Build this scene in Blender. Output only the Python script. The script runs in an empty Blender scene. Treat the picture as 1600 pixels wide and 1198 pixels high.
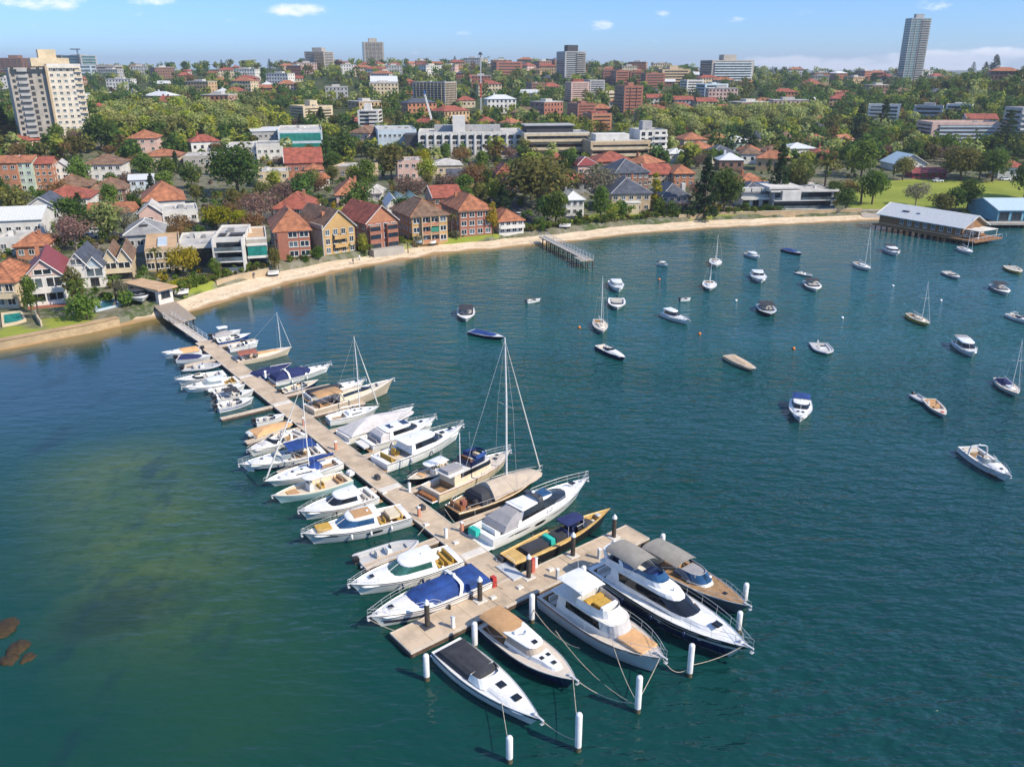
import bpy, math, random
import numpy as np
from math import radians, sin, cos, pi
from mathutils import Vector, Matrix

# ------------------------------------------------------------------ camera, sky, sun, exposure
SC = bpy.context.scene
COL = SC.collection
HAZE = .00011
CAM_H, FOC, HORIZON = 50.0, 1294.0, 105.0          # metres above the water, focal length and horizon line in photo pixels
PITCH = math.atan((599 - HORIZON) / FOC)
cd = bpy.data.cameras.new('camera')
cam = bpy.data.objects.new('camera', cd); COL.objects.link(cam)
cam.location = (0, 0, CAM_H)
cam.rotation_euler = (pi / 2 - PITCH, 0, 0)
cd.sensor_width = 36; cd.lens = 36 * FOC / 1600
cd.clip_start = 0.5; cd.clip_end = 40000
SC.camera = cam

SUN_EL, SUN_AZ = radians(41), radians(117)           # azimuth measured clockwise from +Y (straight ahead)
sd = bpy.data.lights.new('sun', 'SUN'); sd.energy = 4.3; sd.angle = radians(0.5); sd.color = (1, .885, .70)
sun = bpy.data.objects.new('sun', sd); COL.objects.link(sun)
sdir = Vector((sin(SUN_AZ) * cos(SUN_EL), cos(SUN_AZ) * cos(SUN_EL), sin(SUN_EL)))
sun.rotation_euler = sdir.to_track_quat('Z', 'Y').to_euler()
sun.location = (300, 0, 300)

W = bpy.data.worlds.new('World'); SC.world = W; W.use_nodes = True
def build_sky():
    nt = W.node_tree; N = nt.nodes; Lk = nt.links; N.clear()
    out = N.new('ShaderNodeOutputWorld'); bg = N.new('ShaderNodeBackground'); bg.inputs[1].default_value = .15
    sky = N.new('ShaderNodeTexSky'); sky.sky_type = 'NISHITA'; sky.sun_disc = False
    sky.sun_elevation = SUN_EL; sky.sun_rotation = SUN_AZ
    sky.air_density = 1.0; sky.dust_density = .1; sky.ozone_density = 2.0; sky.altitude = 50
    tc = N.new('ShaderNodeTexCoord'); sep = N.new('ShaderNodeSeparateXYZ'); Lk.new(tc.outputs['Generated'], sep.inputs[0])
    def math_(op, a, b=None, c=None):
        m = N.new('ShaderNodeMath'); m.operation = op
        for i, v in enumerate((a, b, c)):
            if v is None: continue
            if isinstance(v, (int, float)): m.inputs[i].default_value = v
            else: Lk.new(v, m.inputs[i])
        return m.outputs[0]
    # small fair-weather clouds at their own bearings: (azimuth x/y, height z/y, half width, half height)
    px = math_('DIVIDE', sep.outputs[0], sep.outputs[1]); pz = math_('DIVIDE', sep.outputs[2], sep.outputs[1])
    cmb = N.new('ShaderNodeCombineXYZ'); Lk.new(px, cmb.inputs[0]); Lk.new(pz, cmb.inputs[1])
    nz = N.new('ShaderNodeTexNoise'); nz.inputs['Scale'].default_value = 26; nz.inputs['Detail'].default_value = 7; nz.inputs['Roughness'].default_value = .62
    mp = N.new('ShaderNodeMapping'); mp.inputs['Scale'].default_value = (1, 2.2, 1); Lk.new(cmb.outputs[0], mp.inputs[0]); Lk.new(mp.outputs[0], nz.inputs['Vector'])
    tot = None
    for (x, y, w, h, k) in ((466, 16, 62, 11, 1.25), (66, 4, 78, 14, .9), (938, 40, 24, 10, 1.0), (1035, 20, 16, 7, .75), (722, 52, 18, 6, .6), (648, 84, 9, 5, .8),
                            (260, 42, 16, 5, .6), (1145, 31, 20, 6, .5), (1470, 8, 42, 9, .6), (366, 34, 26, 6, .5), (245, 1, 46, 7, .7), (220, 24, 14, 5, .35), (1010, 66, 16, 4, .3),
                            (1235, 98, 95, 12, 1.5), (1330, 100, 90, 12, 1.4), (1480, 92, 140, 14, 1.6), (1560, 84, 90, 11, 1.4), (1390, 108, 230, 15, 1.6)):
        ax = (x - 800) / FOC / (cos(PITCH) - (y - 599) / FOC * sin(PITCH)); az = -(sin(PITCH) + (y - 599) / FOC * cos(PITCH)) / (cos(PITCH) - (y - 599) / FOC * sin(PITCH))
        dx = math_('MULTIPLY', math_('SUBTRACT', px, ax), FOC / w); dz = math_('MULTIPLY', math_('SUBTRACT', pz, az), FOC / h)
        r = math_('ADD', math_('MULTIPLY', dx, dx), math_('MULTIPLY', dz, dz))
        b = math_('MULTIPLY', math_('MAXIMUM', math_('SUBTRACT', 1, r), -0.6), k)
        tot = b if tot is None else math_('MAXIMUM', tot, b)
    d = math_('ADD', tot, math_('MULTIPLY', math_('SUBTRACT', nz.outputs[0], .56), 3.0))
    mr = N.new('ShaderNodeMapRange'); mr.interpolation_type = 'SMOOTHSTEP'; mr.inputs[1].default_value = .05; mr.inputs[2].default_value = 1.15; Lk.new(d, mr.inputs[0])
    fwd = math_('GREATER_THAN', sep.outputs[1], .05)
    fac = math_('MULTIPLY', math_('MULTIPLY', mr.outputs[0], fwd), .8)
    mx = N.new('ShaderNodeMixRGB'); Lk.new(fac, mx.inputs[0]); tint = N.new('ShaderNodeMixRGB'); tint.blend_type = 'MULTIPLY'; tint.inputs[0].default_value = 1; tg = N.new('ShaderNodeMixRGB'); tg.inputs[1].default_value = (.31, .50, .88, 1); tg.inputs[2].default_value = (.88, .95, 1.08, 1); zr = N.new('ShaderNodeMapRange'); zr.inputs[1].default_value = .10; zr.inputs[2].default_value = .36; Lk.new(sep.outputs[2], zr.inputs[0]); Lk.new(zr.outputs[0], tg.inputs[0]); Lk.new(tg.outputs[0], tint.inputs[2]); Lk.new(sky.outputs[0], tint.inputs[1]); Lk.new(tint.outputs[0], mx.inputs[1]); mx.inputs[2].default_value = (6.6, 6.5, 6.8, 1)
    Lk.new(mx.outputs[0], bg.inputs[0]); Lk.new(bg.outputs[0], out.inputs[0])
build_sky()
SC.view_settings.view_transform = 'Standard'; SC.view_settings.look = 'None'
SC.view_settings.exposure = 0.48; SC.view_settings.gamma = 1; SC.view_settings.use_curve_mapping = False
SC.cycles.max_bounces = 6; SC.cycles.diffuse_bounces = 2; SC.cycles.glossy_bounces = 3; SC.cycles.transmission_bounces = 3; SC.cycles.transparent_max_bounces = 6
SC.cycles.caustics_reflective = False; SC.cycles.caustics_refractive = False
SC.cycles.use_denoising = True

# ------------------------------------------------------------------ photo geometry
CP, SP = cos(PITCH), sin(PITCH)
def G(x, y, z=0.0):                                  # the point at height z seen at photo pixel x, y
    u = (x - 800) / FOC; v = (y - 599) / FOC; t = (CAM_H - z) / (SP + v * CP)
    return Vector((u * t, (CP - v * SP) * t, z))
def z_at(Y, y):                                      # the height seen at photo row y at distance Y
    v = (y - 599) / FOC
    return CAM_H - Y * (SP + v * CP) / (CP - v * SP)

SHORE = np.array([(-900, -120), (-400, 40), (-200, 108), (-110, 140), (-96.5, 148.3), (-86, 158), (-77.3, 168), (-69.6, 175), (-60.8, 192), (-41, 218), (-18.4, 236.2), (9.6, 248.4),
                  (41, 266), (75, 277.8), (126, 290), (150, 294), (200, 298), (300, 302), (900, 320), (4000, 500)], float)
def shore_s(x, y):
    x = np.asarray(x, float); y = np.asarray(y, float); best = np.full(np.broadcast(x, y).shape, 1e9)
    for a, b in zip(SHORE[:-1], SHORE[1:]):
        d = b - a; t = np.clip(((x - a[0]) * d[0] + (y - a[1]) * d[1]) / (d @ d), 0, 1)
        best = np.minimum(best, np.hypot(x - a[0] - t * d[0], y - a[1] - t * d[1]))
    return np.where(y > np.interp(x, SHORE[:, 0], SHORE[:, 1]), best, -best)
def beach_w(x):
    return np.interp(x, [-500, -79, -73, -60, -40, 10, 60, 100, 126, 140], [.8, .8, 7, 8.5, 7.5, 7.5, 9, 7, 5, 1])
def bank_z(x): return np.interp(x, [-80, -72], [.45, 1.1]), np.interp(x, [-80, -72], [1.45, 2.6])   # top of sand, top of bank
HILL_Y = [0, 300, 380, 480, 600, 800, 1000, 1300, 1500, 1900, 3000, 12000]
HILL_Z = [0, 0, 2, 6, 10, 20, 32, 47, 48, 36, 20, 8]
def sm(t):
    t = np.clip(t, 0, 1); return t * t * (3 - 2 * t)
def ground_z(x, y):
    x = np.asarray(x, float); y = np.asarray(y, float); s = shore_s(x, y); bw = beach_w(x)
    hill = np.interp(y, HILL_Y, HILL_Z)
    a = x / np.maximum(y, 1)
    hill = hill * np.interp(a, [-.7, -.46, -.3, -.17, 0, .165, .37, .5, .7], [.8, .82, .92, 1, .96, .84, .64, .64, .7])
    hill = hill + 31 * np.exp(-(((x - 480) / 150) ** 2 + ((y - 680) / 150) ** 2)) + 12 * np.exp(-(((x + 250) / 120) ** 2 + ((y - 560) / 130) ** 2))
    hill = hill + 1.5 * np.sin(x * .013 + 1) * np.sin(y * .011) * sm((y - 350) / 200)
    z = np.where(s < 0, np.maximum(-4, s * .16), np.where(s < bw, bank_z(x)[0] * s / bw, bank_z(x)[0] + (bank_z(x)[1] - bank_z(x)[0]) * np.clip((s - bw) / 1.0, 0, 1)))
    z = z + np.where(s > bw + 1, np.clip((s - bw - 1) * .02, 0, 1.6) + hill * sm((s - 10) / 70), 0)
    return z
def gz(x, y): return float(ground_z(x, y))
_YS = np.concatenate([np.arange(40, 500, 1.0), np.arange(500, 2600, 4.0)])
def GT(x, y):                                        # the first terrain point met by the ray through photo pixel x, y
    u = (x - 800) / FOC; v = (y - 599) / FOC; t = _YS / (CP - v * SP); zr = CAM_H - t * (SP + v * CP); g = ground_z(u * t, _YS)
    hit = np.nonzero(g > zr)[0]
    k = hit[0] if len(hit) else int(np.argmin(zr - g + np.where(_YS > 1500, 1e3, 0)))
    return Vector((float(u * t[k]), float(_YS[k]), float(g[k])))
def project(p):
    d = p[1] * CP - (p[2] - CAM_H) * SP
    return 800 + FOC * p[0] / d, 599 - FOC * (p[1] * SP + (p[2] - CAM_H) * CP) / d

# ------------------------------------------------------------------ mesh and object helpers
class MB:
    def __init__(s): s.v = []; s.f = []; s.m = []
    def add(s, vs, fs, mi=0):
        o = len(s.v); s.v += [tuple(q) for q in vs]
        for k, f in enumerate(fs):
            s.f.append(tuple(i + o for i in f)); s.m.append(mi if isinstance(mi, int) else mi[k])
        return s
    def box(s, x0, x1, y0, y1, z0, z1, mi=0, tx=0, ty=0, M=None):   # tx, ty: inset of the top, so edges are not knife-clean
        v = [(x0, y0, z0), (x1, y0, z0), (x1, y1, z0), (x0, y1, z0), (x0 + tx, y0 + ty, z1), (x1 - tx, y0 + ty, z1), (x1 - tx, y1 - ty, z1), (x0 + tx, y1 - ty, z1)]
        if M is not None: v = [M @ Vector(q) for q in v]
        return s.add(v, [(3, 2, 1, 0), (4, 5, 6, 7), (0, 1, 5, 4), (1, 2, 6, 5), (2, 3, 7, 6), (3, 0, 4, 7)], mi)
    def loft(s, rings, mi=0, c0=True, c1=True, closed=True):
        n = len(rings[0]); vs = [q for r in rings for q in r]; fs = []; ms = []
        for k in range(len(rings) - 1):
            for i in range(n if closed else n - 1):
                j = (i + 1) % n
                fs.append((k * n + i, k * n + j, (k + 1) * n + j, (k + 1) * n + i)); ms.append(mi if isinstance(mi, int) else mi[k])
        if c0: fs.append(tuple(range(n - 1, -1, -1))); ms.append(ms[0])
        if c1: fs.append(tuple(range((len(rings) - 1) * n, len(rings) * n))); ms.append(ms[-2] if c0 else ms[-1])
        return s.add(vs, fs, ms)
    def tube(s, pts, r, mi=0, n=6, closed=False, cap=True):
        pts = [Vector(q) for q in pts]; L = len(pts); rings = []
        rs = r if isinstance(r, (list, tuple)) else [r] * L
        for i, q in enumerate(pts):
            a = pts[(i - 1) % L] if (closed or i > 0) else q; b = pts[(i + 1) % L] if (closed or i < L - 1) else q
            t = (b - a).normalized() if (b - a).length > 1e-9 else Vector((0, 0, 1))
            ref = Vector((0, 0, 1)) if abs(t.z) < .9 else Vector((1, 0, 0))
            u = t.cross(ref).normalized(); w = u.cross(t).normalized()
            rings.append([q + (u * cos(2 * pi * k / n) + w * sin(2 * pi * k / n)) * rs[i] for k in range(n)])
        if closed: rings.append(rings[0])
        return s.loft(rings, mi, cap and not closed, cap and not closed)
    def build(s, name, mats, parent=None, smooth=None, loc=None, rz=0, link=True):
        me = bpy.data.meshes.new(name); me.from_pydata(s.v, [], s.f)
        mats = mats if isinstance(mats, (list, tuple)) else [mats]
        for q in mats: me.materials.append(q)
        if len(mats) > 1: me.polygons.foreach_set('material_index', s.m)
        if smooth:
            me.polygons.foreach_set('use_smooth', [True] * len(me.polygons)); me.set_sharp_from_angle(angle=radians(smooth))
        me.update()
        if not link: return me
        return put(name, me, parent, loc, rz)
def put(name, me, parent=None, loc=None, rz=0, scale=None):
    o = bpy.data.objects.new(name, me); COL.objects.link(o)
    if parent: o.parent = parent
    if loc is not None: o.location = loc
    if rz: o.rotation_euler = (0, 0, rz)
    if scale is not None: o.scale = scale
    return o
def tag(o, label=None, cat=None, group=None, kind=None):
    if label: o['label'] = label
    if cat: o['category'] = cat
    if group: o['group'] = group
    if kind: o['kind'] = kind
    return o
def thing(name, label, cat, loc=(0, 0, 0), rz=0, group=None):
    o = put(name, None, None, loc, rz); o.empty_display_size = .3
    return tag(o, label, cat, group)
def copy_tree(o, kids, parent=None):
    c = o.copy(); COL.objects.link(c)
    if parent: c.parent = parent
    for k in kids.get(o.name, ()): copy_tree(k, kids, c)
    return c

# ------------------------------------------------------------------ materials
def mat(name, col, rough=.6, var=.12, scale=3.0, bump=0.0, bscale=None, metal=0.0, coat=0.0, tint=None, rnd=0.0, spec=None, coord='Object'):
    m = bpy.data.materials.new(name); m.use_nodes = True; nt = m.node_tree; N = nt.nodes; Lk = nt.links
    p = N['Principled BSDF']; p.inputs['Roughness'].default_value = rough; p.inputs['Metallic'].default_value = metal
    if coat: p.inputs['Coat Weight'].default_value = coat
    if spec is not None: p.inputs['Specular IOR Level'].default_value = spec
    tc = N.new('ShaderNodeTexCoord'); nz = N.new('ShaderNodeTexNoise'); nz.inputs['Scale'].default_value = scale; nz.inputs['Detail'].default_value = 5; nz.inputs['Roughness'].default_value = .65
    Lk.new(tc.outputs[coord], nz.inputs['Vector'])
    mx = N.new('ShaderNodeMixRGB'); c = Vector(col[:3]); t = Vector(tint) if tint else c * (1 - 2.2 * var)
    mx.inputs[1].default_value = (*[max(0, q) for q in t], 1); mx.inputs[2].default_value = (*[q * (1 + var) for q in c], 1)
    mr = N.new('ShaderNodeMapRange'); mr.inputs[1].default_value = .3; mr.inputs[2].default_value = .62; Lk.new(nz.outputs[0], mr.inputs[0]); Lk.new(mr.outputs[0], mx.inputs[0])
    o = mx.outputs[0]
    if rnd:
        oi = N.new('ShaderNodeObjectInfo'); hs = N.new('ShaderNodeHueSaturation')
        r1 = N.new('ShaderNodeMapRange'); r1.inputs[3].default_value = 1 - rnd; r1.inputs[4].default_value = 1 + rnd; Lk.new(oi.outputs['Random'], r1.inputs[0]); Lk.new(r1.outputs[0], hs.inputs['Value'])
        r2 = N.new('ShaderNodeMath'); r2.operation = 'MULTIPLY'; r2.inputs[1].default_value = 7.13; Lk.new(oi.outputs['Random'], r2.inputs[0])
        r3 = N.new('ShaderNodeMath'); r3.operation = 'FRACT'; Lk.new(r2.outputs[0], r3.inputs[0])
        r4 = N.new('ShaderNodeMapRange'); r4.inputs[3].default_value = .5 - rnd * .07; r4.inputs[4].default_value = .5 + rnd * .07; Lk.new(r3.outputs[0], r4.inputs[0]); Lk.new(r4.outputs[0], hs.inputs['Hue'])
        Lk.new(o, hs.inputs['Color']); o = hs.outputs[0]
    Lk.new(o, p.inputs['Base Color'])
    if bump:
        n2 = N.new('ShaderNodeTexNoise'); n2.inputs['Scale'].default_value = bscale or scale * 4; n2.inputs['Detail'].default_value = 4; Lk.new(tc.outputs[coord], n2.inputs['Vector'])
        b = N.new('ShaderNodeBump'); b.inputs['Strength'].default_value = bump; b.inputs['Distance'].default_value = .05; Lk.new(n2.outputs[0], b.inputs['Height']); Lk.new(b.outputs[0], p.inputs['Normal'])
    m['_out'] = 0
    return m
def banded(name, col, dark, period, axis='X', duty=.12, rough=.6, var=.15, rnd=0.0, wscale=2.0, metal=0):      # planks, tiles, ribbed sheet: thin darker lines at a period in metres
    m = mat(name, col, rough, var, wscale, rnd=rnd, metal=metal); nt = m.node_tree; N = nt.nodes; Lk = nt.links; p = N['Principled BSDF']
    src = p.inputs['Base Color'].links[0].from_socket
    tc = N.new('ShaderNodeTexCoord'); sep = N.new('ShaderNodeSeparateXYZ'); Lk.new(tc.outputs['Object'], sep.inputs[0])
    d = N.new('ShaderNodeMath'); d.operation = 'DIVIDE'; d.inputs[1].default_value = period; Lk.new(sep.outputs['XYZ'.index(axis)], d.inputs[0])
    f = N.new('ShaderNodeMath'); f.operation = 'FRACT'; Lk.new(d.outputs[0], f.inputs[0])
    g = N.new('ShaderNodeMath'); g.operation = 'LESS_THAN'; g.inputs[1].default_value = duty; Lk.new(f.outputs[0], g.inputs[0])
    mx = N.new('ShaderNodeMixRGB'); Lk.new(g.outputs[0], mx.inputs[0]); Lk.new(src, mx.inputs[1]); mx.inputs[2].default_value = (*dark, 1)
    Lk.new(mx.outputs[0], p.inputs['Base Color'])
    return m
def brick(name, c1, c2, mortar=(.32, .28, .24)):
    m = mat(name, c1, .85, .2, .35); nt = m.node_tree; N = nt.nodes; Lk = nt.links; p = N['Principled BSDF']
    src = p.inputs['Base Color'].links[0].from_socket
    tc = N.new('ShaderNodeTexCoord'); mp = N.new('ShaderNodeMapping'); mp.inputs['Rotation'].default_value = (pi / 2, 0, 0); Lk.new(tc.outputs['Object'], mp.inputs[0])
    b = N.new('ShaderNodeTexBrick'); b.inputs['Scale'].default_value = 1; b.inputs['Brick Width'].default_value = .5; b.inputs['Row Height'].default_value = .2; b.inputs['Mortar Size'].default_value = .015
    b.inputs['Color2'].default_value = (*c2, 1); b.inputs['Mortar'].default_value = (*mortar, 1)
    Lk.new(mp.outputs[0], b.inputs['Vector']); Lk.new(src, b.inputs['Color1']); Lk.new(b.outputs['Color'], p.inputs['Base Color'])
    return m
def leaf(name, c1, c2, rnd=.18):
    m = bpy.data.materials.new(name); m.use_nodes = True; nt = m.node_tree; N = nt.nodes; Lk = nt.links; N.clear()
    out = N.new('ShaderNodeOutputMaterial'); tc = N.new('ShaderNodeTexCoord'); nz = N.new('ShaderNodeTexNoise'); nz.inputs['Scale'].default_value = .55; nz.inputs['Detail'].default_value = 4
    Lk.new(tc.outputs['Object'], nz.inputs['Vector']); mr = N.new('ShaderNodeMapRange'); mr.inputs[1].default_value = .36; mr.inputs[2].default_value = .64; Lk.new(nz.outputs[0], mr.inputs[0])
    mx = N.new('ShaderNodeMixRGB'); mx.inputs[1].default_value = (*c1, 1); mx.inputs[2].default_value = (*c2, 1); Lk.new(mr.outputs[0], mx.inputs[0])
    oi = N.new('ShaderNodeObjectInfo'); hs = N.new('ShaderNodeHueSaturation'); r1 = N.new('ShaderNodeMapRange'); r1.inputs[3].default_value = 1 - rnd * 1.4; r1.inputs[4].default_value = 1 + rnd * 1.4; Lk.new(oi.outputs['Random'], r1.inputs[0]); Lk.new(r1.outputs[0], hs.inputs['Value'])
    r2 = N.new('ShaderNodeMath'); r2.operation = 'MULTIPLY'; r2.inputs[1].default_value = 9.7; Lk.new(oi.outputs['Random'], r2.inputs[0]); r3 = N.new('ShaderNodeMath'); r3.operation = 'FRACT'; Lk.new(r2.outputs[0], r3.inputs[0])
    r4 = N.new('ShaderNodeMapRange'); r4.inputs[3].default_value = .5 - rnd * .1; r4.inputs[4].default_value = .5 + rnd * .1; Lk.new(r3.outputs[0], r4.inputs[0]); Lk.new(r4.outputs[0], hs.inputs['Hue']); Lk.new(mx.outputs[0], hs.inputs['Color'])
    d = N.new('ShaderNodeBsdfDiffuse'); t = N.new('ShaderNodeBsdfTranslucent'); Lk.new(hs.outputs[0], d.inputs[0]); Lk.new(hs.outputs[0], t.inputs[0])
    s = N.new('ShaderNodeMixShader'); s.inputs[0].default_value = .48; Lk.new(d.outputs[0], s.inputs[1]); Lk.new(t.outputs[0], s.inputs[2]); Lk.new(s.outputs[0], out.inputs[0])
    return m
M = {}
def defmats():
    M.update(
        white=mat('white_gelcoat', (.77, .77, .75), .28, .06, .9, coat=.3), offw=mat('offwhite_gelcoat', (.70, .68, .63), .35, .05, 1.2), cream=mat('cream_gelcoat', (.66, .56, .40), .35, .06, 1.2),
        hgrey=mat('pale_grey_hull', (.50, .52, .53), .3, .04, 1.0), lblue=mat('pale_blue_hull', (.42, .53, .57), .3, .05, 1.0), aqua=mat('aqua_hull', (.33, .50, .53), .3, .05, 1.0),
        navy=mat('navy_hull', (.012, .022, .07), .18, .1, 1.0, coat=.4), bluehull=mat('blue_hull', (.02, .07, .26), .2, .1, 1.0, coat=.3), black=mat('black_paint', (.018, .018, .02), .35, .1), dgrey=mat('dark_grey_paint', (.06, .062, .07), .4, .1),
        slate=mat('slate_grey_hull', (.10, .115, .14), .25, .06), yellowh=mat('yellow_hull', (.58, .43, .10), .4, .08), tanh=mat('sand_hull', (.50, .41, .31), .35, .06), maroon=mat('maroon_band', (.16, .03, .03), .4, .1),
        deck=mat('nonskid_deck', (.72, .71, .68), .6, .04, 3.0, bump=.1, bscale=40), deckg=mat('grey_deck', (.48, .48, .48), .7, .06, 3.0), tandeck=mat('sand_deck', (.62, .54, .45), .65, .05, 2.0),
        teak=banded('teak_planks', (.38, .23, .11), (.12, .07, .03), .09, 'Y', .14, .6, .16), gold=banded('golden_planks', (.60, .39, .13), (.36, .21, .06), .09, 'Y', .14, .5, .12), wood=mat('varnished_wood', (.30, .12, .04), .3, .2, 4), tanvas=mat('tan_canvas', (.46, .27, .13), .9, .08, 1.5, bump=.3, bscale=3),
        ochre=mat('ochre_cushion', (.50, .31, .06), .85, .12, 3.0, bump=.2), beige=mat('beige_canvas', (.43, .36, .29), .9, .07, .8, bump=.8, bscale=2.2), gcan=mat('grey_canvas', (.30, .29, .30), .9, .07, .8, bump=.8, bscale=2.2), pgrey=mat('pale_grey_canvas', (.50, .48, .48), .9, .06, .8, bump=.8, bscale=2.0),
        sandc=mat('sand_canvas', (.50, .385, .265), .9, .1, 1, bump=.6, bscale=2), taupe=mat('taupe_canvas', (.27, .25, .22), .9, .08, 1, bump=.3, bscale=2), charc=mat('charcoal_canvas', (.035, .037, .045), .9, .15, 1, bump=.3, bscale=2), bcan=mat('blue_canvas', (.012, .05, .21), .85, .2, .9, bump=.9, bscale=2.4), ncan=mat('navy_canvas', (.014, .024, .10), .9, .15, 1, bump=.8, bscale=2.2),
        rcan=mat('rust_canvas', (.28, .10, .07), .9, .1, 1, bump=.3), orange=mat('apricot_canvas', (.62, .36, .17), .9, .08, 1, bump=.3, bscale=2), teal=mat('teal_canvas', (.02, .42, .34), .85, .1, 2, bump=.2),
        glass=mat('dark_glass', (.012, .014, .018), .06, .2, 1, spec=.8), gblue=mat('blue_glass', (.02, .07, .16), .06, .2, 1, spec=.8), ggreen=mat('green_glass', (.03, .11, .085), .06, .2, 1, spec=.8), gclear=mat('pale_glass', (.22, .26, .27), .08, .15, 1, spec=.8),
        steel=mat('stainless_steel', (.56, .56, .57), .4, .05, 3, metal=.15), alu=mat('painted_mast', (.72, .72, .70), .35, .05, 2), rope=mat('rope', (.42, .37, .29), .95, .2, 8), rubber=mat('black_rubber', (.02, .02, .02), .7, .2), cush=mat('pale_cushion', (.60, .56, .50), .8, .06, 3, bump=.15), bott=mat('antifoul', (.02, .025, .04), .7, .3, 2), hyp=mat('grey_inflatable_tube', (.40, .41, .43), .55, .06, 1.5),
        red=mat('red_paint', (.45, .04, .03), .5, .1), pinkred=mat('faded_red_paint', (.52, .13, .09), .6, .12), coral=mat('salmon_paint', (.55, .24, .15), .6, .1), buoy=mat('orange_buoy', (.65, .20, .03), .5, .1),
        conc=banded('pontoon_concrete', (.51, .40, .285), (.28, .22, .155), 2.4, 'X', .022, .85, .13, wscale=.45), concp=mat('pale_concrete', (.62, .58, .52), .85, .08, .6), rim=mat('pontoon_rim', (.55, .48, .40), .8, .12, 1.0), whale=mat('timber_waler', (.09, .06, .045), .8, .25, 2),
        pilew=mat('pile_sleeve_white', (.74, .74, .73), .4, .05, 1.5), piled=mat('pile_dark', (.055, .045, .036), .8, .25, 2), weed=mat('tidal_growth', (.10, .085, .05), .95, .3, 6, bump=.4))
defmats()
# ------------------------------------------------------------------ ground, beach, water
def grid_mesh(name, xs, ys, zf, attrs=None):
    X, Y = np.meshgrid(xs, ys); Z = zf(X, Y); nx, ny = len(xs), len(ys)
    v = np.stack([X, Y, Z], -1).reshape(-1, 3); i = np.arange(nx * ny).reshape(ny, nx)
    f = np.stack([i[:-1, :-1], i[:-1, 1:], i[1:, 1:], i[1:, :-1]], -1).reshape(-1, 4)
    return v, f
def np_mesh(name, v, f, mats, smooth=True, attrs=None):
    me = bpy.data.meshes.new(name); me.vertices.add(len(v)); me.vertices.foreach_set('co', np.asarray(v, np.float32).ravel())
    n = f.shape[1]; me.loops.add(f.size); me.loops.foreach_set('vertex_index', np.asarray(f, np.int32).ravel())
    me.polygons.add(len(f)); me.polygons.foreach_set('loop_start', np.arange(0, f.size, n, dtype=np.int32))
    if smooth: me.polygons.foreach_set('use_smooth', np.ones(len(f), bool))
    for m in mats: me.materials.append(m)
    for k, a in (attrs or {}).items():
        at = me.attributes.new(k, 'FLOAT', 'POINT'); at.data.foreach_set('value', np.asarray(a, np.float32).ravel())
    me.update(calc_edges=True); me.validate(); return me

def node_kit(m):
    m.use_nodes = True; nt = m.node_tree; N = nt.nodes; Lk = nt.links
    def mth(op, a, b=None, c=None, clamp=False):
        q = N.new('ShaderNodeMath'); q.operation = op; q.use_clamp = clamp
        for i, v in enumerate((a, b, c)):
            if v is None: continue
            if isinstance(v, (int, float)): q.inputs[i].default_value = v
            else: Lk.new(v, q.inputs[i])
        return q.outputs[0]
    def rng(x, a, b, c=0, d=1, smooth=True):
        q = N.new('ShaderNodeMapRange'); q.interpolation_type = 'SMOOTHSTEP' if smooth else 'LINEAR'
        Lk.new(x, q.inputs[0])
        for i, v in enumerate((a, b, c, d)): q.inputs[i + 1].default_value = v
        return q.outputs[0]
    def mix(f, a, b):
        q = N.new('ShaderNodeMixRGB')
        for i, v in enumerate((f, a, b)):
            if isinstance(v, (int, float)): q.inputs[i].default_value = v
            elif isinstance(v, tuple): q.inputs[i].default_value = (*v, 1)
            else: Lk.new(v, q.inputs[i])
        return q.outputs[0]
    def noise(vec, scale, detail=4, rough=.55, rot=0, sc=(1, 1, 1), loc=(0, 0, 0)):
        mp = N.new('ShaderNodeMapping'); mp.inputs['Rotation'].default_value = (0, 0, rot); mp.inputs['Scale'].default_value = sc; mp.inputs['Location'].default_value = loc; Lk.new(vec, mp.inputs[0])
        q = N.new('ShaderNodeTexNoise'); q.inputs['Scale'].default_value = scale; q.inputs['Detail'].default_value = detail; q.inputs['Roughness'].default_value = rough; Lk.new(mp.outputs[0], q.inputs['Vector']); return q.outputs[0]
    return N, Lk, mth, rng, mix, noise

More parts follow.
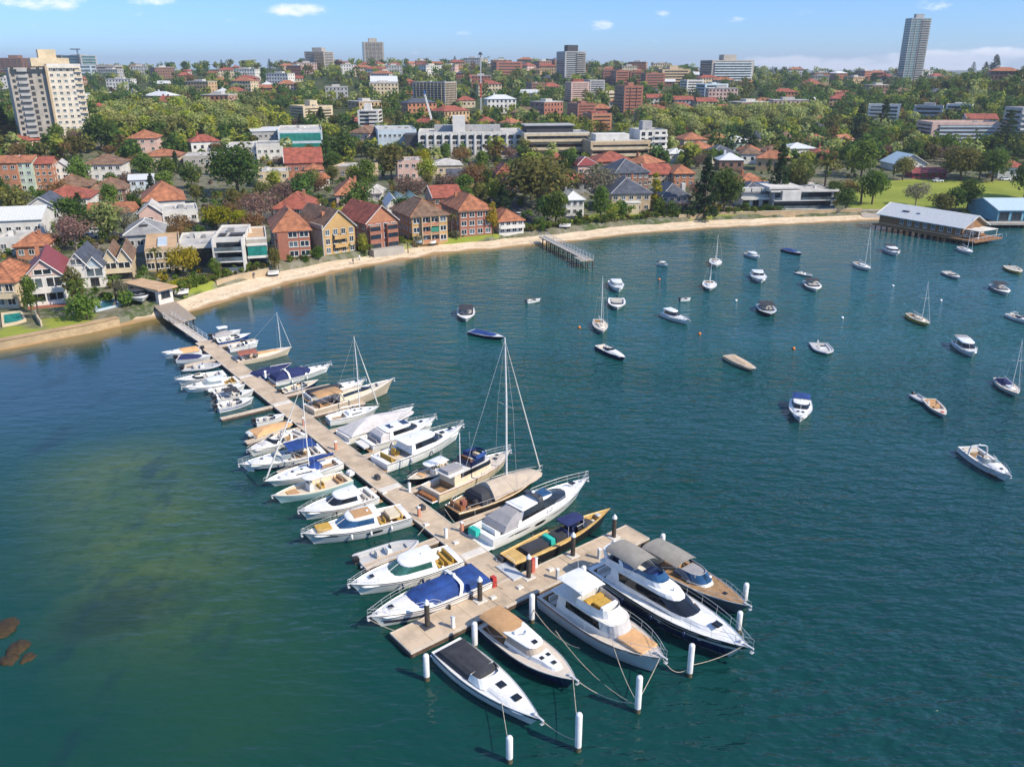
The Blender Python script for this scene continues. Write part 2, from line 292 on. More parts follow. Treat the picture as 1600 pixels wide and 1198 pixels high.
def make_water():
    m = bpy.data.materials.new('harbour_water'); N, Lk, mth, rng, mix, noise = node_kit(m); p = N['Principled BSDF']
    tc = N.new('ShaderNodeTexCoord'); P = tc.outputs['Object']; sep = N.new('ShaderNodeSeparateXYZ'); Lk.new(P, sep.inputs[0]); x, y = sep.outputs[0], sep.outputs[1]
    at = N.new('ShaderNodeAttribute'); at.attribute_name = 'shore'; s = at.outputs['Fac']
    big = noise(P, .03, 4); med = noise(P, .11, 5, .6, 0, (1, 1, 1), (7, 3, 0))
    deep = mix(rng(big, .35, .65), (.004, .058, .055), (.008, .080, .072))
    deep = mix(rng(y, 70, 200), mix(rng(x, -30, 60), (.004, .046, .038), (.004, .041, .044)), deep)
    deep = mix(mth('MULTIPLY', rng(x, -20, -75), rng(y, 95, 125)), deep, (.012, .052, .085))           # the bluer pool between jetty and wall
    # shoal in the near corner: sand and weed seen through clear shallow water, a seabed patch with its own outline
    ax, ay, bx, by = -52., 98., -24., 56.
    dx, dy = bx - ax, by - ay; t = mth('DIVIDE', mth('ADD', mth('MULTIPLY', mth('SUBTRACT', x, ax), dx), mth('MULTIPLY', mth('SUBTRACT', y, ay), dy)), dx * dx + dy * dy, clamp=True)
    ex = mth('SUBTRACT', mth('SUBTRACT', x, ax), mth('MULTIPLY', t, dx)); ey = mth('SUBTRACT', mth('SUBTRACT', y, ay), mth('MULTIPLY', t, dy))
    dist = mth('SQRT', mth('ADD', mth('MULTIPLY', ex, ex), mth('MULTIPLY', ey, ey))); dist = mth('ADD', dist, mth('MULTIPLY', mth('SUBTRACT', med, .5), 18))
    shoal = rng(dist, 17, 1)
    bed = mix(rng(med, .38, .62), (.036, .082, .034), (.068, .108, .036))
    fin = noise(P, .55, 6, .7); bed = mix(rng(fin, .48, .62, 0, .45), bed, (.016, .040, .024))
    bed = mix(rng(t, .45, 1.0), bed, (.012, .056, .032))
    col = mix(mth('MULTIPLY', shoal, .9), deep, bed)
    weed = mth('MULTIPLY', rng(mth('ADD', mth('SQRT', mth('ADD', mth('POWER', mth('ADD', x, 38.5), 2), mth('MULTIPLY', mth('POWER', mth('SUBTRACT', y, 68.5), 2), .8))), mth('MULTIPLY', mth('SUBTRACT', med, .5), 16)), 7.5, 1.5), .6)
    col = mix(weed, col, (.012, .030, .026))
    weed2 = mth('MULTIPLY', rng(noise(P, .055, 4, .6, .5, (1.6, .7, 1), (3, 8, 0)), .56, .66), mth('MULTIPLY', rng(x, -18, -34), .6)); col = mix(weed2, col, (.006, .028, .040))
    # sand under the first metres off the beach
    sh = mth('ADD', s, mth('MULTIPLY', mth('SUBTRACT', med, .5), 9))
    col = mix(rng(sh, -17, -5, 0, .55), col, (.04, .075, .055)); col = mix(rng(sh, -5, -.6, 0, .9), col, (.20, .155, .075))
    slip = mth('MULTIPLY', rng(x, -92, -80), rng(x, -66, -74)); col = mix(mth('MULTIPLY', mth('MULTIPLY', rng(sh, -13, -3), slip), .6), col, (.23, .155, .045))
    col = mix(mth('MULTIPLY', mth('MULTIPLY', rng(y, 110, 230), rng(x, -30, 110)), .75), col, (.013, .084, .104))  # far right lightened to blue: sky reflection painted into the base colour
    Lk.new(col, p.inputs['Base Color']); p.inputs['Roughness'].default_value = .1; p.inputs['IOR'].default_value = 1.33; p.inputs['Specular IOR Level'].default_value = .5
    w1 = noise(P, .44, 2, .45, .3, (.55, 1.3, 1)); w2 = noise(P, 1.2, 1.8, .5, -.25, (.6, 1.35, 1)); w3 = noise(P, .12, 2, .5, .5, (.5, 1.2, 1))
    chop = mth('MULTIPLY', rng(x, -55, 10, .16, 1), rng(s, -3, -40, .3, 1))
    patch = rng(noise(P, .02, 3, .5, .3, (.5, 1.4, 1), (2, 9, 0)), .32, .68, .45, 1.2); chop = mth('MULTIPLY', chop, patch)
    h = mth('ADD', mth('ADD', mth('MULTIPLY', w1, 1.2), mth('MULTIPLY', w2, .5)), mth('MULTIPLY', w3, 1.0))
    b = N.new('ShaderNodeBump'); b.inputs['Distance'].default_value = .76; Lk.new(mth('MULTIPLY', chop, .85), b.inputs['Strength']); Lk.new(h, b.inputs['Height']); Lk.new(b.outputs[0], p.inputs['Normal'])
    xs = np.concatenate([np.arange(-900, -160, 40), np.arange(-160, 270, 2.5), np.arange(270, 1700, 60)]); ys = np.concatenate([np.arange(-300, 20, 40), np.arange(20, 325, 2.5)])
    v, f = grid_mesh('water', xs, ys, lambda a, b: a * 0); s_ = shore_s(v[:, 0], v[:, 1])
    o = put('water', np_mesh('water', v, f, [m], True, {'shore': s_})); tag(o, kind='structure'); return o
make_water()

# the park lawn, as ground polygons in the plan
def in_poly(x, y, poly):
    x = np.asarray(x); y = np.asarray(y); c = np.zeros(x.shape, bool); n = len(poly)
    for i in range(n):
        (x1, y1), (x2, y2) = poly[i], poly[(i + 1) % n]
        c ^= ((y1 > y) != (y2 > y)) & (x < (x2 - x1) * (y - y1) / (y2 - y1 + 1e-9) + x1)
    return c
PARK = [tuple(GT(*q)[:2]) for q in ((1318, 285), (1330, 340), (1420, 352), (1700, 372), (1760, 300), (1600, 284), (1430, 280))]
LAWNS = [[tuple(GT(*q)[:2]) for q in pl] for pl in (((62, 502), (100, 496), (145, 492), (142, 508), (72, 522)), ((0, 512), (30, 508), (68, 520), (60, 532), (-10, 545)), ((262, 455), (300, 440), (336, 432), (336, 448), (280, 462)), ((140, 470), (172, 462), (185, 475), (150, 480)),
                                                     ((885, 345), (930, 335), (1016, 330), (1018, 337), (960, 345), (890, 352)), ((1060, 330), (1120, 326), (1190, 326), (1190, 334), (1062, 340)), ((600, 388), (700, 374), (780, 360), (780, 372), (700, 386), (600, 400)))]
def make_ground():
    xs = np.concatenate([np.arange(-6000, -700, 300), np.arange(-700, -180, 20), np.arange(-180, 260, 2.0), np.arange(260, 900, 20), np.arange(900, 6500, 300)])
    ys = np.concatenate([np.arange(40, 120, 20), np.arange(120, 420, 1.6), np.arange(420, 1000, 12), np.arange(1000, 2000, 30), np.arange(2000, 12001, 400)])
    v, f = grid_mesh('ground', xs, ys, ground_z); s = shore_s(v[:, 0], v[:, 1]); bw = beach_w(v[:, 0]); v[:, 2] -= np.where((s < bw + 2.2) & (v[:, 0] > -300) & (v[:, 0] < 160), .9 * np.clip((bw + 3.2 - s), 0, 1), 0)
    fc = v[f].mean(1); keep = shore_s(fc[:, 0], fc[:, 1]) > -14; f = f[keep]
    lawn = in_poly(v[:, 0], v[:, 1], PARK).astype(float)
    for pl in LAWNS: lawn = np.maximum(lawn, in_poly(v[:, 0], v[:, 1], pl).astype(float))
    m = bpy.data.materials.new('town_ground'); N, Lk, mth, rng, mix, noise = node_kit(m); p = N['Principled BSDF']; tc = N.new('ShaderNodeTexCoord'); P = tc.outputs['Object']
    a = N.new('ShaderNodeAttribute'); a.attribute_name = 'lawn'; n1 = noise(P, .06, 5); n2 = noise(P, .5, 5); n3 = noise(P, .018, 3)
    earth = mix(rng(n1, .4, .6), (.06, .085, .028), (.15, .14, .09)); earth = mix(rng(n2, .45, .6, 0, .5), earth, (.26, .24, .20))
    sepg = N.new('ShaderNodeSeparateXYZ'); Lk.new(P, sepg.inputs[0]); earth = mix(rng(sepg.outputs[1], 420, 620), earth, mix(rng(n1, .42, .6), (.040, .062, .018), (.075, .082, .03)))
    grass = mix(rng(n1, .35, .65), (.17, .22, .028), (.25, .29, .045)); grass = mix(rng(n2, .4, .7, 0, .4), grass, (.28, .27, .07))
    Lk.new(mix(a.outputs['Fac'], earth, grass), p.inputs['Base Color']); p.inputs['Roughness'].default_value = .95; p.inputs['Specular IOR Level'].default_value = .15
    ms = bpy.data.materials.new('beach_sand'); N, Lk, mth, rng, mix, noise = node_kit(ms); p = N['Principled BSDF']; tc = N.new('ShaderNodeTexCoord'); P = tc.outputs['Object']
    a = N.new('ShaderNodeAttribute'); a.attribute_name = 'shore'; n1 = noise(P, .35, 6, .65); n2 = noise(P, 2.5, 4); nb = noise(P, .12, 3)
    c = mix(rng(n1, .35, .65), (.58, .46, .32), (.70, .58, .43)); c = mix(rng(n2, .52, .7, 0, .5), c, (.38, .27, .17))
    edge = mth('ADD', a.outputs['Fac'], mth('MULTIPLY', mth('SUBTRACT', nb, .5), 4)); c = mix(rng(edge, 2.2, .6, 0, .95), c, (.30, .19, .09))
    wrack = mth('MULTIPLY', mth('SUBTRACT', 1, mth('ABSOLUTE', mth('SUBTRACT', edge, 3.6)), clamp=True), rng(n2, .48, .6, 0, .7)); c = mix(wrack, c, (.16, .11, .06))
    Lk.new(c, p.inputs['Base Color']); p.inputs['Roughness'].default_value = .95; p.inputs['Specular IOR Level'].default_value = .1
    bm = N.new('ShaderNodeBump'); bm.inputs['Strength'].default_value = .5; bm.inputs['Distance'].default_value = .12; Lk.new(n1, bm.inputs['Height']); Lk.new(bm.outputs[0], p.inputs['Normal'])
    u, inv = np.unique(f.ravel(), return_inverse=True); tag(put('ground', np_mesh('ground', v[u], inv.reshape(-1, 4), [m], True, {'lawn': lawn[u], 'shore': s[u]})), kind='structure')
    # the beach follows the waterline: rows at fixed distances inland
    px = np.arange(-300, 160.1, 1.0); k = np.ones(9) / 9; pad = np.concatenate([px[0] - np.arange(8, 0, -1), px, px[-1] + np.arange(1, 9)])
    py = np.convolve(np.interp(pad, SHORE[:, 0], SHORE[:, 1]), k, 'same')[8:-8]; d = np.stack([np.gradient(px), np.gradient(py)], 1); d /= np.linalg.norm(d, axis=1)[:, None]; nrm = np.stack([-d[:, 1], d[:, 0]], 1)
    for c_ in (0, 1): nrm[:, c_] = np.convolve(np.pad(nrm[:, c_], 6, 'edge'), np.ones(13) / 13, 'valid')
    bw = beach_w(px); wob = .7 * np.sin(px * .21) + .5 * np.sin(px * .57 + 1); rows = []; ss = []; bt = np.where(px > 100, .25, 1) * np.minimum(1, bw / 4)
    for off, z in ((-13, -2.2), (-5, -.8), (-1.5, -.25), (0, .0), (.25, .28), (.5, .55), (.8, .9), (1, 1.1)):
        o = np.where(off > 0, off * bw, off) + wob * bt * (1 if off >= .5 else .3); rows.append((px + nrm[:, 0] * o, py + nrm[:, 1] * o, z * (bank_z(px)[0] / 1.1 if z > 0 else np.ones_like(px)))); ss.append(np.full_like(px, off if off < 0 else 0) + np.where(off > 0, off * bw, 0))
    nb = len(rows)
    for e, z in ((.55, 1.9), (1.0, 2.45), (2.4, 2.66), (3.6, 2.70)):
        o = bw + e + wob * bt; rows.append((px + nrm[:, 0] * o, py + nrm[:, 1] * o, bank_z(px)[0] + (z - 1.1) / 1.5 * (bank_z(px)[1] - bank_z(px)[0]))); ss.append(bw + e)
    V = np.stack([np.stack(r, -1) for r in rows]); S = np.stack(ss); n = len(px)
    def strip(r0, r1, nm, mm):
        q = V[r0:r1].reshape(-1, 3); a = np.arange((r1 - r0) * n).reshape(r1 - r0, n); ff = np.stack([a[:-1, :-1], a[:-1, 1:], a[1:, 1:], a[1:, :-1]], -1).reshape(-1, 4); lw = np.zeros(len(q))
        for pl in LAWNS: lw = np.maximum(lw, in_poly(q[:, 0], q[:, 1], pl).astype(float))
        tag(put(nm, np_mesh(nm, q, ff, [mm], True, {'shore': S[r0:r1].ravel(), 'lawn': lw})), kind='structure')
    strip(0, nb, 'beach', ms); strip(nb - 1, len(rows), 'bank', m)
make_ground()
# streets behind the waterfront, sheets laid just above the ground
def strip_sheet(name, pts, w, m, lift=.06):
    mb = MB(); P = [Vector((a, b)) for a, b in pts]; Q = []
    for a, b in zip(P[:-1], P[1:]):
        n = max(1, int((b - a).length / 4)); Q += [a.lerp(b, k / n) for k in range(n)]
    Q.append(P[-1]); ring = []
    for i, q in enumerate(Q):
        t = (Q[min(i + 1, len(Q) - 1)] - Q[max(i - 1, 0)]).normalized(); nrm = Vector((-t.y, t.x)); row = []
        for k in range(5):
            a = q + nrm * w * (k / 4 - .5); row.append((a.x, a.y, gz(a.x, a.y) + lift))
        ring.append(row)
    mb.loft(ring, 0, False, False, closed=False); return tag(mb.build(name, m), kind='structure')
asph = mat('asphalt', (.055, .055, .058), .9, .15, .4)
strip_sheet('road', [GT(x, y)[:2] for x, y in ((205, 380), (260, 352), (330, 350), (430, 336), (520, 330), (600, 328), (690, 322), (800, 332), (850, 352), (862, 366))], 8, asph)
strip_sheet('road', [GT(x, y)[:2] for x, y in ((60, 372), (120, 368), (160, 362), (200, 378))], 7, asph)
strip_sheet('path', [GT(x, y)[:2] for x, y in ((1345, 336), (1372, 334), (1450, 340), (1560, 348), (1640, 352))], 5, mat('pale_path', (.34, .30, .26), .9, .1, .6))
strip_sheet('road', [GT(x, y)[:2] for x, y in ((700, 300), (790, 318), (846, 345), (862, 366))], 7, asph)
# ------------------------------------------------------------------ boats
LCAP = 0; BOATS = []
def lerp(a, b, t): return a + (b - a) * t
class Boat:
    """hull along +x from stern (0) to bow (L); y to port; z up from the waterline. All x in lengths, all widths in half beams, heights in s-scaled metres."""
    def __init__(b, name, label, cat, stern, bow, beam, hull='white', fb=(1.0, 1.55), deck='deck', tr=.88, tm=.38, pw=2.2, rake=.09, cock=None, floor='teak', rail='rubber', boot='bott', group=None, flare=1.0, rz=None, L=None, cw=.74, band=None, sole=.55):
        p0 = G(*stern, 1.0); p1 = G(*bow, 1.5); d = p1 - p0; d.z = 0
        if LCAP and not L and d.length > LCAP: p0 = p1 - d * ((LCAP + (d.length - LCAP) * .15) / d.length); d = p1 - p0; d.z = 0
        b.L = L or d.length; b.B = beam if beam > 1.1 else b.L * beam * (1.32 if b.L < 9.5 and not LCAP else 1.06); b.s = max(.88 if not LCAP else .62, min(1.3, b.L / 12)); b.hb_ = b.B / 2
        b.tr, b.tm, b.pw, b.rake, b.flare = tr, tm, pw, rake * b.L, flare
        b.f0, b.f1 = fb[0] * b.s, fb[1] * b.s
        b.root = thing(name, label, cat, (p0.x, p0.y, 0), math.atan2(d.y, d.x), group); b.cock = cock; b.cw = cw; b.sole = sole
        BOATS.append(b); b._hull(hull, rail, boot, band); b._deck(deck, floor)
    def hb(b, t):
        if t < b.tm: return b.hb_ * (b.tr + (1 - b.tr) * sin(pi / 2 * t / b.tm))
        return b.hb_ * max(0.012, 1 - ((t - b.tm) / (1 - b.tm)) ** b.pw)
    def sz(b, t): return b.f0 + (b.f1 - b.f0) * max(0, t) ** 2.2
    def hp(b, t, k, sd):                      # point on the hull side, k 0 sheer .. 1 keel
        z = b.sz(t); q = b.flare * t ** 2
        y = b.hb(t) * np.interp(k, [0, .1, .5, .82, .9, 1], [1, 1.005, lerp(.97, .74, q), lerp(.91, .42, q), lerp(.86, .3, q), .0])
        zz = np.interp(k, [0, .1, .5, .82, .9, 1], [z, z - .1 * b.s, z * .5, .05, -.12, -.5 * b.s])
        return Vector((t * b.L - b.rake * k * t ** 4 * 1.25, sd * y, zz))
    ST = [0, .06, .14, .24, .34, .44, .54, .63, .71, .78, .84, .89, .93, .96, .985, 1.0]
    def _hull(b, hull, rail, boot, band):
        mb = MB(); ks = [0, .1, .3, .5, .68, .82, .9, 1]; rings = []
        for t in b.ST: rings.append([b.hp(t, k, 1) for k in ks] + [b.hp(t, k, -1) for k in reversed(ks[:-1])])
        n = len(rings[0]); vs = [q for r in rings for q in r]; fs = []; ms = []
        mk = [1, 0 if not band else 3, 0, 0, 0, 2, 2]; mk = mk + mk[::-1]
        for i in range(len(rings) - 1):
            for j in range(n - 1): fs.append((i * n + j, i * n + j + 1, (i + 1) * n + j + 1, (i + 1) * n + j)); ms.append(mk[j])
        fs.append(tuple(range(n - 1, -1, -1))); ms.append(0)
        mb.add(vs, fs, ms); mb.build('hull', [M[hull], M[rail], M[boot], M[band or hull]], b.root, 40)
    def _deck(b, deck, floor):
        mb = MB(); rows = []; c = b.cock; ts = list(b.ST)
        if c: ts = sorted(set([t for t in ts if abs(t - c[0]) > .012 and abs(t - c[1]) > .012] + [c[0], c[0] + .002, c[1] - .002, c[1]]))
        lip = .07 * b.s
        for t in ts:
            z = b.sz(t); h = b.hb(t); x = t * b.L; hi = max(h - .09 * b.s, h * .55); inc = c and c[0] + .001 < t < c[1] - .001
            w = min(hi * .93, b.hb_ * b.cw * (1 if t < b.tm else max(.25, 1 - ((t - b.tm) / (1 - b.tm)) ** 2.0))) if c else hi * .6
            zf = max(.12, z - b.sole * b.s) if inc else z - lip + .05 * b.s
            half = [(h, z + .0), (h * .99 - .02, z + .03 * b.s), (hi, z - lip + .02), (w, z - lip + .03), (w * .97, zf), (0, zf if inc else z - lip + .07 * b.s)]
            rows.append([(x, y, q) for y, q in half] + [(x, -y, q) for y, q in reversed(half[:-1])])
        n = len(rows[0]); vs = [q for r in rows for q in r]; fs = []; ms = []
        for i in range(len(rows) - 1):
            tmid = (ts[i] + ts[i + 1]) / 2; inc = c and c[0] < tmid < c[1]
            for j in range(n - 1):
                fs.append((i * n + j, (i + 1) * n + j, (i + 1) * n + j + 1, i * n + j + 1)); jj = min(j, n - 2 - j); ms.append(1 if inc and jj == 4 else 2 if jj <= 1 else 0)
        mb.add(vs, fs, ms); mb.build('deck', [M[deck], M[floor], M['white'] if deck != 'gold' else M['gold']], b.root, 30)
    # ---- things on deck
    def panel(b, t0, t1, k0, k1, m='glass', name='hull_window', both=True, taper=0):
        for sd in ((1, -1) if both else (1,)):
            mb = MB(); rows = []
            for i in range(9):
                t = lerp(t0, t1, i / 8); e = 1 - taper * abs(2 * i / 8 - 1) ** 3; km = (k0 + k1) / 2; hk = (k1 - k0) / 2 * e
                rows.append([b.hp(t, km - hk, sd) + Vector((0, sd * .025, .0)), b.hp(t, km, sd) + Vector((0, sd * .03, 0)), b.hp(t, km + hk, sd) + Vector((0, sd * .025, 0))])
            mb.loft(rows, 0, False, False, closed=False).build(name, M[m], b.root, 60)
    def outline(b, lv, m=5, na=9):
        z, xa, xf, wa, wf, fr = lv; xa *= b.L; xf *= b.L; fr *= b.L; wa *= b.hb_; wf *= b.hb_; xs = xf - fr
        pts = [(lerp(xa, xs, i / m), -lerp(wa, wf, i / m), z) for i in range(m)]
        for i in range(na + 1):
            a = pi * i / na; pts.append((xs + fr * sin(a) ** .8, -wf * (abs(cos(a)) ** .75) * (1 if cos(a) > 0 else -1), z))
        return pts + [(lerp(xs, xa, i / m), lerp(wf, wa, i / m), z) for i in range(1, m + 1)]
    def house(b, levels, bands, cap='roof', capm='white', m=5, na=9, camber=.06, base=None, smooth=42, parent=None):
        """levels: (z above base, xa, xf, wa, wf, front radius); bands: (part name, material, columns) - columns all/front/sides/fs; the rest of the band takes 'cabin' white."""
        z0 = base if base is not None else b.sz((levels[0][1] + levels[0][2]) / 2) - .12 * b.s
        R = [b.outline((z0 + lv[0] * b.s, *lv[1:]), m, na) for lv in levels]; n = len(R[0]); part = {}; mats = {}
        for k, bd in enumerate(bands):
            nm, mt, sel = bd[:3]; other = bd[3] if len(bd) > 3 else ('cabin', 'white')
            for i in range(n):
                j = (i + 1) % n; front = m <= i < m + na; side = (i < m or m + na <= i < n - 1); rear = i == n - 1
                ok = {'all': True, 'front': front, 'sides': side and i not in (0, n - 2), 'fs': front or (side and i not in (0, n - 2)), 'fs0': front or side}[sel]
                key = ((nm, mt, i < n / 2) if sel == 'sides' else (nm, mt)) if ok else other
                mb = part.setdefault(key, MB()); mb.add([R[k][i], R[k][j], R[k + 1][j], R[k + 1][i]], [(0, 1, 2, 3)])
        if cap:
            mb = part.setdefault((cap, capm), MB()); T = [Vector(q) for q in R[-1]]; c = sum(T, Vector()) / n; c.z += camber * b.s
            mid = [q.lerp(c, .35) + Vector((0, 0, camber * b.s * .55)) for q in T]
            mb.add(T + mid + [c], [(i, (i + 1) % n, n + (i + 1) % n, n + i) for i in range(n)] + [(n + i, n + (i + 1) % n, 2 * n) for i in range(n)])
        out = {}
        for (nm, mt, *_), mb in part.items(): out[nm] = mb.build(nm, M[mt], parent or b.root, smooth)
        b.top = R[-1][0][2]; return out
    def slab(b, xa, xf, wa, wf, fr, z, th=.08, m='white', name='roof', camber=.08, base=0):
        z0 = b.sz(.35) if base == 0 else base
        return b.house([(z, xa, xf, wa, wf, fr), (z + th, xa, xf, wa, wf, fr)], [(name, m, 'all')], cap=name, capm=m, base=z0, camber=camber)
    def posts(b, xs, w, z0, z1, r=.025, name='post', dx=0):
        zb = b.sz(.35)
        for x in xs:
            for sd in (1, -1): MB().tube([(x * b.L, sd * w * b.hb_, zb + z0 * b.s), ((x + dx) * b.L, sd * w * b.hb_ * .97, zb + z1 * b.s)], r).build(name, M['steel'], b.root)
    def bimini(b, xa, xf, w, z, m, name='bimini', drop=.16, posts=True, base=None):
        zb = b.sz(.3) if base is None else base; rings = []
        for i in range(7):
            t = i / 6; x = lerp(xa, xf, t) * b.L; arch = (1 - (2 * t - 1) ** 2) * .1 * b.s; e = [1, .98, .8, .4, 0, -.4, -.8, -.98, -1]
            top = [(x, y * w * b.hb_, zb + z * b.s + arch - drop * b.s * abs(y) ** 4) for y in e]; rings.append(top + [(q[0], q[1] * .985, q[2] - .05) for q in reversed(top)])
        MB().loft(rings).build(name, M[m], b.root, 50)
        if posts:
            mid = (xa + xf) / 2
            for sd in (1, -1):
                mb = MB()
                for x in (xa + .01, xf - .01): mb.tube([(mid * b.L, sd * w * b.hb_ * .97, b.sz(.3)), (x * b.L, sd * w * b.hb_ * .95, zb + (z - drop) * b.s)], .02 * max(1, b.s))
                mb.build('canopy_frame', M['steel'], b.root)
    def shield(b, xa, xf, w, z0, h, lean=.05, m='glass', fr=.1, name='windshield', wt=.86):
        zb = b.sz(.5) - .03; lo = b.outline((zb + z0 * b.s, xa, xf, w, w * .96, fr)); hi = b.outline((zb + (z0 + h) * b.s, xa - lean * .2, xf - lean, w * wt, w * wt * .92, fr * .8)); lo, hi = lo[1:-1], hi[1:-1]
        lo2 = [(q[0], q[1] * .97, q[2]) for q in lo]; hi2 = [(q[0], q[1] * .97, q[2]) for q in hi]
        MB().loft([lo, hi, hi2, lo2], 0, False, False, closed=False).build(name, M[m], b.root, 60); MB().tube(hi, .03 * max(.8, b.s)).build('windshield_frame', M['steel'], b.root)
    def arch(b, x, w, z, m='white', lean=-.05, th=.12, wid=.35, base=None):
        zb = b.sz(x) - .1 if base is None else base; pts = []
        for y, f in ((1, 0), (.96, .55), (.86, .9), (.6, 1.0), (0, 1.04), (-.6, 1.0), (-.86, .9), (-.96, .55), (-1, 0)): pts.append(((x + lean * f) * b.L, y * w * b.hb_, zb + f * z * b.s))
        rings = [[(p[0] - wid * b.s / 2, p[1], p[2]), (p[0] + wid * b.s / 2, p[1], p[2]), (p[0] + wid * b.s / 2 - .03, p[1] * .93, p[2] - th * b.s * (.3 + .7 * (abs(p[1]) < w * b.hb_ * .9))), (p[0] - wid * b.s / 2 + .03, p[1] * .93, p[2] - th * b.s * (.3 + .7 * (abs(p[1]) < w * b.hb_ * .9)))] for p in pts]
        MB().loft(rings).build('radar_arch', M[m], b.root, 40)
        b.dome(x + lean, 0, zb + (z + .1) * b.s, .17)
    def dome(b, x, y, z, r=.2, name='radar_dome', m='white'):
        r *= max(.8, b.s); rings = [[(x * b.L + cos(a) * rr, y * b.hb_ + sin(a) * rr, z + h) for a in [2 * pi * i / 10 for i in range(10)]] for rr, h in ((r, 0), (r, r * .5), (r * .8, r * .85), (r * .3, r * 1.0))]
        MB().loft(rings).build(name, M[m], b.root, 50)
    def railing(b, t0=.55, t1=.985, h=.55, n=7, inset=.12, mid=True, open_bow=False):
        for sd in (1, -1) if open_bow else (0,):
            mb = MB(); P = []
            ts = [lerp(t0, t1, i / 12) for i in range(13)]
            L_ = [Vector((t * b.L, (b.hb(t) - inset * b.s * (1 - .6 * t)) if b.hb(t) > inset else b.hb(t) * .5, b.sz(t) + h * b.s * (min(1, (t - t0) * 14) if t < .9 else 1))) for t in ts]
            if sd == 0: P = L_ + [Vector((b.L * 1.012, 0, b.sz(1) + h * b.s * 1.0))] + [Vector((q.x, -q.y, q.z)) for q in reversed(L_)]
            else: P = [Vector((q.x, q.y * sd, q.z)) for q in L_]
            r = .018 * max(1, b.s); mb.tube(P, r, n=5)
            if mid: mb.tube([Vector((q.x, q.y, q.z - h * .45 * b.s)) for q in P[1:-1]], r * .7, n=4)
            for q in P[1:-1:2]: mb.tube([(q.x - .03, q.y * .985, b.sz(min(1, q.x / b.L)) - .03), q], r * .8, n=4)
            mb.build('guard_rail', M['steel'], b.root)
    def outboard(b, n=1, m='black', x=-.02, k=1.0):
        for i in range(n):
            y = (i - (n - 1) / 2) * .55; s = k * max(.8, min(1.15, b.s * 1.3)); z0 = b.sz(0); X = x * b.L
            r = lambda z, a, c, w: [(X - a * s, y - w * s, z0 + z * s), (X + c * s, y - w * s, z0 + z * s), (X + c * s, y + w * s, z0 + z * s), (X - a * s, y + w * s, z0 + z * s)]
            e = MB().loft([r(-.05, .3, .12, .13), r(.12, .5, .16, .2), r(.36, .52, .12, .2), r(.5, .36, 0, .13)]).build('outboard_motor', M[m], b.root, 50)
            MB().loft([r(-.06, .26, .06, .06), r(-.75, .3, -.04, .045), r(-1.1, .34, -.08, .04)]).build('engine_leg', M['dgrey'], e, 40)
    def hatch(b, t, y=0, a=.24, m='glass', z=.06, name='hatch', c=None):
        X = t * b.L; zz = b.sz(t) + z * b.s; a *= b.s; c = (c or a / b.s) * b.s; Y = y * b.hb_
        MB().box(X - a, X + a, Y - c, Y + c, zz - .1 * b.s, zz, 0, .04, .04).build(name, M[m], b.root)
    def pad(b, x0, x1, w, z, h=.1, m='cush', name='sun_pad', y=0, base=None):
        zb = b.sz((x0 + x1) / 2) if base is None else base
        return MB().box(x0 * b.L, x1 * b.L, (y - w) * b.hb_, (y + w) * b.hb_, zb + z * b.s, zb + (z + h) * b.s, 0, .06, .06).build(name, M[m], b.root)
    def seat(b, x, y=0, w=.35, z=-.5, m='cush', d=.06, base=None, h=.42):
        zb = b.sz(x) if base is None else base; mb = MB(); X = x * b.L; Y = y * b.hb_; w *= b.hb_; d = .5 * max(.7, b.s)
        mb.box(X, X + d, Y - w, Y + w, zb + z * b.s, zb + (z + h) * b.s, 0, .04, .04); mb.box(X - .16 * b.s, X, Y - w, Y + w, zb + z * b.s, zb + (z + h + .42) * b.s, 0, .03, .04)
        mb.build('seat', M[m], b.root)
    def platform(b, d=.05, w=.85, m='teak', z=.32):
        MB().box(-d * b.L, .01 * b.L, -w * b.hb_, w * b.hb_, z * b.s - .1, z * b.s, 0, .05, .08).build('swim_platform', M[m], b.root)
    def cover(b, levels, m, name='canvas_cover', base=None, camber=.12):
        n = len(levels) - 1; b.house(levels, [(name, m, 'all')] * n, cap=name, capm=m, camber=camber, base=base)
    def fenders(b, ts, sd=1, m='navy'):
        for t in ts:
            q = b.hp(t, .1, sd); mb = MB(); r = .13 * max(.8, b.s); q = q + Vector((0, sd * r * 1.1, 0)); z = q.z - .1
            mb.tube([(q.x, q.y, z), (q.x, q.y, z - .08), (q.x, q.y, z - .55), (q.x, q.y, z - .63)], [r * .4, r, r, r * .4], n=8); mb.build('fender', M[m], b.root, 50)
    def trim(b, nose, x1):                    # fenders, a thin coloured line and grey non-skid on the foredeck
        h = sum(map(ord, b.root['label'])) % 4
        if not LCAP: b.fenders((.22, .42, .6), 1, ('navy', 'white', 'black', 'hgrey')[h]); b.fenders((.25, .5), -1, ('navy', 'white', 'black', 'hgrey')[h])
        if h < 3: b.panel(.03, .95, .2, .25, ('navy', 'dgrey', 'maroon')[h], 'pin_stripe')
        b.windlass(.93)
    def anchor(b):
        x = b.L; z = b.sz(1); mb = MB().box(x - .6 * b.s, x + .22 * b.s, -.09, .09, z - .0, z + .07); mb.tube([(x + .2 * b.s, 0, z), (x + .1 * b.s, 0, z - .32 * b.s)], .05); mb.box(x - .02, x + .2 * b.s, -.17, .17, z - .36 * b.s, z - .3 * b.s)
        mb.build('anchor', M['steel'], b.root)
    def windlass(b, t=.93):
        X = t * b.L; z = b.sz(t); MB().box(X - .14, X + .14, -.16, .16, z - .05, z + .22 * b.s, 0, .04, .04).build('windlass', M['steel'], b.root)
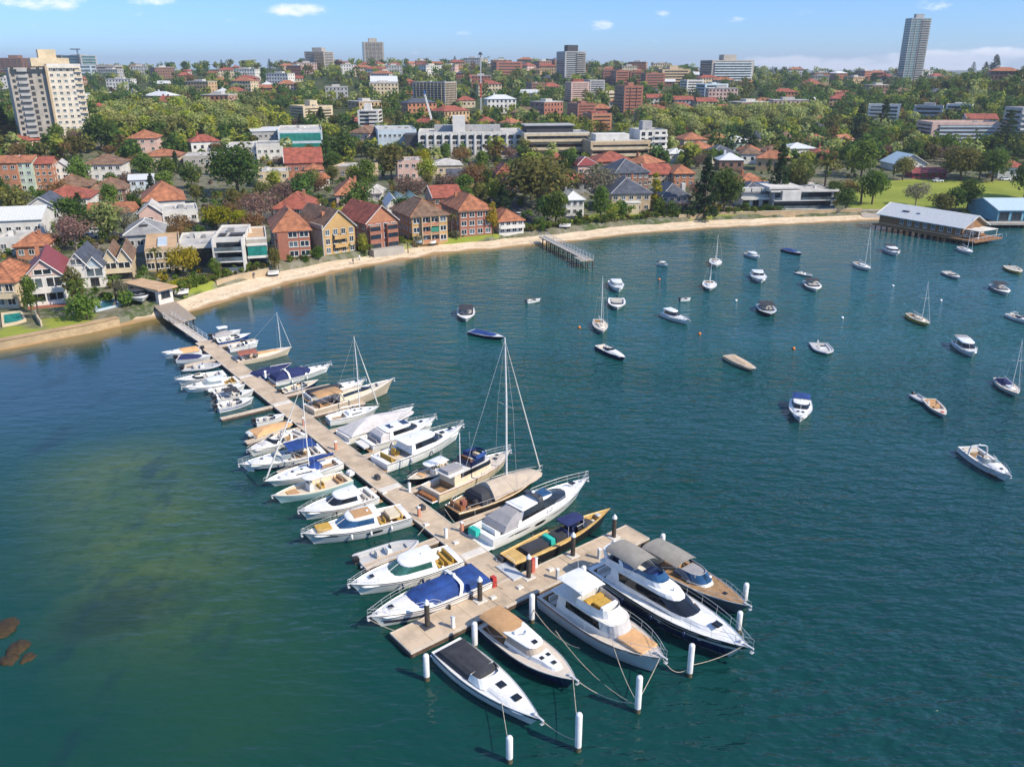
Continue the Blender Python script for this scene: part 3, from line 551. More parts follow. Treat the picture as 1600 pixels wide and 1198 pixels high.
    def aerial(b, x, y, h=2.4, base=None, lean=-.3):
        zb = b.sz(x) if base is None else base; MB().tube([(x * b.L, y * b.hb_, zb), (x * b.L + lean, y * b.hb_, zb + h)], .02, n=4).build('aerial', M['white'], b.root)
    def mast(b, x, top, boom=.42, boomz=1.4, furl=True, sailm='offw', spread=1, fore=.985, r=None, jib=None, back=True, bcover=None):
        zb = b.sz(x); X = x * b.L
        if top > 60:                           # a photo row for the masthead
            q = b.root.location + Vector((cos(b.root.rotation_euler.z), sin(b.root.rotation_euler.z), 0)) * X; top = max(4, z_at(q.y, top - 60) - zb)
        rr = r or max(.06, .0085 * top ** .9)
        mb = MB().tube([(X, 0, zb - .1), (X, 0, zb + top * .6), (X - .01 * top, 0, zb + top)], [rr, rr * .95, rr * .6], n=8); mo = mb.build('mast', M['alu'], b.root, 60)
        if boom:
            bz = zb + boomz * b.s; MB().tube([(X, 0, bz), (X - boom * b.L, 0, bz + .05)], .07 * b.s).build('boom', M['alu'], b.root)
            if bcover:
                R = [[(X - boom * b.L * t, y * w, bz + z * h) for y, z in ((-.14, .1), (-.1, .9), (0, 1.25), (.1, .9), (.14, .1), (0, -.5))] for t, w, h in ((.01, .6, .5), (.06, 1.2 * b.s, .5 * b.s), (.5, 1 * b.s, .38 * b.s), (1, .5 * b.s, .2 * b.s))]
                MB().loft(R).build('sail_cover', M[bcover], b.root, 50)
        tp = Vector((X - .01 * top, 0, zb + top * .985)); mb = MB(); sr = max(.012, .001 * top)
        if back: mb.tube([tp, (.01 * b.L, 0, b.sz(0) + .1)], sr, n=4)
        for k in range(spread):
            f = (k + 1) / (spread + 1) if spread > 1 else .56
            for sd in (1, -1): mb.tube([(X, 0, zb + top * f), (X - .15, sd * b.hb_ * .62, zb + top * f + .08)], .03 * b.s, n=4)
        for sd in (1, -1):
            mb.tube([tp, (X - .15, sd * b.hb_ * .62, zb + top * .56), (X - .1, sd * b.hb_ * .95, b.sz(x))], sr, n=4)
        mb.build('rigging', M['steel'], b.root)
        fo = Vector((fore * b.L, 0, b.sz(fore) + .1)); MB().tube([fo, fo.lerp(tp, .04), fo.lerp(tp, .5), tp], [sr, (jib or .06) if furl else sr, (jib or .06) * .9 if furl else sr, sr], n=6).build('furled_jib' if furl else 'forestay', M[sailm] if furl else M['steel'], b.root, 60)
    def tubes(b, r=.22, m='hyp'):             # inflatable collar round the sheer
        P = [Vector((t * b.L, b.hb(t), b.sz(t) - r * .4)) for t in b.ST[:-1]]; P = P + [Vector((b.L * .995, 0, b.sz(1) - r * .3))] + [Vector((q.x, -q.y, q.z)) for q in reversed(P)]
        MB().tube([P[0] + Vector((-.3, 0, 0))] + P + [P[-1] + Vector((-.3, 0, 0))], [r * .4] + [r] * len(P) + [r * .4], n=8).build('inflatable_tube', M[m], b.root, 60)
    def console(b, x, w=.28, h=.9, m='white', z=-.5, glass=True):
        zb = b.sz(x); X = x * b.L; W_ = w * b.hb_; MB().box(X - .35 * b.s, X + .35 * b.s, -W_, W_, zb + z * b.s, zb + (z + h) * b.s, 0, .1, .04).build('helm_console', M[m], b.root)
        if glass: MB().box(X + .16 * b.s, X + .22 * b.s, -W_ * .9, W_ * .9, zb + (z + h) * b.s, zb + (z + h + .35) * b.s).build('windscreen', M['glass'], b.root)

def cruiser(label, stern, bow, beam=.31, hull='white', cover=None, glass='glass', arch=None, bim=None, cat='motor boat', seats=True, group=None, rail=True, sport=True, fb=(1.0, 1.5), deck='deck', floor='teak', foredeck=.82, hatches=(.72,), name='motor_cruiser', band=None, stripe=None, outb=0, plat=True, xw=.62, mid=None, detail=True, cov_t=(.04, .5), ctop=.75):
    """Open sports cruiser: raised foredeck, wrap-round windshield, cockpit aft; cover = canvas over the cockpit."""
    b = Boat(name, label, cat, stern, bow, beam, hull, fb, deck, cock=(.06, xw - .14), floor=floor, band=band, group=group)
    b.house([(0, xw - .14, foredeck + .1, .86, .66, .26), (.26, xw - .12, foredeck + .06, .78, .56, .26), (.34, xw - .10, foredeck + .01, .68, .46, .24)], [('foredeck', deck, 'all')] * 2, cap='foredeck', capm=deck, camber=.1)
    if cover:
        b.cover([(.0, cov_t[0], xw + .03, .84, .82, .16), (ctop * .62, cov_t[0] + .03, xw, .78, .7, .14), (ctop, cov_t[0] + .1, xw - .09, .5, .5, .09), (ctop + .06, cov_t[0] + .16, xw - .14, .3, .3, .05)], cover, base=b.sz(.3) + .02)
    else:
        b.shield(xw - .2, xw + .03, .82, .25 if sport else .05, .55, .07, glass, .15)
        if seats:
            b.seat(xw - .24, .35, .26); b.seat(xw - .24, -.35, .26); b.seat(.09, 0, .62); b.console(xw - .15, .3, .75, 'white', -.5, False)
    if arch: b.arch(*arch)
    if bim: b.bimini(*bim)
    for t in hatches: b.hatch(t, 0, .24, 'glass', .34)
    if stripe: b.panel(.05, .9, .34, .48, stripe, 'hull_stripe')
    if mid: b.panel(*mid)
    if detail:
        if rail: b.railing(.56, .985, .5, mid=False)
        if plat: b.platform()
        b.anchor(); b.trim(foredeck, xw)
    if outb: b.outboard(outb)
    return b
def coupe(label, stern, bow, beam=.31, hull='white', roofm='white', glass='glass', cat='motor boat', fb=(1.05, 1.6), roof=(.28, .62), hatches=(.78,), floor='teak', sun=None, deck='deck', rail=True, tall=1.12, insert=None, hw=None, name='hardtop_cruiser', aft='open', band=None, wf=.66, group=None, cockm='ochre', nose=.8, cap=None):
    """Hardtop sports cruiser: raised foredeck, dark wrap-round glass, moulded roof, open cockpit aft."""
    b = Boat(name, label, cat, stern, bow, beam, hull, fb, deck, cock=(.05, roof[0] + .02), floor=floor, band=band, group=group, cw=.78)
    x0, x1 = roof
    b.house([(0, x0, nose + .12, .86, .62, .24), (.25, x0, nose + .08, .80, .55, .24), (.36, x0, nose, .72, .45, .22)], [('foredeck', deck, 'all')] * 2, cap='foredeck', capm=deck, camber=.06)
    zb = b.sz((x0 + nose) / 2); top = b.house([(.0, x0 - .02, x1 + .12, .84, .76, .20), (.32, x0 - .01, x1 + .10, .80, .72, .20), (tall * .82, x0, x1 + .0, .70, wf, .13), (tall * .92, x0 - .03, x1 + .0, .72, wf + .02, .13), (tall, x0 - .05, x1 - .01, .68, wf - .03, .12)],
            [('cabin', 'white', 'all'), ('window_band', glass, 'fs'), ('roof', roofm if not insert else 'white', 'all'), ('roof', roofm if not insert else 'white', 'all')], cap='roof', capm=roofm if not insert else 'white', base=zb - .05, camber=.07)
    b.zr = zb - .05 + tall * b.s
    mbm = MB()                                     # mullions proud of the glass
    for sd in (-1, 0, 1): mbm.tube([((x1 + .10 - .012 * abs(sd) * 4) * b.L + .03, sd * .36 * b.hb_, zb + .27 * b.s), ((x1 - .012 * abs(sd) * 2) * b.L + .02, sd * .31 * b.hb_, zb - .05 + tall * .83 * b.s)], .035 * b.s, n=4)
    mbm.build('mullion', M['white'], b.root)
    if insert: MB().box((x0 + .01) * b.L, (x1 - .06) * b.L, -.5 * b.hb_, .5 * b.hb_, b.zr - .02, b.zr + .1 * b.s, 0, .1, .12).build('roof_panel', M[insert], b.root)
    if sun:
        for (a, c, w, mm) in sun: MB().box(a * b.L, c * b.L, -w * b.hb_, w * b.hb_, b.zr - .02, b.zr + .095 * b.s, 0, .05, .05).build('sunroof', M[mm], b.root)
    for t in hatches: b.hatch(t, 0, .24, 'glass', .36)
    if hw: b.panel(*hw)
    b.seat(.09, 0, .6, m=cockm); b.seat(x0 - .08, .45, .22, m=cockm)
    if rail: b.railing(.5, .985, .55)
    b.platform(); b.anchor(); b.dome((x0 + x1) / 2 - .08, 0, b.zr + .05, .16); b.trim(nose, x1)
    b.hatch(.2, .75, .1, 'white', .1, 'locker')
    return b
def sailboat(label, stern, bow, top, mx=.6, beam=.30, hull='white', deck='deck', group=None, cabinm='white', dodger=None, bcover=None, fb=(.95, 1.25), cat='sailing boat', jib=.06, spread=1, name='sailing_yacht', boom=.42, trunk=(.36, .74), rail=True, floor='teak', furl=True):
    b = Boat(name, label, cat, stern, bow, beam, hull, fb, deck, tr=.62, tm=.45, pw=2.0, rake=.12, cock=(.06, .32), cw=.55, floor=floor, group=group)
    b.house([(0, *trunk, .58, .42, .1), (.3, trunk[0] + .01, trunk[1] - .02, .54, .36, .1), (.42, trunk[0] + .02, trunk[1] - .04, .47, .3, .09)], [('window_band', 'glass', 'sides'), ('cabin', cabinm, 'all')], cap='cabin', capm=cabinm)
    if dodger: b.cover([(.2, .28, .46, .52, .48, .06), (.75, .28, .42, .46, .4, .05), (.85, .29, .39, .34, .3, .03)], dodger, 'dodger')
    for t in (.52, .64, .82): b.hatch(t, 0, .2, 'glass', .45 if t < .75 else .05)
    b.mast(mx, top, boom, 1.3, furl, 'offw', spread, jib=jib, bcover=bcover)
    if rail: b.railing(.03, .985, .5, mid=False)
    MB().tube([(.13 * b.L, -.25, b.sz(.1)), (.13 * b.L, 0, b.sz(.1) + .5 * b.s), (.13 * b.L, .25, b.sz(.1))], .03).build('helm_wheel', M['steel'], b.root)
    return b
def runabout(label, stern, bow, beam=.36, hull='white', deck='deck', outb=1, screen=True, bim=None, cover=None, cat='runabout', seatm='cush', fb=(.85, 1.2), floor='deckg', om='black', name='runabout', group=None, rail=False, stripe=None, cock=(.08, .62)):
    b = Boat(name, label, cat, stern, bow, beam, hull, fb, deck, cock=cock, floor=floor, group=group, cw=.78)
    if cover: b.cover([(.02, .03, cock[1] + .12, .88, .78, .2), (.3, .08, cock[1] + .06, .7, .6, .18), (.55, .2, cock[1] - .1, .35, .34, .12)], cover, base=b.sz(.3))
    else:
        b.seat(.12, 0, .6, m=seatm); b.seat(cock[1] - .24, .34, .22, m=seatm); b.seat(cock[1] - .24, -.34, .22, m=seatm)
        if screen: b.shield(cock[1] - .16, cock[1] + .06, .74, 0, .42, .06, 'glass', .14)
    if bim: b.bimini(*bim)
    if stripe: b.panel(.02, .92, .3, .5, stripe, 'hull_stripe')
    if outb: b.outboard(outb, om)
    if rail: b.railing(.6, .98, .4, mid=False)
    return b
def rib(label, stern, bow, beam=.42, tube='hyp', outb=1, group=None, console=True, cat='inflatable boat', om='black', floor='deckg', cov=None):
    b = Boat('inflatable_boat', label, cat, stern, bow, beam, 'hgrey', (.5, .75), 'deckg', tr=.95, tm=.5, pw=2.6, cock=(.05, .8), floor=floor, group=group, cw=.7, sole=.3)
    b.tubes(.23 * max(.8, b.s), tube)
    if console: b.console(.5, .3, .8, 'white', -.3); b.seat(.3, 0, .35, -.3)
    if cov: b.cover([(.02, .1, .8, .8, .7, .2), (.25, .2, .7, .5, .4, .15)], cov, base=b.sz(.3))
    b.outboard(outb, om); return b
# ------------------------------------------------------------------ the boats at the marina
GD = 'boats berthed along the jetty'
# --- berthed across the head of the pontoon, bows to the camera
b = Boat('motor_cruiser', 'white motor cruiser with black cockpit cover and two dark deck hatches, outside the pontoon head', 'motor boat', (697, 1008), (846, 1123), 3.7, 'white', (1.05, 1.35), cock=(.05, .42), pw=2.0, tm=.3, band='black', rake=.1, group=GD, rail='hgrey')
b.house([(0, .38, .9, .82, .6, .3), (.2, .4, .86, .74, .52, .3), (.3, .42, .8, .62, .42, .26)], [('foredeck', 'deck', 'all')] * 2, cap='foredeck', capm='deck', camber=.08)
b.house([(.12, .40, .58, .80, .78, .10), (.7, .41, .52, .70, .66, .08)], [('windshield', 'white', 'fs0')], cap=None, base=b.sz(.4) - .05)
b.cover([(.12, .03, .47, .84, .80, .05), (.52, .06, .47, .74, .72, .05), (.74, .14, .46, .55, .55, .05), (.80, .2, .44, .35, .35, .04)], 'charc', 'cockpit_cover')
b.hatch(.60, .06, .34, 'glass', .38); b.hatch(.76, .04, .32, 'glass', .36); b.anchor(); b.panel(.03, .93, .2, .26, 'steel', 'rub_rail'); b.windlass(.94)
MB().box(-.03 * b.L, .02 * b.L, -1.6, 1.6, .5, .62, 0, .1, .1).build('swim_platform', M['white'], b.root)

b = Boat('picnic_cruiser', 'navy hulled cruiser with white pilothouse roof and long tan awning over its cockpit', 'motor boat', (766, 968), (901, 1063), 3.7, 'navy', (1.0, 1.6), 'tandeck', cock=(.04, .36), pw=2.3, tm=.42, band=None, rail='cream', group=GD)
b.house([(0, .30, .62, .66, .6, .12), (.42, .31, .62, .64, .56, .12), (.95, .32, .585, .6, .5, .1), (1.15, .32, .56, .58, .46, .09)], [('cabin', 'white', 'all'), ('window_cover', 'beige', 'fs0'), ('window_cover', 'beige', 'fs0')], cap=None)
b.house([(1.15, .29, .59, .66, .54, .1), (1.25, .29, .585, .66, .54, .1)], [('roof', 'white', 'all')], capm='white', camber=.1)
b.bimini(.0, .34, .74, 1.25, 'tanvas', 'awning', .3); b.panel(.02, .3, -.02, -.01, 'tanvas', 'awning_curtain')
b.house([(.0, .58, .84, .55, .4, .14), (.4, .59, .82, .48, .34, .13)], [('trunk_cabin', 'white', 'all')], cap='trunk_cabin', capm='white', camber=.06)
for t, y in ((.66, .2), (.66, -.2), (.76, .0)): b.hatch(t, y, .2, 'glass', .46)
zt = b.sz(.45) + 1.3 * b.s; MB().tube([(.40 * b.L, -.5, zt), (.44 * b.L, 0, zt + .15), (.40 * b.L, .4, zt)], .05).build('aerial', M['steel'], b.root); MB().box(.52 * b.L, .56 * b.L, -.25, .25, zt - .2, zt + .02, 0, .04, .04).build('hatch', M['glass'], b.root)
b.dome(.37, -.3, zt - .05, .2); b.windlass(.93); b.anchor(); b.panel(.0, .99, .01, .06, 'cream', 'toe_rail')
MB().box(-.05 * b.L, .0, -1.5, 1.5, .45, .55).build('swim_platform', M['teak'], b.root)

b = Boat('flybridge_trawler', 'grey hulled trawler yacht with white flybridge awning and tan foredeck cover', 'motor yacht', (862, 926), (1038, 1040), 4.5, 'hgrey', (1.2, 1.9), 'tandeck', cock=(.03, .22), pw=2.6, tm=.45, rail='wood', group=GD, sole=.7)
b.house([(0, .17, .66, .74, .68, .1), (.55, .175, .66, .72, .66, .1), (1.1, .18, .64, .68, .62, .1), (1.28, .12, .66, .76, .68, .1), (1.36, .12, .655, .76, .68, .1)], [('cabin', 'offw', 'all'), ('window_band', 'glass', 'sides', ('cabin', 'offw')), ('cabin', 'offw', 'all'), ('upper_deck', 'offw', 'all')], cap='upper_deck', capm='offw', camber=.02)
zb = b.top
b.house([(-.05, .34, .60, .66, .58, .12), (.7, .35, .585, .68, .6, .11)], [('flybridge', 'white', 'all')], cap=None, base=zb)
b.house([(.0, .36, .575, .6, .52, .1), (.06, .36, .575, .6, .52, .1)], [('flybridge_deck', 'ochre', 'all')], cap='flybridge_deck', capm='ochre', base=zb + .02, camber=0)
b.house([(-1.4, .56, .70, .68, .62, .1), (-.6, .565, .69, .66, .58, .1), (.02, .57, .665, .62, .54, .09)], [('screen_cover', 'pgrey', 'fs0')] * 2, cap=None, base=zb)
b.pad(.38, .42, .5, .08, .45, 'ochre', 'settee', base=zb); b.pad(.52, .55, .45, .08, .7, 'white', 'helm_console', base=zb); b.pad(.43, .5, .35, .4, .06, 'ochre', 'sun_pad', base=zb, y=.1)
b.bimini(.16, .40, .66, 1.45, 'white', 'awning', .12, False, base=zb - .2); b.posts((.19, .38), .6, 1.0, 2.75)
b.pad(.68, .88, .5, .05, .16, 'orange', 'foredeck_cover'); b.railing(.3, .985, .75, inset=.1); b.windlass(.94); b.anchor()
b.dome(.14, .3, zb + .02, .28, 'teal_bundle', 'teal'); b.pad(.14, .2, .2, .02, .3, 'teal', 'inflatable_dinghy', base=zb, y=.35); b.panel(.0, .97, .12, .17, 'wood', 'rub_rail'); b.aerial(.2, .4, 3.0, zb); b.seat(.08, 0, .6, -.65)

b = Boat('flybridge_yacht', 'largest white flybridge motor yacht with taupe bimini and dark wrap window at the pontoon head', 'motor yacht', (940, 884), (1172, 1024), 4.9, 'hgrey', (1.2, 1.8), 'white', cock=(.03, .2), pw=2.5, tm=.4, band='black', rake=.11, floor='teak', group=GD, sole=.8)
b.panel(.0, .97, .44, .8, 'navy', 'lower_hull_band'); b.panel(.0, .98, .13, .19, 'steel', 'rub_rail'); b.panel(.3, .5, .3, .42, 'glass', 'hull_window', taper=.7); b.panel(.55, .7, .28, .38, 'glass', 'hull_window', taper=.7)
b.house([(0, .13, .86, .78, .56, .3), (.35, .14, .83, .74, .5, .3), (.5, .16, .8, .66, .42, .28)], [('foredeck', 'white', 'all')] * 2, cap='foredeck', capm='white', camber=.06)
b.house([(.25, .15, .70, .76, .64, .2), (.5, .16, .69, .74, .62, .2), (1.08, .16, .58, .66, .54, .18), (1.22, .08, .57, .74, .54, .17), (1.36, .08, .56, .74, .52, .17)], [('cabin', 'white', 'all'), ('window_band', 'glass', 'fs'), ('flybridge', 'white', 'all'), ('flybridge', 'white', 'all')], cap='flybridge', capm='white', camber=.05)
zb = b.top
b.house([(-.05, .12, .5, .68, .52, .16), (.45, .12, .46, .7, .5, .14)], [('flybridge_coaming', 'white', 'all')], cap=None, base=zb)
b.house([(.42, .22, .47, .66, .5, .14), (.75, .2, .43, .6, .44, .12)], [('windscreen', 'gblue', 'fs')], cap=None, base=zb)
b.bimini(.10, .33, .62, 1.25, 'taupe', 'bimini', .4, True, base=zb); b.pad(.14, .22, .5, .05, .4, 'navy', 'settee', base=zb); b.pad(.34, .38, .3, .05, .6, 'navy', 'helm_console', base=zb); b.pad(.38, .42, .4, .1, .3, 'bcan', 'instrument_cover', base=zb)
b.hatch(.80, 0, .3, 'glass', .5); b.railing(.35, .985, .75, inset=.08); b.windlass(.94); b.anchor(); b.platform(.05, .85, 'teak', .3); b.seat(.06, 0, .65, -.7, 'white'); b.arch(.14, .7, 1.0, base=zb, wid=.4); b.fenders((.3, .5, .7), -1)
for t in (.45, .52): MB().box(t * b.L - .06, t * b.L + .06, -.06, .06, zb, zb + .25 * b.s).build('horn', M['steel'], b.root)

b = Boat('open_cruiser', 'grey hulled cruiser with teak foredeck and taupe bimini, the outermost at the pontoon head', 'motor boat', (1012, 864), (1171, 948), 3.9, 'slate', (1.15, 1.5), 'teak', cock=(.05, .52), pw=2.2, tm=.4, rail='hgrey', floor='teak', group=GD)
b.house([(.0, .48, .66, .62, .55, .14), (.3, .49, .64, .58, .5, .13)], [('coachroof', 'white', 'all')], cap='coachroof', capm='white', camber=.08)
b.shield(.34, .63, .66, .28, .62, .06, 'gblue', .16); b.bimini(.03, .40, .78, 1.35, 'taupe', 'bimini', .28)
b.pad(.40, .55, .5, .45, .34, 'gcan', 'dash_cover'); b.seat(.1, 0, .62, -.5, 'cream'); b.seat(.32, .3, .24, -.5, 'tanvas'); b.console(.42, .3, .8, 'white', -.5, False); b.hatch(.78, 0, .2, 'glass', .08); b.dome(.6, .3, b.sz(.6) + .5, .16); b.railing(.62, .985, .45, mid=False); b.anchor(); b.platform(.05, .8); b.panel(.0, .99, .0, .05, 'hgrey', 'gunwale')

# --- right side of the jetty, from the pontoon head towards the shore
b = Boat('wooden_launch', 'long golden decked launch with black cockpit covers and a turquoise towel roll', 'launch', (793, 876), (953, 798), 3.3, 'black', (1.0, 1.45), 'gold', cock=(.12, .86), pw=1.9, tm=.42, tr=.8, floor='gold', rail='gold', group=GD, cw=.66)
b.pad(.14, .34, .48, -.4, .6, 'charc', 'engine_cover'); b.pad(.355, .40, .5, -.4, .72, 'teal', 'towel_roll'); b.pad(.41, .52, .46, -.4, .6, 'charc', 'seat_cover'); b.pad(.74, .84, .2, -.5, .2, 'cush', 'bow_seat')
b.slab(.5, .69, .62, .56, .05, 1.05, .1, 'ncan', 'roof'); b.posts((.52, .67), .52, -.3, 1.08); b.console(.6, .34, 1.0, 'navy', -.5, False); b.seat(.53, 0, .4, -.5, 'ncan'); b.shield(.6, .74, .6, .05, .5, .04, 'glass', .06)
b.cover([(.0, .66, .80, .6, .5, .05), (.18, .67, .76, .5, .42, .04)], 'charc', 'bow_cover'); b.hatch(.87, 0, .22, 'hgrey', .06)

b = Boat('sport_yacht', 'white sport yacht with blue glass sunroof, dark hull windows and grey aft canvas', 'motor yacht', (752, 838), (917, 754), 4.6, 'white', (1.1, 1.65), 'white', cock=(.04, .26), pw=2.5, tm=.4, rail='hgrey', floor='teak', group=GD, rake=.11)
b.house([(0, .22, .9, .84, .6, .3), (.35, .24, .86, .76, .52, .3), (.5, .26, .82, .66, .42, .28)], [('foredeck', 'white', 'all')] * 2, cap='foredeck', capm='white', camber=.06)
b.house([(.3, .26, .78, .78, .62, .22), (.55, .27, .75, .74, .58, .22), (1.05, .3, .62, .62, .5, .14), (1.16, .28, .61, .62, .48, .13)], [('window_band', 'glass', 'fs0', ('cabin', 'white')), ('window_band', 'glass', 'fs0', ('cabin', 'white')), ('roof', 'white', 'all')], cap='roof', capm='white', camber=.06)
zb = b.top; MB().box(.49 * b.L, .60 * b.L, -.36 * b.hb_, .36 * b.hb_, zb - .02, zb + .09, 0, .05, .06).build('sunroof', M['gblue'], b.root); MB().box(.30 * b.L, .43 * b.L, -.5 * b.hb_, .5 * b.hb_, zb - .02, zb + .10, 0, .06, .06).build('roof_panel', M['white'], b.root)
b.cover([(.1, .10, .33, .80, .80, .06), (.6, .13, .33, .74, .7, .05), (1.0, .2, .32, .56, .56, .04), (1.14, .26, .315, .44, .44, .03)], 'gcan', 'aft_canvas', camber=.04)
b.arch(.46, .62, .5, 'dgrey', 0, .16, .5, base=zb - .1); b.dome(.47, -.4, zb + .3, .22, m='black'); b.panel(.12, .32, .24, .38, 'glass', taper=.9); b.panel(.36, .46, .3, .58, 'glass', taper=.6); b.panel(.5, .68, .26, .36, 'glass', taper=.9); b.panel(.7, .86, .2, .28, 'glass', taper=.9)
b.hatch(.84, 0, .26, 'glass', .5); b.railing(.48, .985, .75, inset=.08); b.platform(.06, .9, 'white', .4); b.pad(-.035, .01, .3, -.3, .55, 'teal', 'rolled_dinghy', y=.4); b.seat(.06, -.1, .5, -.4, 'white'); b.anchor(); b.aerial(.02, .5, 2.6); b.windlass(.94)

b = sailboat('large dark hulled sailing yacht with beige boom tent, black dodger and tallest mast', (706, 798), (846, 735), 587, .59, 4.5, 'black', 'teak', GD, 'beige', None, None, (1.0, 1.35), jib=.085, spread=1, boom=0, trunk=(.36, .6))
b.cover([(.2, .34, .985, .98, .84, .5), (.75, .35, .9, .7, .5, .3), (1.25, .36, .66, .32, .2, .08), (1.4, .365, .6, .1, .08, .03)], 'beige', 'boom_tent', camber=.05)
b.cover([(.0, .22, .36, .84, .82, .05), (.7, .23, .36, .72, .66, .05), (1.05, .25, .35, .5, .48, .04)], 'charc', 'dodger'); b.panel(.0, .99, .0, .08, 'gold', 'toe_rail'); b.seat(.05, 0, .5, -.3, 'wood'); b.console(.12, .15, .9, 'rcan', -.4, False); b.dome(.18, -.55, b.sz(.2) + .5, .3, 'horseshoe_cover', 'rubber')

b = Boat('trawler_yacht', 'classic trawler yacht with open flybridge, blue windbreak and varnished stern', 'motor yacht', (672, 768), (797, 708), 4.1, 'cream', (1.1, 1.65), 'tandeck', cock=(.03, .2), pw=2.5, tm=.45, rail='wood', group=GD, floor='teak', sole=.6)
b.house([(0, .2, .72, .72, .6, .12), (.6, .2, .71, .7, .58, .12), (1.05, .21, .69, .66, .54, .11), (1.2, .14, .69, .74, .58, .11), (1.28, .14, .685, .74, .58, .11)], [('cabin', 'cream', 'all'), ('window_band', 'glass', 'fs', ('cabin', 'cream')), ('upper_deck', 'offw', 'all'), ('upper_deck', 'offw', 'all')], cap='upper_deck', capm='offw', camber=.03)
zb = b.top; b.house([(-.03, .40, .64, .64, .56, .1), (.65, .41, .63, .66, .58, .1)], [('flybridge', 'navy', 'all')], cap=None, base=zb); b.seat(.44, 0, .45, .0, 'wood', base=zb); b.pad(.56, .6, .4, .0, .65, 'cream', 'helm_console', base=zb)
b.house([(.65, .48, .65, .64, .56, .1), (1.1, .47, .63, .6, .52, .1)], [('windbreak', 'bcan', 'front', ('windbreak', 'bcan'))], cap=None, base=zb)
b.pad(.16, .34, .45, .0, .35, 'gcan', 'dinghy', base=zb); MB().tube([(.36 * b.L, 0, zb), (.36 * b.L, 0, zb + 4.6)], .07).build('mast', M['alu'], b.root); b.aerial(.2, .5, 5.5, zb); b.aerial(.42, -.6, 5.0, zb)
MB().tube([(.62 * b.L, .62 * b.hb_ + .32 * cos(a), zb + .35 + .32 * sin(a)) for a in [2 * pi * i / 10 for i in range(10)]], .08, closed=True).build('life_ring', M['buoy'], b.root)
b.railing(.5, .985, .7); b.hatch(.8, .0, .25, 'glass', .08); b.hatch(.86, .25, .18, 'glass', .08); b.platform(.07, .75, 'white', .35); b.panel(.0, .98, .02, .1, 'wood', 'cap_rail'); b.pad(-.06, -.005, .7, -.85, .4, 'wood', 'transom_board'); b.windlass(.93); b.anchor()

b = Boat('fishing_boat', 'small dark hulled fishing boat with white T-top, sitting low beside the trawler yacht', 'fishing boat', (706, 722), (637, 744), 2.6, 'black', (.8, 1.3), 'cream', cock=(.06, .66), floor='tandeck', group=GD, rail='cream')
b.slab(.16, .62, .72, .62, .08, 1.45, .1, 'white', 'hard_top'); b.posts((.22, .5), .5, -.4, 1.5); b.console(.42, .36, .95, 'white', -.5); b.seat(.28, 0, .4, -.5, 'cream'); b.pad(.66, .76, .5, .0, .14, 'orange', 'bow_cushion'); b.railing(.6, .99, .45, mid=False); b.outboard(1); b.aerial(.3, .3, 3)
coupe('large white hardtop cruiser with arched roof, third from the big beige tented yacht', (592, 722), (723, 668), 4.4, roof=(.3, .62), glass='glass', fb=(1.05, 1.6), group=GD, floor='tandeck', cockm='ochre', deck='white', hatches=(.74, .84), tall=1.14)
b = coupe('grey sided hardtop yacht with two dark blue sunroofs and a tender on its stern', (572, 690), (681, 652), 4.2, roof=(.26, .60), sun=((.29, .36, .34, 'navy'), (.48, .57, .36, 'navy')), glass='glass', fb=(1.05, 1.6), group=GD, deck='white', floor='tandeck', tall=1.14, cockm='gcan')
b.house([(.0, .12, .28, .78, .76, .03), (.75, .13, .28, .74, .7, .03), (1.2, .18, .28, .6, .6, .03)], [('aft_canvas', 'pgrey', 'all')] * 2, cap='aft_canvas', capm='pgrey', camber=.04); b.house([(.1, -.09, -.0, .6, .6, .03), (.4, -.095, .0, .64, .64, .03)], [('tender', 'white', 'all')], cap='tender', capm='offw', camber=.0, base=.5)
b = Boat('covered_yacht', 'motor yacht wrapped in a pale grey storage cover from stern to bow', 'motor yacht', (535, 680), (646, 638), 3.9, 'offw', (1.1, 1.7), cock=(.04, .3), pw=2.4, group=GD)
b.cover([(.0, .02, .985, 1.0, .9, .5), (.14, .03, .97, .96, .84, .48), (.5, .10, .86, .66, .46, .3), (1.0, .22, .58, .42, .34, .12), (1.2, .3, .48, .22, .2, .06)], 'pgrey', 'storage_cover', base=b.sz(.3) - .02); b.platform(.08, .9, 'white', .4); b.railing(.7, .985, .4, mid=False)
sailboat('flush decked white sloop with bare boom beside the covered yacht', (512, 653), (592, 631), 585, .62, 3.3, 'white', 'white', GD, 'white', None, None, (1.1, 1.3), jib=.10, boom=.36)
b = Boat('lobster_cruiser', 'long sand coloured cruiser with tan bimini over a teak cockpit', 'motor boat', (483, 640), (615, 598), 3.8, 'tanh', (1.1, 1.75), 'tandeck', cock=(.05, .34), group=GD, rail='cream', pw=2.1)
b.house([(.0, .3, .74, .7, .5, .2), (.35, .31, .72, .66, .46, .2), (.7, .32, .6, .54, .38, .14), (.78, .33, .58, .48, .34, .13)], [('cabin', 'cream', 'all'), ('window_band', 'glass', 'fs', ('cabin', 'cream')), ('cabin', 'cream', 'all')], cap='cabin', capm='cream'); b.bimini(.07, .34, .76, 1.35, 'tanvas', 'bimini', .2)
for t, y in ((.66, .3), (.7, -.2), (.74, .25), (.78, -.15), (.8, .2)): b.hatch(t, y, .15, 'glass', .1)
b.seat(.1, 0, .6, -.5, 'tanvas'); b.anchor(); b.platform(.05, .8); b.pad(.04, .06, .7, .0, .1, 'teak', 'transom')
b = cruiser('white cruiser with slate grey cockpit cover between the small navy boat and the sand cruiser', (480, 616), (571, 591), 3.5, cover='charc', group=GD, cov_t=(.02, .42), ctop=.6, hatches=(.72, .84))
runabout('small navy runabout with cream bow, half hidden behind the grey covered cruiser', (440, 609), (497, 589), .3, 'navy', 'cream', 1, True, group=GD)
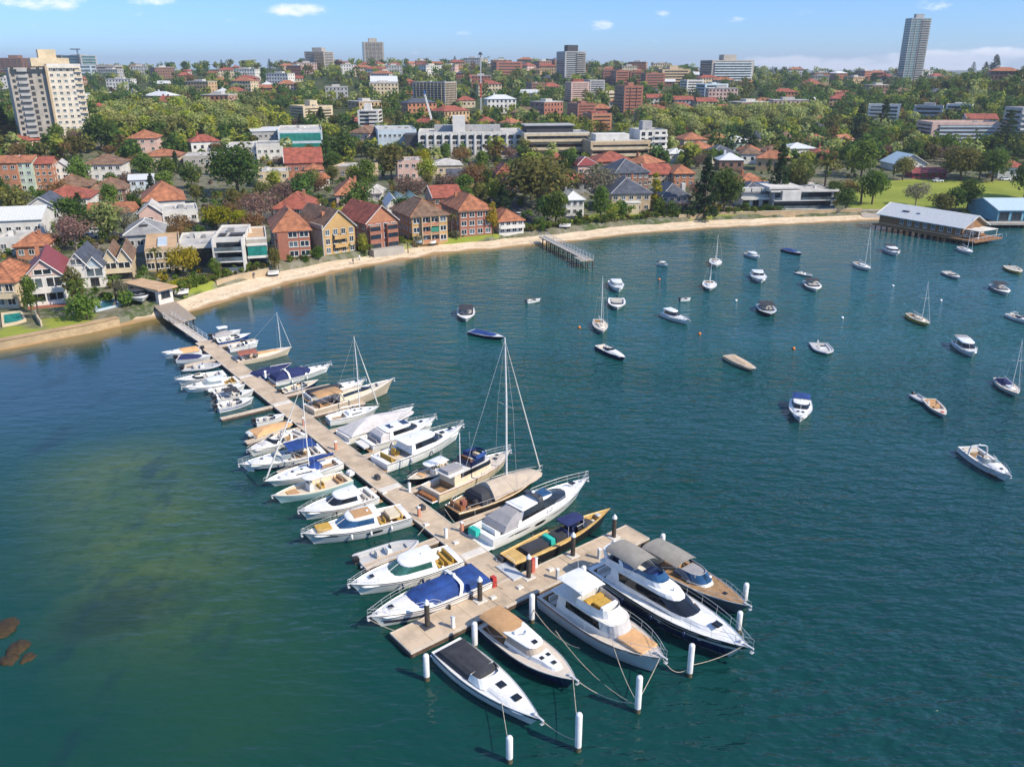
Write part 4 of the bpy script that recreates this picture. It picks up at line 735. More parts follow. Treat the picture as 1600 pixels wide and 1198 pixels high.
b = cruiser('white cruiser with royal blue canopies and a white targa arch', (425, 592), (517, 567), 3.6, cover='ncan', arch=(.24, .86, 1.35, 'white', -.02), group=GD, hatches=(.75, .86), cov_t=(.0, .46), ctop=.95)
runabout('small boat under a navy cover beside the blue canopied cruiser', (396, 584), (455, 563), .34, 'bluehull', 'ncan', 0, cover='ncan', group=GD)
b = Boat('timber_ketch', 'cream timber motor sailer with rust coloured cockpit canopy and short mast', 'sailing boat', (368, 560), (456, 541), 3.6, 'cream', (1.0, 1.6), 'tandeck', cock=(.05, .34), group=GD, rail='wood')
b.house([(0, .36, .8, .6, .42, .15), (.45, .37, .78, .54, .36, .14)], [('cabin', 'cream', 'all')], cap='cabin', capm='orange'); b.bimini(.04, .36, .74, 1.3, 'rcan', 'canopy', .35); b.mast(.80, 548, 0, furl=True, jib=.05); b.seat(.1, 0, .6)
cruiser('white day cruiser hidden behind the cream motor sailer', (357, 541), (404, 530), .33, group=GD, hatches=(.75,), detail=False)
runabout('blue sided speedboat near the shore end of the jetty', (338, 531), (391, 517), .33, 'bluehull', 'white', 1, True, group=GD, stripe='bluehull')
b = Boat('fishing_boat', 'grey covered fishing boat with small white T-top, first boat from the gangway', 'fishing boat', (331, 523), (376, 512), 2.7, 'white', (.9, 1.3), cock=(.06, .6), group=GD); b.cover([(0, .03, .8, .9, .74, .25), (.5, .1, .62, .55, .5, .2), (.8, .25, .5, .4, .36, .1)], 'gcan'); b.slab(.2, .55, .66, .6, .08, 1.5, .1, 'white', 'hard_top'); b.posts((.25, .5), .5, .2, 1.5); b.outboard(1)
# --- left side of the jetty, from the shore to the pontoon head
b = cruiser('white half cabin boat with apricot cover, first on the wall side of the jetty', (313, 544), (252, 549), .34, cover='orange', group=GD, ctop=.5, detail=False); b.outboard(1)
b = runabout('small white boat with dark blue cover and outboard facing the open water', (277, 557), (330, 551), .36, 'white', cover='ncan', group=GD, outb=1)
rib('pale inflatable boat with twin black outboards beside the blue covered boat', (287, 570), (343, 562), .36, 'hyp', 2, GD)
runabout('white bowrider with pale interior, bow to the open water', (351, 580), (273, 589), .3, outb=0, group=GD, cat='runabout', rail=True)
b = coupe('sleek white cruiser with low roof, longest of the shore half of the wall side', (371, 590), (284, 602), .3, fb=(.9, 1.3), group=GD, glass='gclear', tall=.95, roof=(.3, .56))
runabout('small white outboard boat with open cockpit, bow to the jetty', (332, 609), (383, 596), .36, outb=1, om='white', group=GD)
runabout('white runabout with charcoal bimini over the cockpit', (338, 619), (397, 604), .34, outb=1, group=GD, bim=(.2, .55, .74, 1.2, 'charc'))
runabout('white runabout with a blue stripe along its side', (339, 633), (396, 616), .34, outb=1, group=GD, stripe='bluehull')
b = runabout('white boat with black outboard beside the apricot covered boat', (399, 655), (445, 642), .34, outb=1, group=GD)
b = Boat('covered_runabout', 'runabout fully wrapped in an apricot cover with its outboard tilted out', 'runabout', (393, 677), (457, 653), 3.1, 'offw', (.9, 1.2), group=GD, cock=(.1, .6)); b.cover([(0, .01, .97, 1.02, .9, .45), (.25, .04, .9, .9, .7, .4), (.6, .2, .6, .5, .4, .2)], 'orange', base=b.sz(.2)); b.outboard(2, 'hgrey'); b.railing(.55, .98, .3, mid=False)
b = cruiser('small white cruiser with a pale grey foredeck cover, next to the apricot wrapped boat', (470, 673), (386, 701), .28, group=GD, hatches=(), arch=(.3, .8, 1.0, 'white', -.03)); b.hatch(.72, 0, .5, 'pgrey', .36, 'foredeck_cover', .7)
b = cruiser('white sports cruiser with mid blue bimini, navy waterline and tall bow rail', (503, 699), (374, 724), 3.9, group=GD, bim=(.1, .44, .8, 1.5, 'bcan'), glass='gclear', mid=(.1, .9, .6, .84, 'navy', 'hull_band'), hatches=(.74,), arch=(.2, .84, 1.3, 'white', .02), rail=False); b.railing(.5, 1.0, .75)
sailboat('white sloop with mid blue sail cover and blue cockpit canvas on the wall side', (531, 718), (413, 748), 658, .42, 3.5, 'white', 'white', GD, 'white', 'bcan', 'bcan', (1.05, 1.35), jib=.12, boom=.34, spread=1)
b = Boat('centre_console', 'pale aqua hulled fishing boat with cream deck, round white hard top and two outboards', 'fishing boat', (543, 742), (426, 773), 3.6, 'aqua', (1.05, 1.6), 'cream', cock=(.06, .84), floor='tandeck', group=GD, rail='cream', cw=.74)
b.slab(.36, .60, .56, .5, .1, 1.55, .12, 'white', 'hard_top'); b.posts((.4, .55), .36, -.5, 1.6); b.console(.52, .34, 1.1, 'white', -.55); b.seat(.36, 0, .34, -.55, 'ochre'); b.pad(.68, .82, .4, -.4, .25, 'tanvas', 'bow_cushion'); b.seat(.12, 0, .5, -.55, 'tanvas'); b.outboard(2, 'white'); b.anchor(); b.aerial(.42, .4, 3)
coupe('white hardtop sportfisher with black wrap windscreen and bow pulpit', (583, 768), (467, 798), 3.9, 'white', roof=(.26, .54), glass='glass', group=GD, deck='white', tall=1.14, hatches=(), cockm='cush', floor='deckg', fb=(1.15, 1.7))
b = coupe('grey sided sports yacht with tan roof panel and ochre cushions on its foredeck', (635, 800), (473, 836), 4.2, 'hgrey', roof=(.34, .60), glass='gblue', insert='tanvas', group=GD, tall=1.1, hatches=(), hw=(.3, .46, .34, .58, 'glass', 'hull_window', True, .4), cockm='ochre', fb=(1.2, 1.7)); b.pad(.74, .88, .34, .18, .26, 'ochre', 'sun_pad'); b.pad(.06, .2, .5, .0, .3, 'cream', 'cockpit_cushions'); b.panel(.72, .85, .2, .32, 'glass')
rib('pale grey inflatable tender with black outboard and canvas covered console', (560, 868), (652, 835), 2.7, 'hyp', 1, GD)
coupe('white hardtop cruiser with green tinted windscreen and ochre cockpit seats', (712, 866), (546, 915), 4.3, roof=(.27, .55), glass='ggreen', group=GD, deck='white', tall=1.1, fb=(1.2, 1.7), hatches=(.8,), floor='ochre')
b = cruiser('white sports cruiser under vivid royal blue canvas with a white arch, nearest the pontoon head', (754, 900), (577, 966), 4.1, cover='bcan', group=GD, cov_t=(.0, .56), ctop=.85, xw=.66, hatches=(.82,), arch=(.30, .9, 1.15, 'white', -.03), fb=(1.2, 1.6), rail=False); b.railing(.45, 1.0, .75); b.panel(.0, .95, .5, .66, 'charc', 'hull_band')
# ------------------------------------------------------------------ boats swinging on moorings
LCAP = 8.4
GM = 'boats moored out in the bay'
runabout('white runabout with black bimini, bow to the camera, west of the others', (728, 468), (728, 494), .4, bim=(.1, .55, .8, 1.3, 'charc'), group=GM, outb=1)
runabout('dark hulled bowrider under a royal blue cover with white bow', (736, 513), (788, 521), .3, 'navy', 'white', 0, cover='bcan', group=GM, cock=(.08, .66))
runabout('small white launch with grey cockpit, bow towards the beach', (823, 467), (845, 461), .38, group=GM)
coupe('white cabin cruiser anchored above a smaller white boat', (955, 427), (968, 449), .36, group=GM, glass='gclear', deck='white', hatches=())
runabout('white boat with dark windscreen just below the white cabin cruiser', (963, 457), (965, 476), .42, group=GM, outb=1)
sailboat('cream sloop with bare mast, bow to the camera', (931, 489), (943, 513), 492, .55, .32, 'offw', 'tandeck', GM, 'tandeck', fb=(1, 1.2), jib=.03)
cruiser('white wedge shaped speedboat with navy sides', (925, 530), (978, 553), .26, 'navy', group=GM, cov_t=(.02, .4), hatches=(), detail=False, fb=(.9, 1.1), xw=.5)
runabout('little white half cabin boat alone off the beach', (1029, 408), (1045, 409), .42, group=GM, cover='hyp' if 0 else None, bim=(.25, .6, .8, 1.0, 'white'))
sailboat('white sloop farther of a pair, nearest the tall dark trees', (1116, 398), (1120, 411), 427, .55, .36, 'offw', 'deck', GM, 'white', fb=(1, 1.2), jib=.03)
sailboat('short masted white sloop nearer of a pair', (1108, 434), (1110, 447), 470, .55, .38, 'white', 'deck', GM, 'white', fb=(1, 1.2), jib=.03)
b = coupe('big white hardtop cruiser with tinted windows, broadside in the middle of the bay', (1033, 483), (1078, 498), .33, group=GM, glass='glass', deck='white', hatches=(.8,), tall=1.5, roof=(.12, .44))
runabout('small white open boat with dark interior behind the big hardtop cruiser', (1063, 464), (1080, 460), .4, group=GM, floor='black')
coupe('white cabin boat with rounded roof, topmost of the white boats by the arched house', (1169, 393), (1186, 398), .42, group=GM, glass='gclear', deck='white', hatches=())
coupe('white half cabin boat with tall windscreen and brown cockpit', (1178, 418), (1191, 435), .4, group=GM, glass='glass', deck='white', hatches=(), roof=(.1, .42), cockm='tanvas')
runabout('dark hulled launch under a blue cover, nearest the far beach', (1225, 386), (1254, 392), .3, 'navy', 'hgrey', 0, cover='bcan', group=GM)
rib('grey inflatable dinghy floating just above a white boat with black bimini', (1246, 421), (1269, 424), .4, 'hyp', 1, GM)
runabout('white cuddy boat with black bimini below the grey dinghy', (1262, 431), (1277, 448), .42, bim=(.05, .4, .8, 1.3, 'charc'), group=GM, outb=0)
runabout('dark grey boat with black canopy and raised stern, alone mid bay', (1192, 469), (1205, 486), .44, 'dgrey', 'hgrey', 1, bim=(.1, .55, .8, 1.4, 'charc'), group=GM)
sailboat('white sloop with tall thin mast and twin shrouds off the park', (1337, 408), (1361, 416), 415, .62, .32, 'white', 'deck', GM, 'white', fb=(1.1, 1.3), jib=.03)
b = coupe('white motor cruiser with dark bimini behind its cabin, off the timber boatshed', (1384, 383), (1403, 393), .42, group=GM, glass='glass', deck='white', hatches=()); b.bimini(-.02, .25, .7, 1.5, 'charc')
sailboat('white yacht moored close in front of the timber boatshed', (1497, 383), (1520, 391), 400, .6, .32, 'white', 'deck', GM, 'white', fb=(1.1, 1.3), jib=.03)
runabout('small grey runabout with pointed screen, right of the tall masted sloop', (1479, 421), (1500, 429), .36, 'hgrey', 'deckg', 0, group=GM)
runabout('small yellow launch with dark engine box', (1577, 412), (1595, 421), .42, 'yellowh', 'cream', 1, False, group=GM)
runabout('white cruiser with black side stripe and green black bimini', (1552, 439), (1576, 453), .4, bim=(.08, .5, .82, 1.5, 'charc'), group=GM, stripe='black', outb=0)
cruiser('white cruiser with open targa arch cut by the frame edge', (1577, 487), (1615, 498), .32, arch=(.2, .85, 1.2, 'white', .0), group=GM, hatches=(), detail=False)
sailboat('yellow hulled sloop with cream deck and thin mast', (1420, 487), (1454, 501), 500, .62, .3, 'yellowh', 'cream', GM, 'cream', fb=(1.0, 1.2), jib=.03)
b = coupe('white flybridge style cabin boat with black windows and grey bimini', (1498, 529), (1523, 548), .4, group=GM, glass='glass', deck='white', hatches=(), tall=1.7); b.bimini(0, .25, .7, 1.7, 'gcan')
rib('tiny pale inflatable with grey outboard, nearest the bay centre', (1279, 530), (1293, 543), .5, 'hyp', 1, GM, om='hgrey')
b = Boat('covered_launch', 'beige covered launch floating alone mid bay', 'launch', (1137, 551), (1181, 570), .3, 'cream', (.9, 1.1), group=GM, cock=(.1, .6)); b.cover([(0, .02, .97, .98, .86, .5), (.18, .08, .86, .7, .55, .4), (.3, .2, .7, .35, .3, .2)], 'sandc', base=b.sz(.2) + .02); b.panel(.0, .98, .0, .16, 'black', 'rub_rail')
b = coupe('small white cabin boat with blue bimini, bow to the camera', (1252, 615), (1251, 649), .38, group=GM, glass='glass', deck='white', hatches=(), tall=1.2, roof=(.3, .5)); b.bimini(.0, .28, .76, 1.5, 'bcan'); b.hatch(.72, .2, .3, 'glass', .36); b.hatch(.72, -.2, .3, 'glass', .36)
b = sailboat('cream yacht with navy dodger, its mast leaving the frame', (1561, 587), (1593, 609), 590, .66, .34, 'offw', 'tandeck', GM, 'white', None, None, (1.0, 1.25), jib=.04); b.cover([(0, .12, .56, .8, .74, .1), (.7, .16, .52, .6, .5, .1), (.95, .22, .46, .3, .26, .06)], 'ncan', 'cockpit_cover')
rib('small pale dinghy trailing behind the open timber launch', (1429, 610), (1452, 619), .38, 'hyp', 1, GM, console=False)
b = runabout('open launch with tan interior, towing a pale dinghy', (1452, 618), (1479, 641), .32, 'hgrey', 'tandeck', 0, False, group=GM, floor='tandeck', seatm='orange'); b.pad(.3, .5, .3, -.4, .3, 'tanvas', 'engine_box'); b.pad(.78, .88, .2, -.1, .2, 'red', 'bow_bag')
LCAP = 9.5
b = cruiser('large white bowrider cruiser with tall white arch, lower right of the bay', (1511, 696), (1580, 740), .31, arch=(.26, .86, 1.75, 'white', -.0), group=GM, glass='gclear', hatches=(.8,), fb=(1.15, 1.5), mid=(.05, .95, .46, .5, 'hgrey', 'hull_stripe')); b.panel(.7, .86, .72, .82, 'pinkred', 'boot_stripe')
LCAP = 0
for k, (x, y) in enumerate(((1150, 470), (1093, 522), (1316, 497), (905, 512), (1395, 447), (1240, 545), (1470, 470), (1030, 437))):
    p = G(x, y); mb = MB(); mb.loft([[(r * cos(a), r * sin(a), z) for a in [2 * pi * i / 10 for i in range(10)]] for r, z in ((.12, -.2), (.3, -.05), (.34, .12), (.24, .3), (.08, .38))])
    o = mb.build('mooring_buoy', M['buoy'] if k % 2 else M['white'], None, 60, p); tag(o, 'small orange mooring buoy floating in the bay' if k % 2 else 'small white mooring buoy floating in the bay', 'buoy', 'mooring buoys in the bay')
# ------------------------------------------------------------------ jetty, pontoon head, fingers, piles
def xy_rot(p): return math.atan2(p.y, p.x)
def pontoon(name, label, a, b, w, z=.62, group=None, module=11.0, cat='jetty', skirt=True):
    """a floating deck from a to b (world points on its centre line), its own x along the run"""
    d = b - a; d.z = 0; L = d.length; r = thing(name, label, cat, (a.x, a.y, 0), math.atan2(d.y, d.x), group); h = w / 2
    mb = MB(); n = max(1, round(L / module)); g = .03
    for i in range(n): mb.box(L * i / n + g, L * (i + 1) / n - g, -h + .16, h - .16, z - .35, z, 0)
    mb.build('deck', M['conc'], r)
    mb = MB()
    for sd in (1, -1): mb.box(0, L, sd * h - .16 if sd > 0 else -h, sd * h if sd > 0 else -h + .16, z - .16, z + .035)
    mb.box(-.1, 0, -h, h, z - .16, z + .035).box(L, L + .1, -h, h, z - .16, z + .035); mb.build('rim', M['rim'], r)
    mb = MB(); mb.box(-.06, L + .06, -h + .05, h - .05, -.25, z - .36)
    for sd in (1, -1): mb.box(.02, L - .02, sd * (h + .0) - .05, sd * (h + .0) + .05, z - .5, z - .17)
    mb.build('float', M['whale'], r)
    r['L'] = L; return r
JA = (G(305, 532, .6) + G(331, 536, .6)) / 2; TA = (G(611, 989, .6) + G(643, 1019, .6)) / 2; TB = (G(977, 820, .6) + G(1014, 842, .6)) / 2
JE = G(795, 908, .6); jd = (JE - JA); jd.z = 0; jd.normalize(); JN = Vector((-jd.y, jd.x, 0))      # JN: to the right of the run as seen by the camera
if JN.x < 0: JN = -JN
td = (TB - TA); td.z = 0; TLEN = td.length; td.normalize()
# stop the jetty just short of the head
tn = Vector((-td.y, td.x, 0)); k = (JA - TA).dot(tn); q = jd.dot(tn); JE = JA + jd * ((math.copysign(1.95, k) - k) / q); JE.z = 0; JA.z = 0
JL = (JE - JA).length
pontoon('jetty', 'long narrow concrete jetty running from the gangway out to the pontoon head', JA, JE, 3.1)
pontoon('pontoon_head', 'broad concrete pontoon lying across the outer end of the jetty', TA, TB, 3.7)
def jt(px, py, z=.6):                                  # distance along the jetty of a pixel
    return (G(px, py, z) - JA).dot(jd)
def finger(px, py, side, L=9.5, w=1.0):
    t = jt(px, py); c = JA + jd * t + JN * side * 1.58; return pontoon('finger_pontoon', None, c, c + JN * side * L, w, .55, 'finger pontoons off the jetty', 5, 'pontoon')
FR = [(338, 541, 1, 7), (392, 590, 1, 8), (440, 618, 1, 8), (478, 650, 1, 9), (512, 674, 1, 9), (570, 712, 1, 10), (642, 765, 1, 10), (706, 822, 1, 11)]
FL = [(332, 562, -1, 6), (372, 596, -1, 6), (425, 634, -1, 8, .7), (470, 668, -1, 8), (527, 712, -1, 8), (592, 762, -1, 8), (682, 842, -1, 9)]
dr = ['by the blue sided speedboat', 'beside the blue canopied cruiser', 'below the grey covered cruiser', 'beside the sand coloured cruiser', 'beside the white sloop with bare boom', 'between two big hardtop yachts', 'beside the varnished trawler yacht', 'beside the white sport yacht']
dl = ['behind the apricot covered half cabin boat', 'beside the sleek low roofed white cruiser', 'empty of boats on its near side', 'beside the apricot wrapped runabout', 'beside the white sloop with blue sail cover', 'behind the aqua fishing boat', 'beside the pale inflatable tender']
for f, t in zip(FR, dr): finger(*f)['label'] = 'finger pontoon on the open bay side, ' + t
for f, t in zip(FL, dl): finger(*f)['label'] = 'finger pontoon on the wall side, ' + t
# pale hinge plates across the jetty
for px, py, nm in ((745, 862, 'beside the wooden launch'), (640, 752, 'beside the low fishing boat'), (475, 622, 'by the sand coloured cruiser'), (412, 582, 'by the blue canopied cruiser')):
    c = JA + jd * jt(px, py); o = MB().box(-.6, .6, -1.4, 1.4, .624, .665, 0, .05, .05).build('hinge_plate', M['concp'], None, None, (c.x, c.y, 0), xy_rot(jd)); tag(o, 'pale hinge plate across the jetty deck, ' + nm, 'plate', 'jetty hinge plates')
# white mooring piles standing in the water
def pile(base, top, label, k=1):
    p = G(*base); H_ = z_at(p.y, top[1]); r = .27 * k; n = 12; ring = lambda rr, z: [(rr * cos(2 * pi * i / n), rr * sin(2 * pi * i / n), z) for i in range(n)]
    t = thing('mooring_pile', label, 'pile', (p.x, p.y, 0), 0, 'white sleeved mooring piles')
    MB().loft([ring(r, .45), ring(r, H_ - .15), ring(r * .8, H_ - .03), ring(r * .3, H_ + .03)]).build('sleeve', M['pilew'], t, 60)
    MB().loft([ring(r * .97, -2), ring(r * .97, .42)]).build('pile_foot', M['weed'], t, 60); return Vector((p.x, p.y, H_))
PW = {}
for k, (bx, by, tx, ty, lb) in enumerate(((667, 1062, 667, 1022, 'at the outer left corner of the pontoon head'), (742, 1012, 742, 972, 'between the black covered cruiser and the navy cruiser'), (831, 972, 831, 928, 'between the navy cruiser and the trawler yacht'),
        (911, 915, 911, 884, 'behind the stern of the trawler yacht'), (980, 884, 982, 850, 'behind the stern of the largest flybridge yacht'), (1034, 862, 1035, 834, 'off the right end of the pontoon head'), (1163, 942, 1165, 911, 'beside the bow of the outermost grey cruiser'),
        (1153, 988, 1155, 955, 'between the bows of the outermost cruiser and the flybridge yacht'), (1077, 1056, 1079, 1006, 'between the bows of the flybridge yacht and the trawler'), (996, 1112, 997, 1056, 'off the bow of the grey trawler yacht'), (903, 1172, 904, 1114, 'off the bow of the navy cruiser'), (796, 1190, 797, 1150, 'alone at the bottom, off the black covered cruiser'))):
    PW[k] = pile((bx, by), (tx, ty), 'white mooring pile ' + lb)
# dark guide piles with white caps, standing in collars on the head
def guide(px, py, top, lb):
    p = G(px, py, .62); H_ = z_at(p.y, top); n = 12; ring = lambda rr, z: [(rr * cos(2 * pi * i / n), rr * sin(2 * pi * i / n), z) for i in range(n)]
    t = thing('guide_pile', 'dark guide pile with white cap ' + lb, 'pile', (p.x, p.y, 0), xy_rot(td), 'dark guide piles through the pontoon head')
    MB().loft([ring(.25, .3), ring(.25, H_ - .35)]).build('pile_shaft', M['piled'], t, 60); MB().loft([ring(.29, H_ - .36), ring(.27, H_ - .2), ring(.06, H_ + .12)]).build('cap', M['pilew'], t, 40)
    MB().box(-.62, .62, -.5, .5, .628, .70, 0, .04, .04).build('collar', M['concp'] if top != 938 else M['dgrey'], t)
guide(668, 978, 938, 'near the left end of the pontoon head'); guide(750, 938, 902, 'beside the stern of the royal blue canvas cruiser'); guide(826, 902, 867, 'with a red hose box, by the launch stern'); guide(895, 868, 833, 'halfway along the wooden launch'); guide(959, 839, 805, 'beside the bow of the wooden launch')
# service pedestals, fire box, ramp, cleats
def pedestal(px, py, m, lb, h=1.15, w=.16):
    p = G(px, py, .62); t = thing('service_pedestal', lb, 'pedestal', (p.x, p.y, .63), xy_rot(jd), 'service pedestals on the pontoons')
    MB().box(-w, w, -w, w, 0, h, 0, .02, .02).build('body', M[m], t); MB().box(-w - .04, w + .04, -w - .04, w + .04, h + .002, h + .1, 0, .06, .06).build('cap', M['white' if m != 'white' else 'hgrey'], t)
for a in ((475, 664, 'coral', 'salmon pedestal beside the apricot wrapped runabout'), (525, 702, 'coral', 'salmon pedestal with dark cap near the blue bimini cruiser'), (655, 806, 'coral', 'salmon pedestal by the stern of the tan topped sports yacht'), (722, 830, 'coral', 'salmon pedestal behind the sport yacht stern'), (697, 840, 'white', 'white pedestal by the green glass hardtop stern'),
          (640, 768, 'white', 'white lamp pedestal at the low fishing boat'), (708, 980, 'white', 'white pedestal nearest the left end of the head'), (871, 904, 'hgrey', 'grey pedestal behind the trawler yacht'), (936, 872, 'hgrey', 'grey pedestal behind the flybridge yacht'), (837, 886, 'white', 'white pedestal beside the launch stern pile'), (753, 913, 'hgrey', 'pale pedestal beside the aluminium ramp'), (415, 590, 'white', 'thin white pedestal by the blue canopied cruiser')): pedestal(*a)
p = G(771, 915, .62); t = thing('fire_hose_box', 'red fire hose box where the jetty meets the pontoon head', 'hose box', (p.x, p.y, .63), xy_rot(jd)); MB().box(-.3, .3, -.25, .25, 0, 1.1, 0, .03, .03).build('box', M['red'], t); MB().tube([(.33, 0, .7), (.33, .2, .5), (.33, 0, .3), (.33, -.2, .5)], .05, closed=True).build('hose', M['pinkred'], t)
p = G(832, 893, .62); t = thing('fire_hose_box', 'red and tan hose box strapped beside the launch stern guide pile', 'hose box', (p.x, p.y, .63), xy_rot(td)); MB().box(-.2, .2, -.2, .2, 0, 1.5, 0, .03, .03).build('box', M['pinkred'], t); MB().box(-.22, .22, -.22, .22, 1.502, 1.62, 0, .05, .05).build('lid', M['red'], t)
p = G(797, 893, .62); t = thing('boarding_ramp', 'pale aluminium boarding ramp with side hoops at the launch stern', 'ramp', (p.x, p.y, .64), xy_rot(jd)); MB().box(-1.6, 1.6, -.75, .75, .0, .14, 0, .04, .04).build('ramp_plate', M['hgrey'], t)
for sd in (1, -1): MB().tube([(-1.5, sd * .7, .1), (-1.5, sd * .7, .95), (-.2, sd * .7, .95), (-.2, sd * .7, .1)], .03).build('hoop', M['alu'], t)
for k, (px, py, lb) in enumerate(((666, 820, 'by the tented yacht'), (770, 934, 'in the middle of the pontoon head'), (812, 918, 'on the head beside the trawler stern'), (860, 890, 'on the head beside the flybridge stern'), (712, 848, 'by the sport yacht'), (600, 770, 'by the white sportfisher'))):
    p = G(px, py, .62); o = MB().box(-.35, .35, -.28, .28, .0, .2, 0, .08, .08).build('deck_hatch', M['concp'], None, None, (p.x, p.y, .63), xy_rot(td)); tag(o, 'pale deck hatch ' + lb, 'hatch', 'pale hatches on the pontoons')
for k, (px, py, lb) in enumerate(((783, 876, 'at the launch stern'), (660, 795, 'opposite the tan topped sports yacht'), (590, 748, 'near the white sportfisher'))):
    p = G(px, py, .62); t = thing('dock_box', 'dark dock box ' + lb, 'box', (p.x, p.y, .63), xy_rot(jd), 'dark dock boxes'); MB().box(-.4, .4, -.25, .25, 0, .45).build('box', M['dgrey'], t); MB().box(-.43, .43, -.28, .28, .452, .52, 0, .04, .04).build('lid', M['charc'], t)
# mooring ropes, sagging between bow and pile
def rope(a, b, sag, lb):
    a, b = Vector(a), Vector(b); P = [a.lerp(b, i / 10) - Vector((0, 0, sag * 4 * (i / 10) * (1 - i / 10))) for i in range(11)]
    tag(MB().tube(P, .035, n=5).build('mooring_rope', M['rope'], None, 60), lb, 'rope', 'mooring ropes')
def bow_at(b, t, y=0):
    a = b.root.rotation_euler.z; x = t * b.L; y *= b.hb(t); return Vector((b.root.location.x + cos(a) * x - sin(a) * y, b.root.location.y + sin(a) * x + cos(a) * y, b.sz(t) + .08))
def up(k, z): return PW[k] - Vector((0, 0, PW[k].z - z))
bowp = {n: G(x, y, z) for n, (x, y, z) in dict(f1=(843, 1120, 1.3), f1a=(788, 1105, 1.0), f2=(899, 1062, 1.7), f3=(1037, 1040, 2.4), f4=(1165, 1022, 2.3), f5=(1168, 950, 1.4), f3m=(960, 1030, 1.6)).items()}
bowp.update(f1=bow_at(BOATS[0], .97), f1a=bow_at(BOATS[0], .72, -.95), f2=bow_at(BOATS[1], .96), f3=bow_at(BOATS[2], .97), f3m=bow_at(BOATS[2], .7, -.95), f4=bow_at(BOATS[3], .97), f5=bow_at(BOATS[4], .96))
for a, k, z, s, lb in (('f1', 10, 1.0, .4, 'from the black covered cruiser bow to the pile off the navy cruiser'), ('f1a', 11, 1.3, .1, 'from the black covered cruiser to the bottom pile'), ('f2', 10, 1.6, .1, 'short rope from the navy cruiser bow to its pile'), ('f2', 9, .9, .7, 'long rope from the navy cruiser bow to the trawler pile'), ('f3', 9, 1.2, .15, 'short rope from the trawler bow to its pile'),
                       ('f3', 8, 1.0, 1.1, 'slack rope from the trawler bow to the flybridge yacht pile'), ('f4', 8, 1.2, .35, 'rope from the flybridge yacht bow back to the nearer pile'), ('f4', 7, 1.6, .3, 'short rope from the flybridge yacht bow to the pile beside it'), ('f5', 6, 1.5, .1, 'short rope from the outermost cruiser bow'), ('f3m', 9, .9, .5, 'rope from the trawler side down to its pile')):
    rope(bowp[a], up(k, z), s, lb)
rope(G(575, 966, 1.4), G(617, 985, .7), .1, 'rope from the royal blue canvas cruiser bow to the head')
rope(G(835, 955, 1.5), up(2, 2.2), .1, 'rope from the trawler stern to the pile beside it'); rope(up(2, 1.8), G(905, 1012, 1.2), .9, 'slack rope along the trawler side')
rope(G(868, 985, 1.4), up(9, .6), 1.0, 'long slack rope dipping beside the trawler hull')
for (x1, y1, z1, x2, y2, lb) in ((653, 836, .9, 668, 816, 'from the inflatable tender bow to the jetty'), (700, 866, 1.2, 730, 880, 'from the green glass hardtop stern to the jetty'), (762, 902, 1.2, 786, 920, 'from the royal blue canvas cruiser stern'), (640, 800, 1.2, 662, 815, 'from the tan topped yacht stern'), (695, 795, 1.3, 712, 818, 'from the tented yacht stern'), (531, 716, 1.1, 545, 726, 'from the blue covered sloop stern'), (583, 722, 1.2, 596, 735, 'from the arched roof yacht stern')): rope(G(x1, y1, z1), G(x2, y2, .65), .08, 'mooring rope ' + lb)
# gangway from the shore platform, the platform and the boat shed
ga = G(262, 495, 1.4); gb = JA - jd * .3; d = Vector((gb.x - ga.x, gb.y - ga.y, 0)); gl = d.length
t = thing('gangway', 'sloping gangway with white handrails between shore platform and jetty', 'gangway', (ga.x, ga.y, 0), math.atan2(d.y, d.x))
mb = MB().add([(0, -.9, 1.3), (gl, -.9, .66), (gl, .9, .66), (0, .9, 1.3), (0, -.9, 1.45), (gl, -.9, .8), (gl, .9, .8), (0, .9, 1.45)], [(3, 2, 1, 0), (4, 5, 6, 7), (0, 1, 5, 4), (1, 2, 6, 5), (2, 3, 7, 6), (3, 0, 4, 7)]); mb.build('tread', M['rim'], t)
for sd in (1, -1):
    mb = MB()
    for f in (.55, 1.05): mb.tube([(0, sd * .88, 1.45 + f), (gl, sd * .88, .8 + f)], .04)
    for i in range(9): x = gl * i / 8; z = lerp(1.45, .8, i / 8); mb.tube([(x, sd * .88, z - .1), (x, sd * .88, z + 1.05)], .035)
    mb.build('handrail', M['alu'], t)
Z0 = 1.5; P4 = [G(*q, Z0) for q in ((236, 474), (272, 469), (306, 496), (270, 506))]
def slab_poly(mb, pts, z0, z1, mi=0):
    n = len(pts); mb.add([(q[0], q[1], z0) for q in pts] + [(q[0], q[1], z1) for q in pts], [tuple(range(n - 1, -1, -1)), tuple(range(n, 2 * n))] + [(i, (i + 1) % n, n + (i + 1) % n, n + i) for i in range(n)], mi)
def ccw(pts):
    a = sum(pts[i][0] * pts[(i + 1) % len(pts)][1] - pts[(i + 1) % len(pts)][0] * pts[i][1] for i in range(len(pts))); return pts if a > 0 else list(reversed(pts))
t = thing('shore_platform', 'weathered grey timber platform in front of the boat shed', 'platform', (0, 0, 0)); mb = MB(); slab_poly(mb, ccw(P4), Z0 - .25, Z0); mb.build('deck', banded('weathered_planks', (.34, .28, .22), (.16, .13, .1), .25, 'X', .1, .9, .2), t)
mb = MB()
for i in range(3):
    for j in range(3):
        q = P4[0].lerp(P4[1], .08 + i * .42).lerp(P4[3].lerp(P4[2], .08 + i * .42), .1 + j * .42); mb.tube([(q.x, q.y, -1.5), (q.x, q.y, Z0 - .25)], .16)
mb.build('support_pile', M['piled'], t)
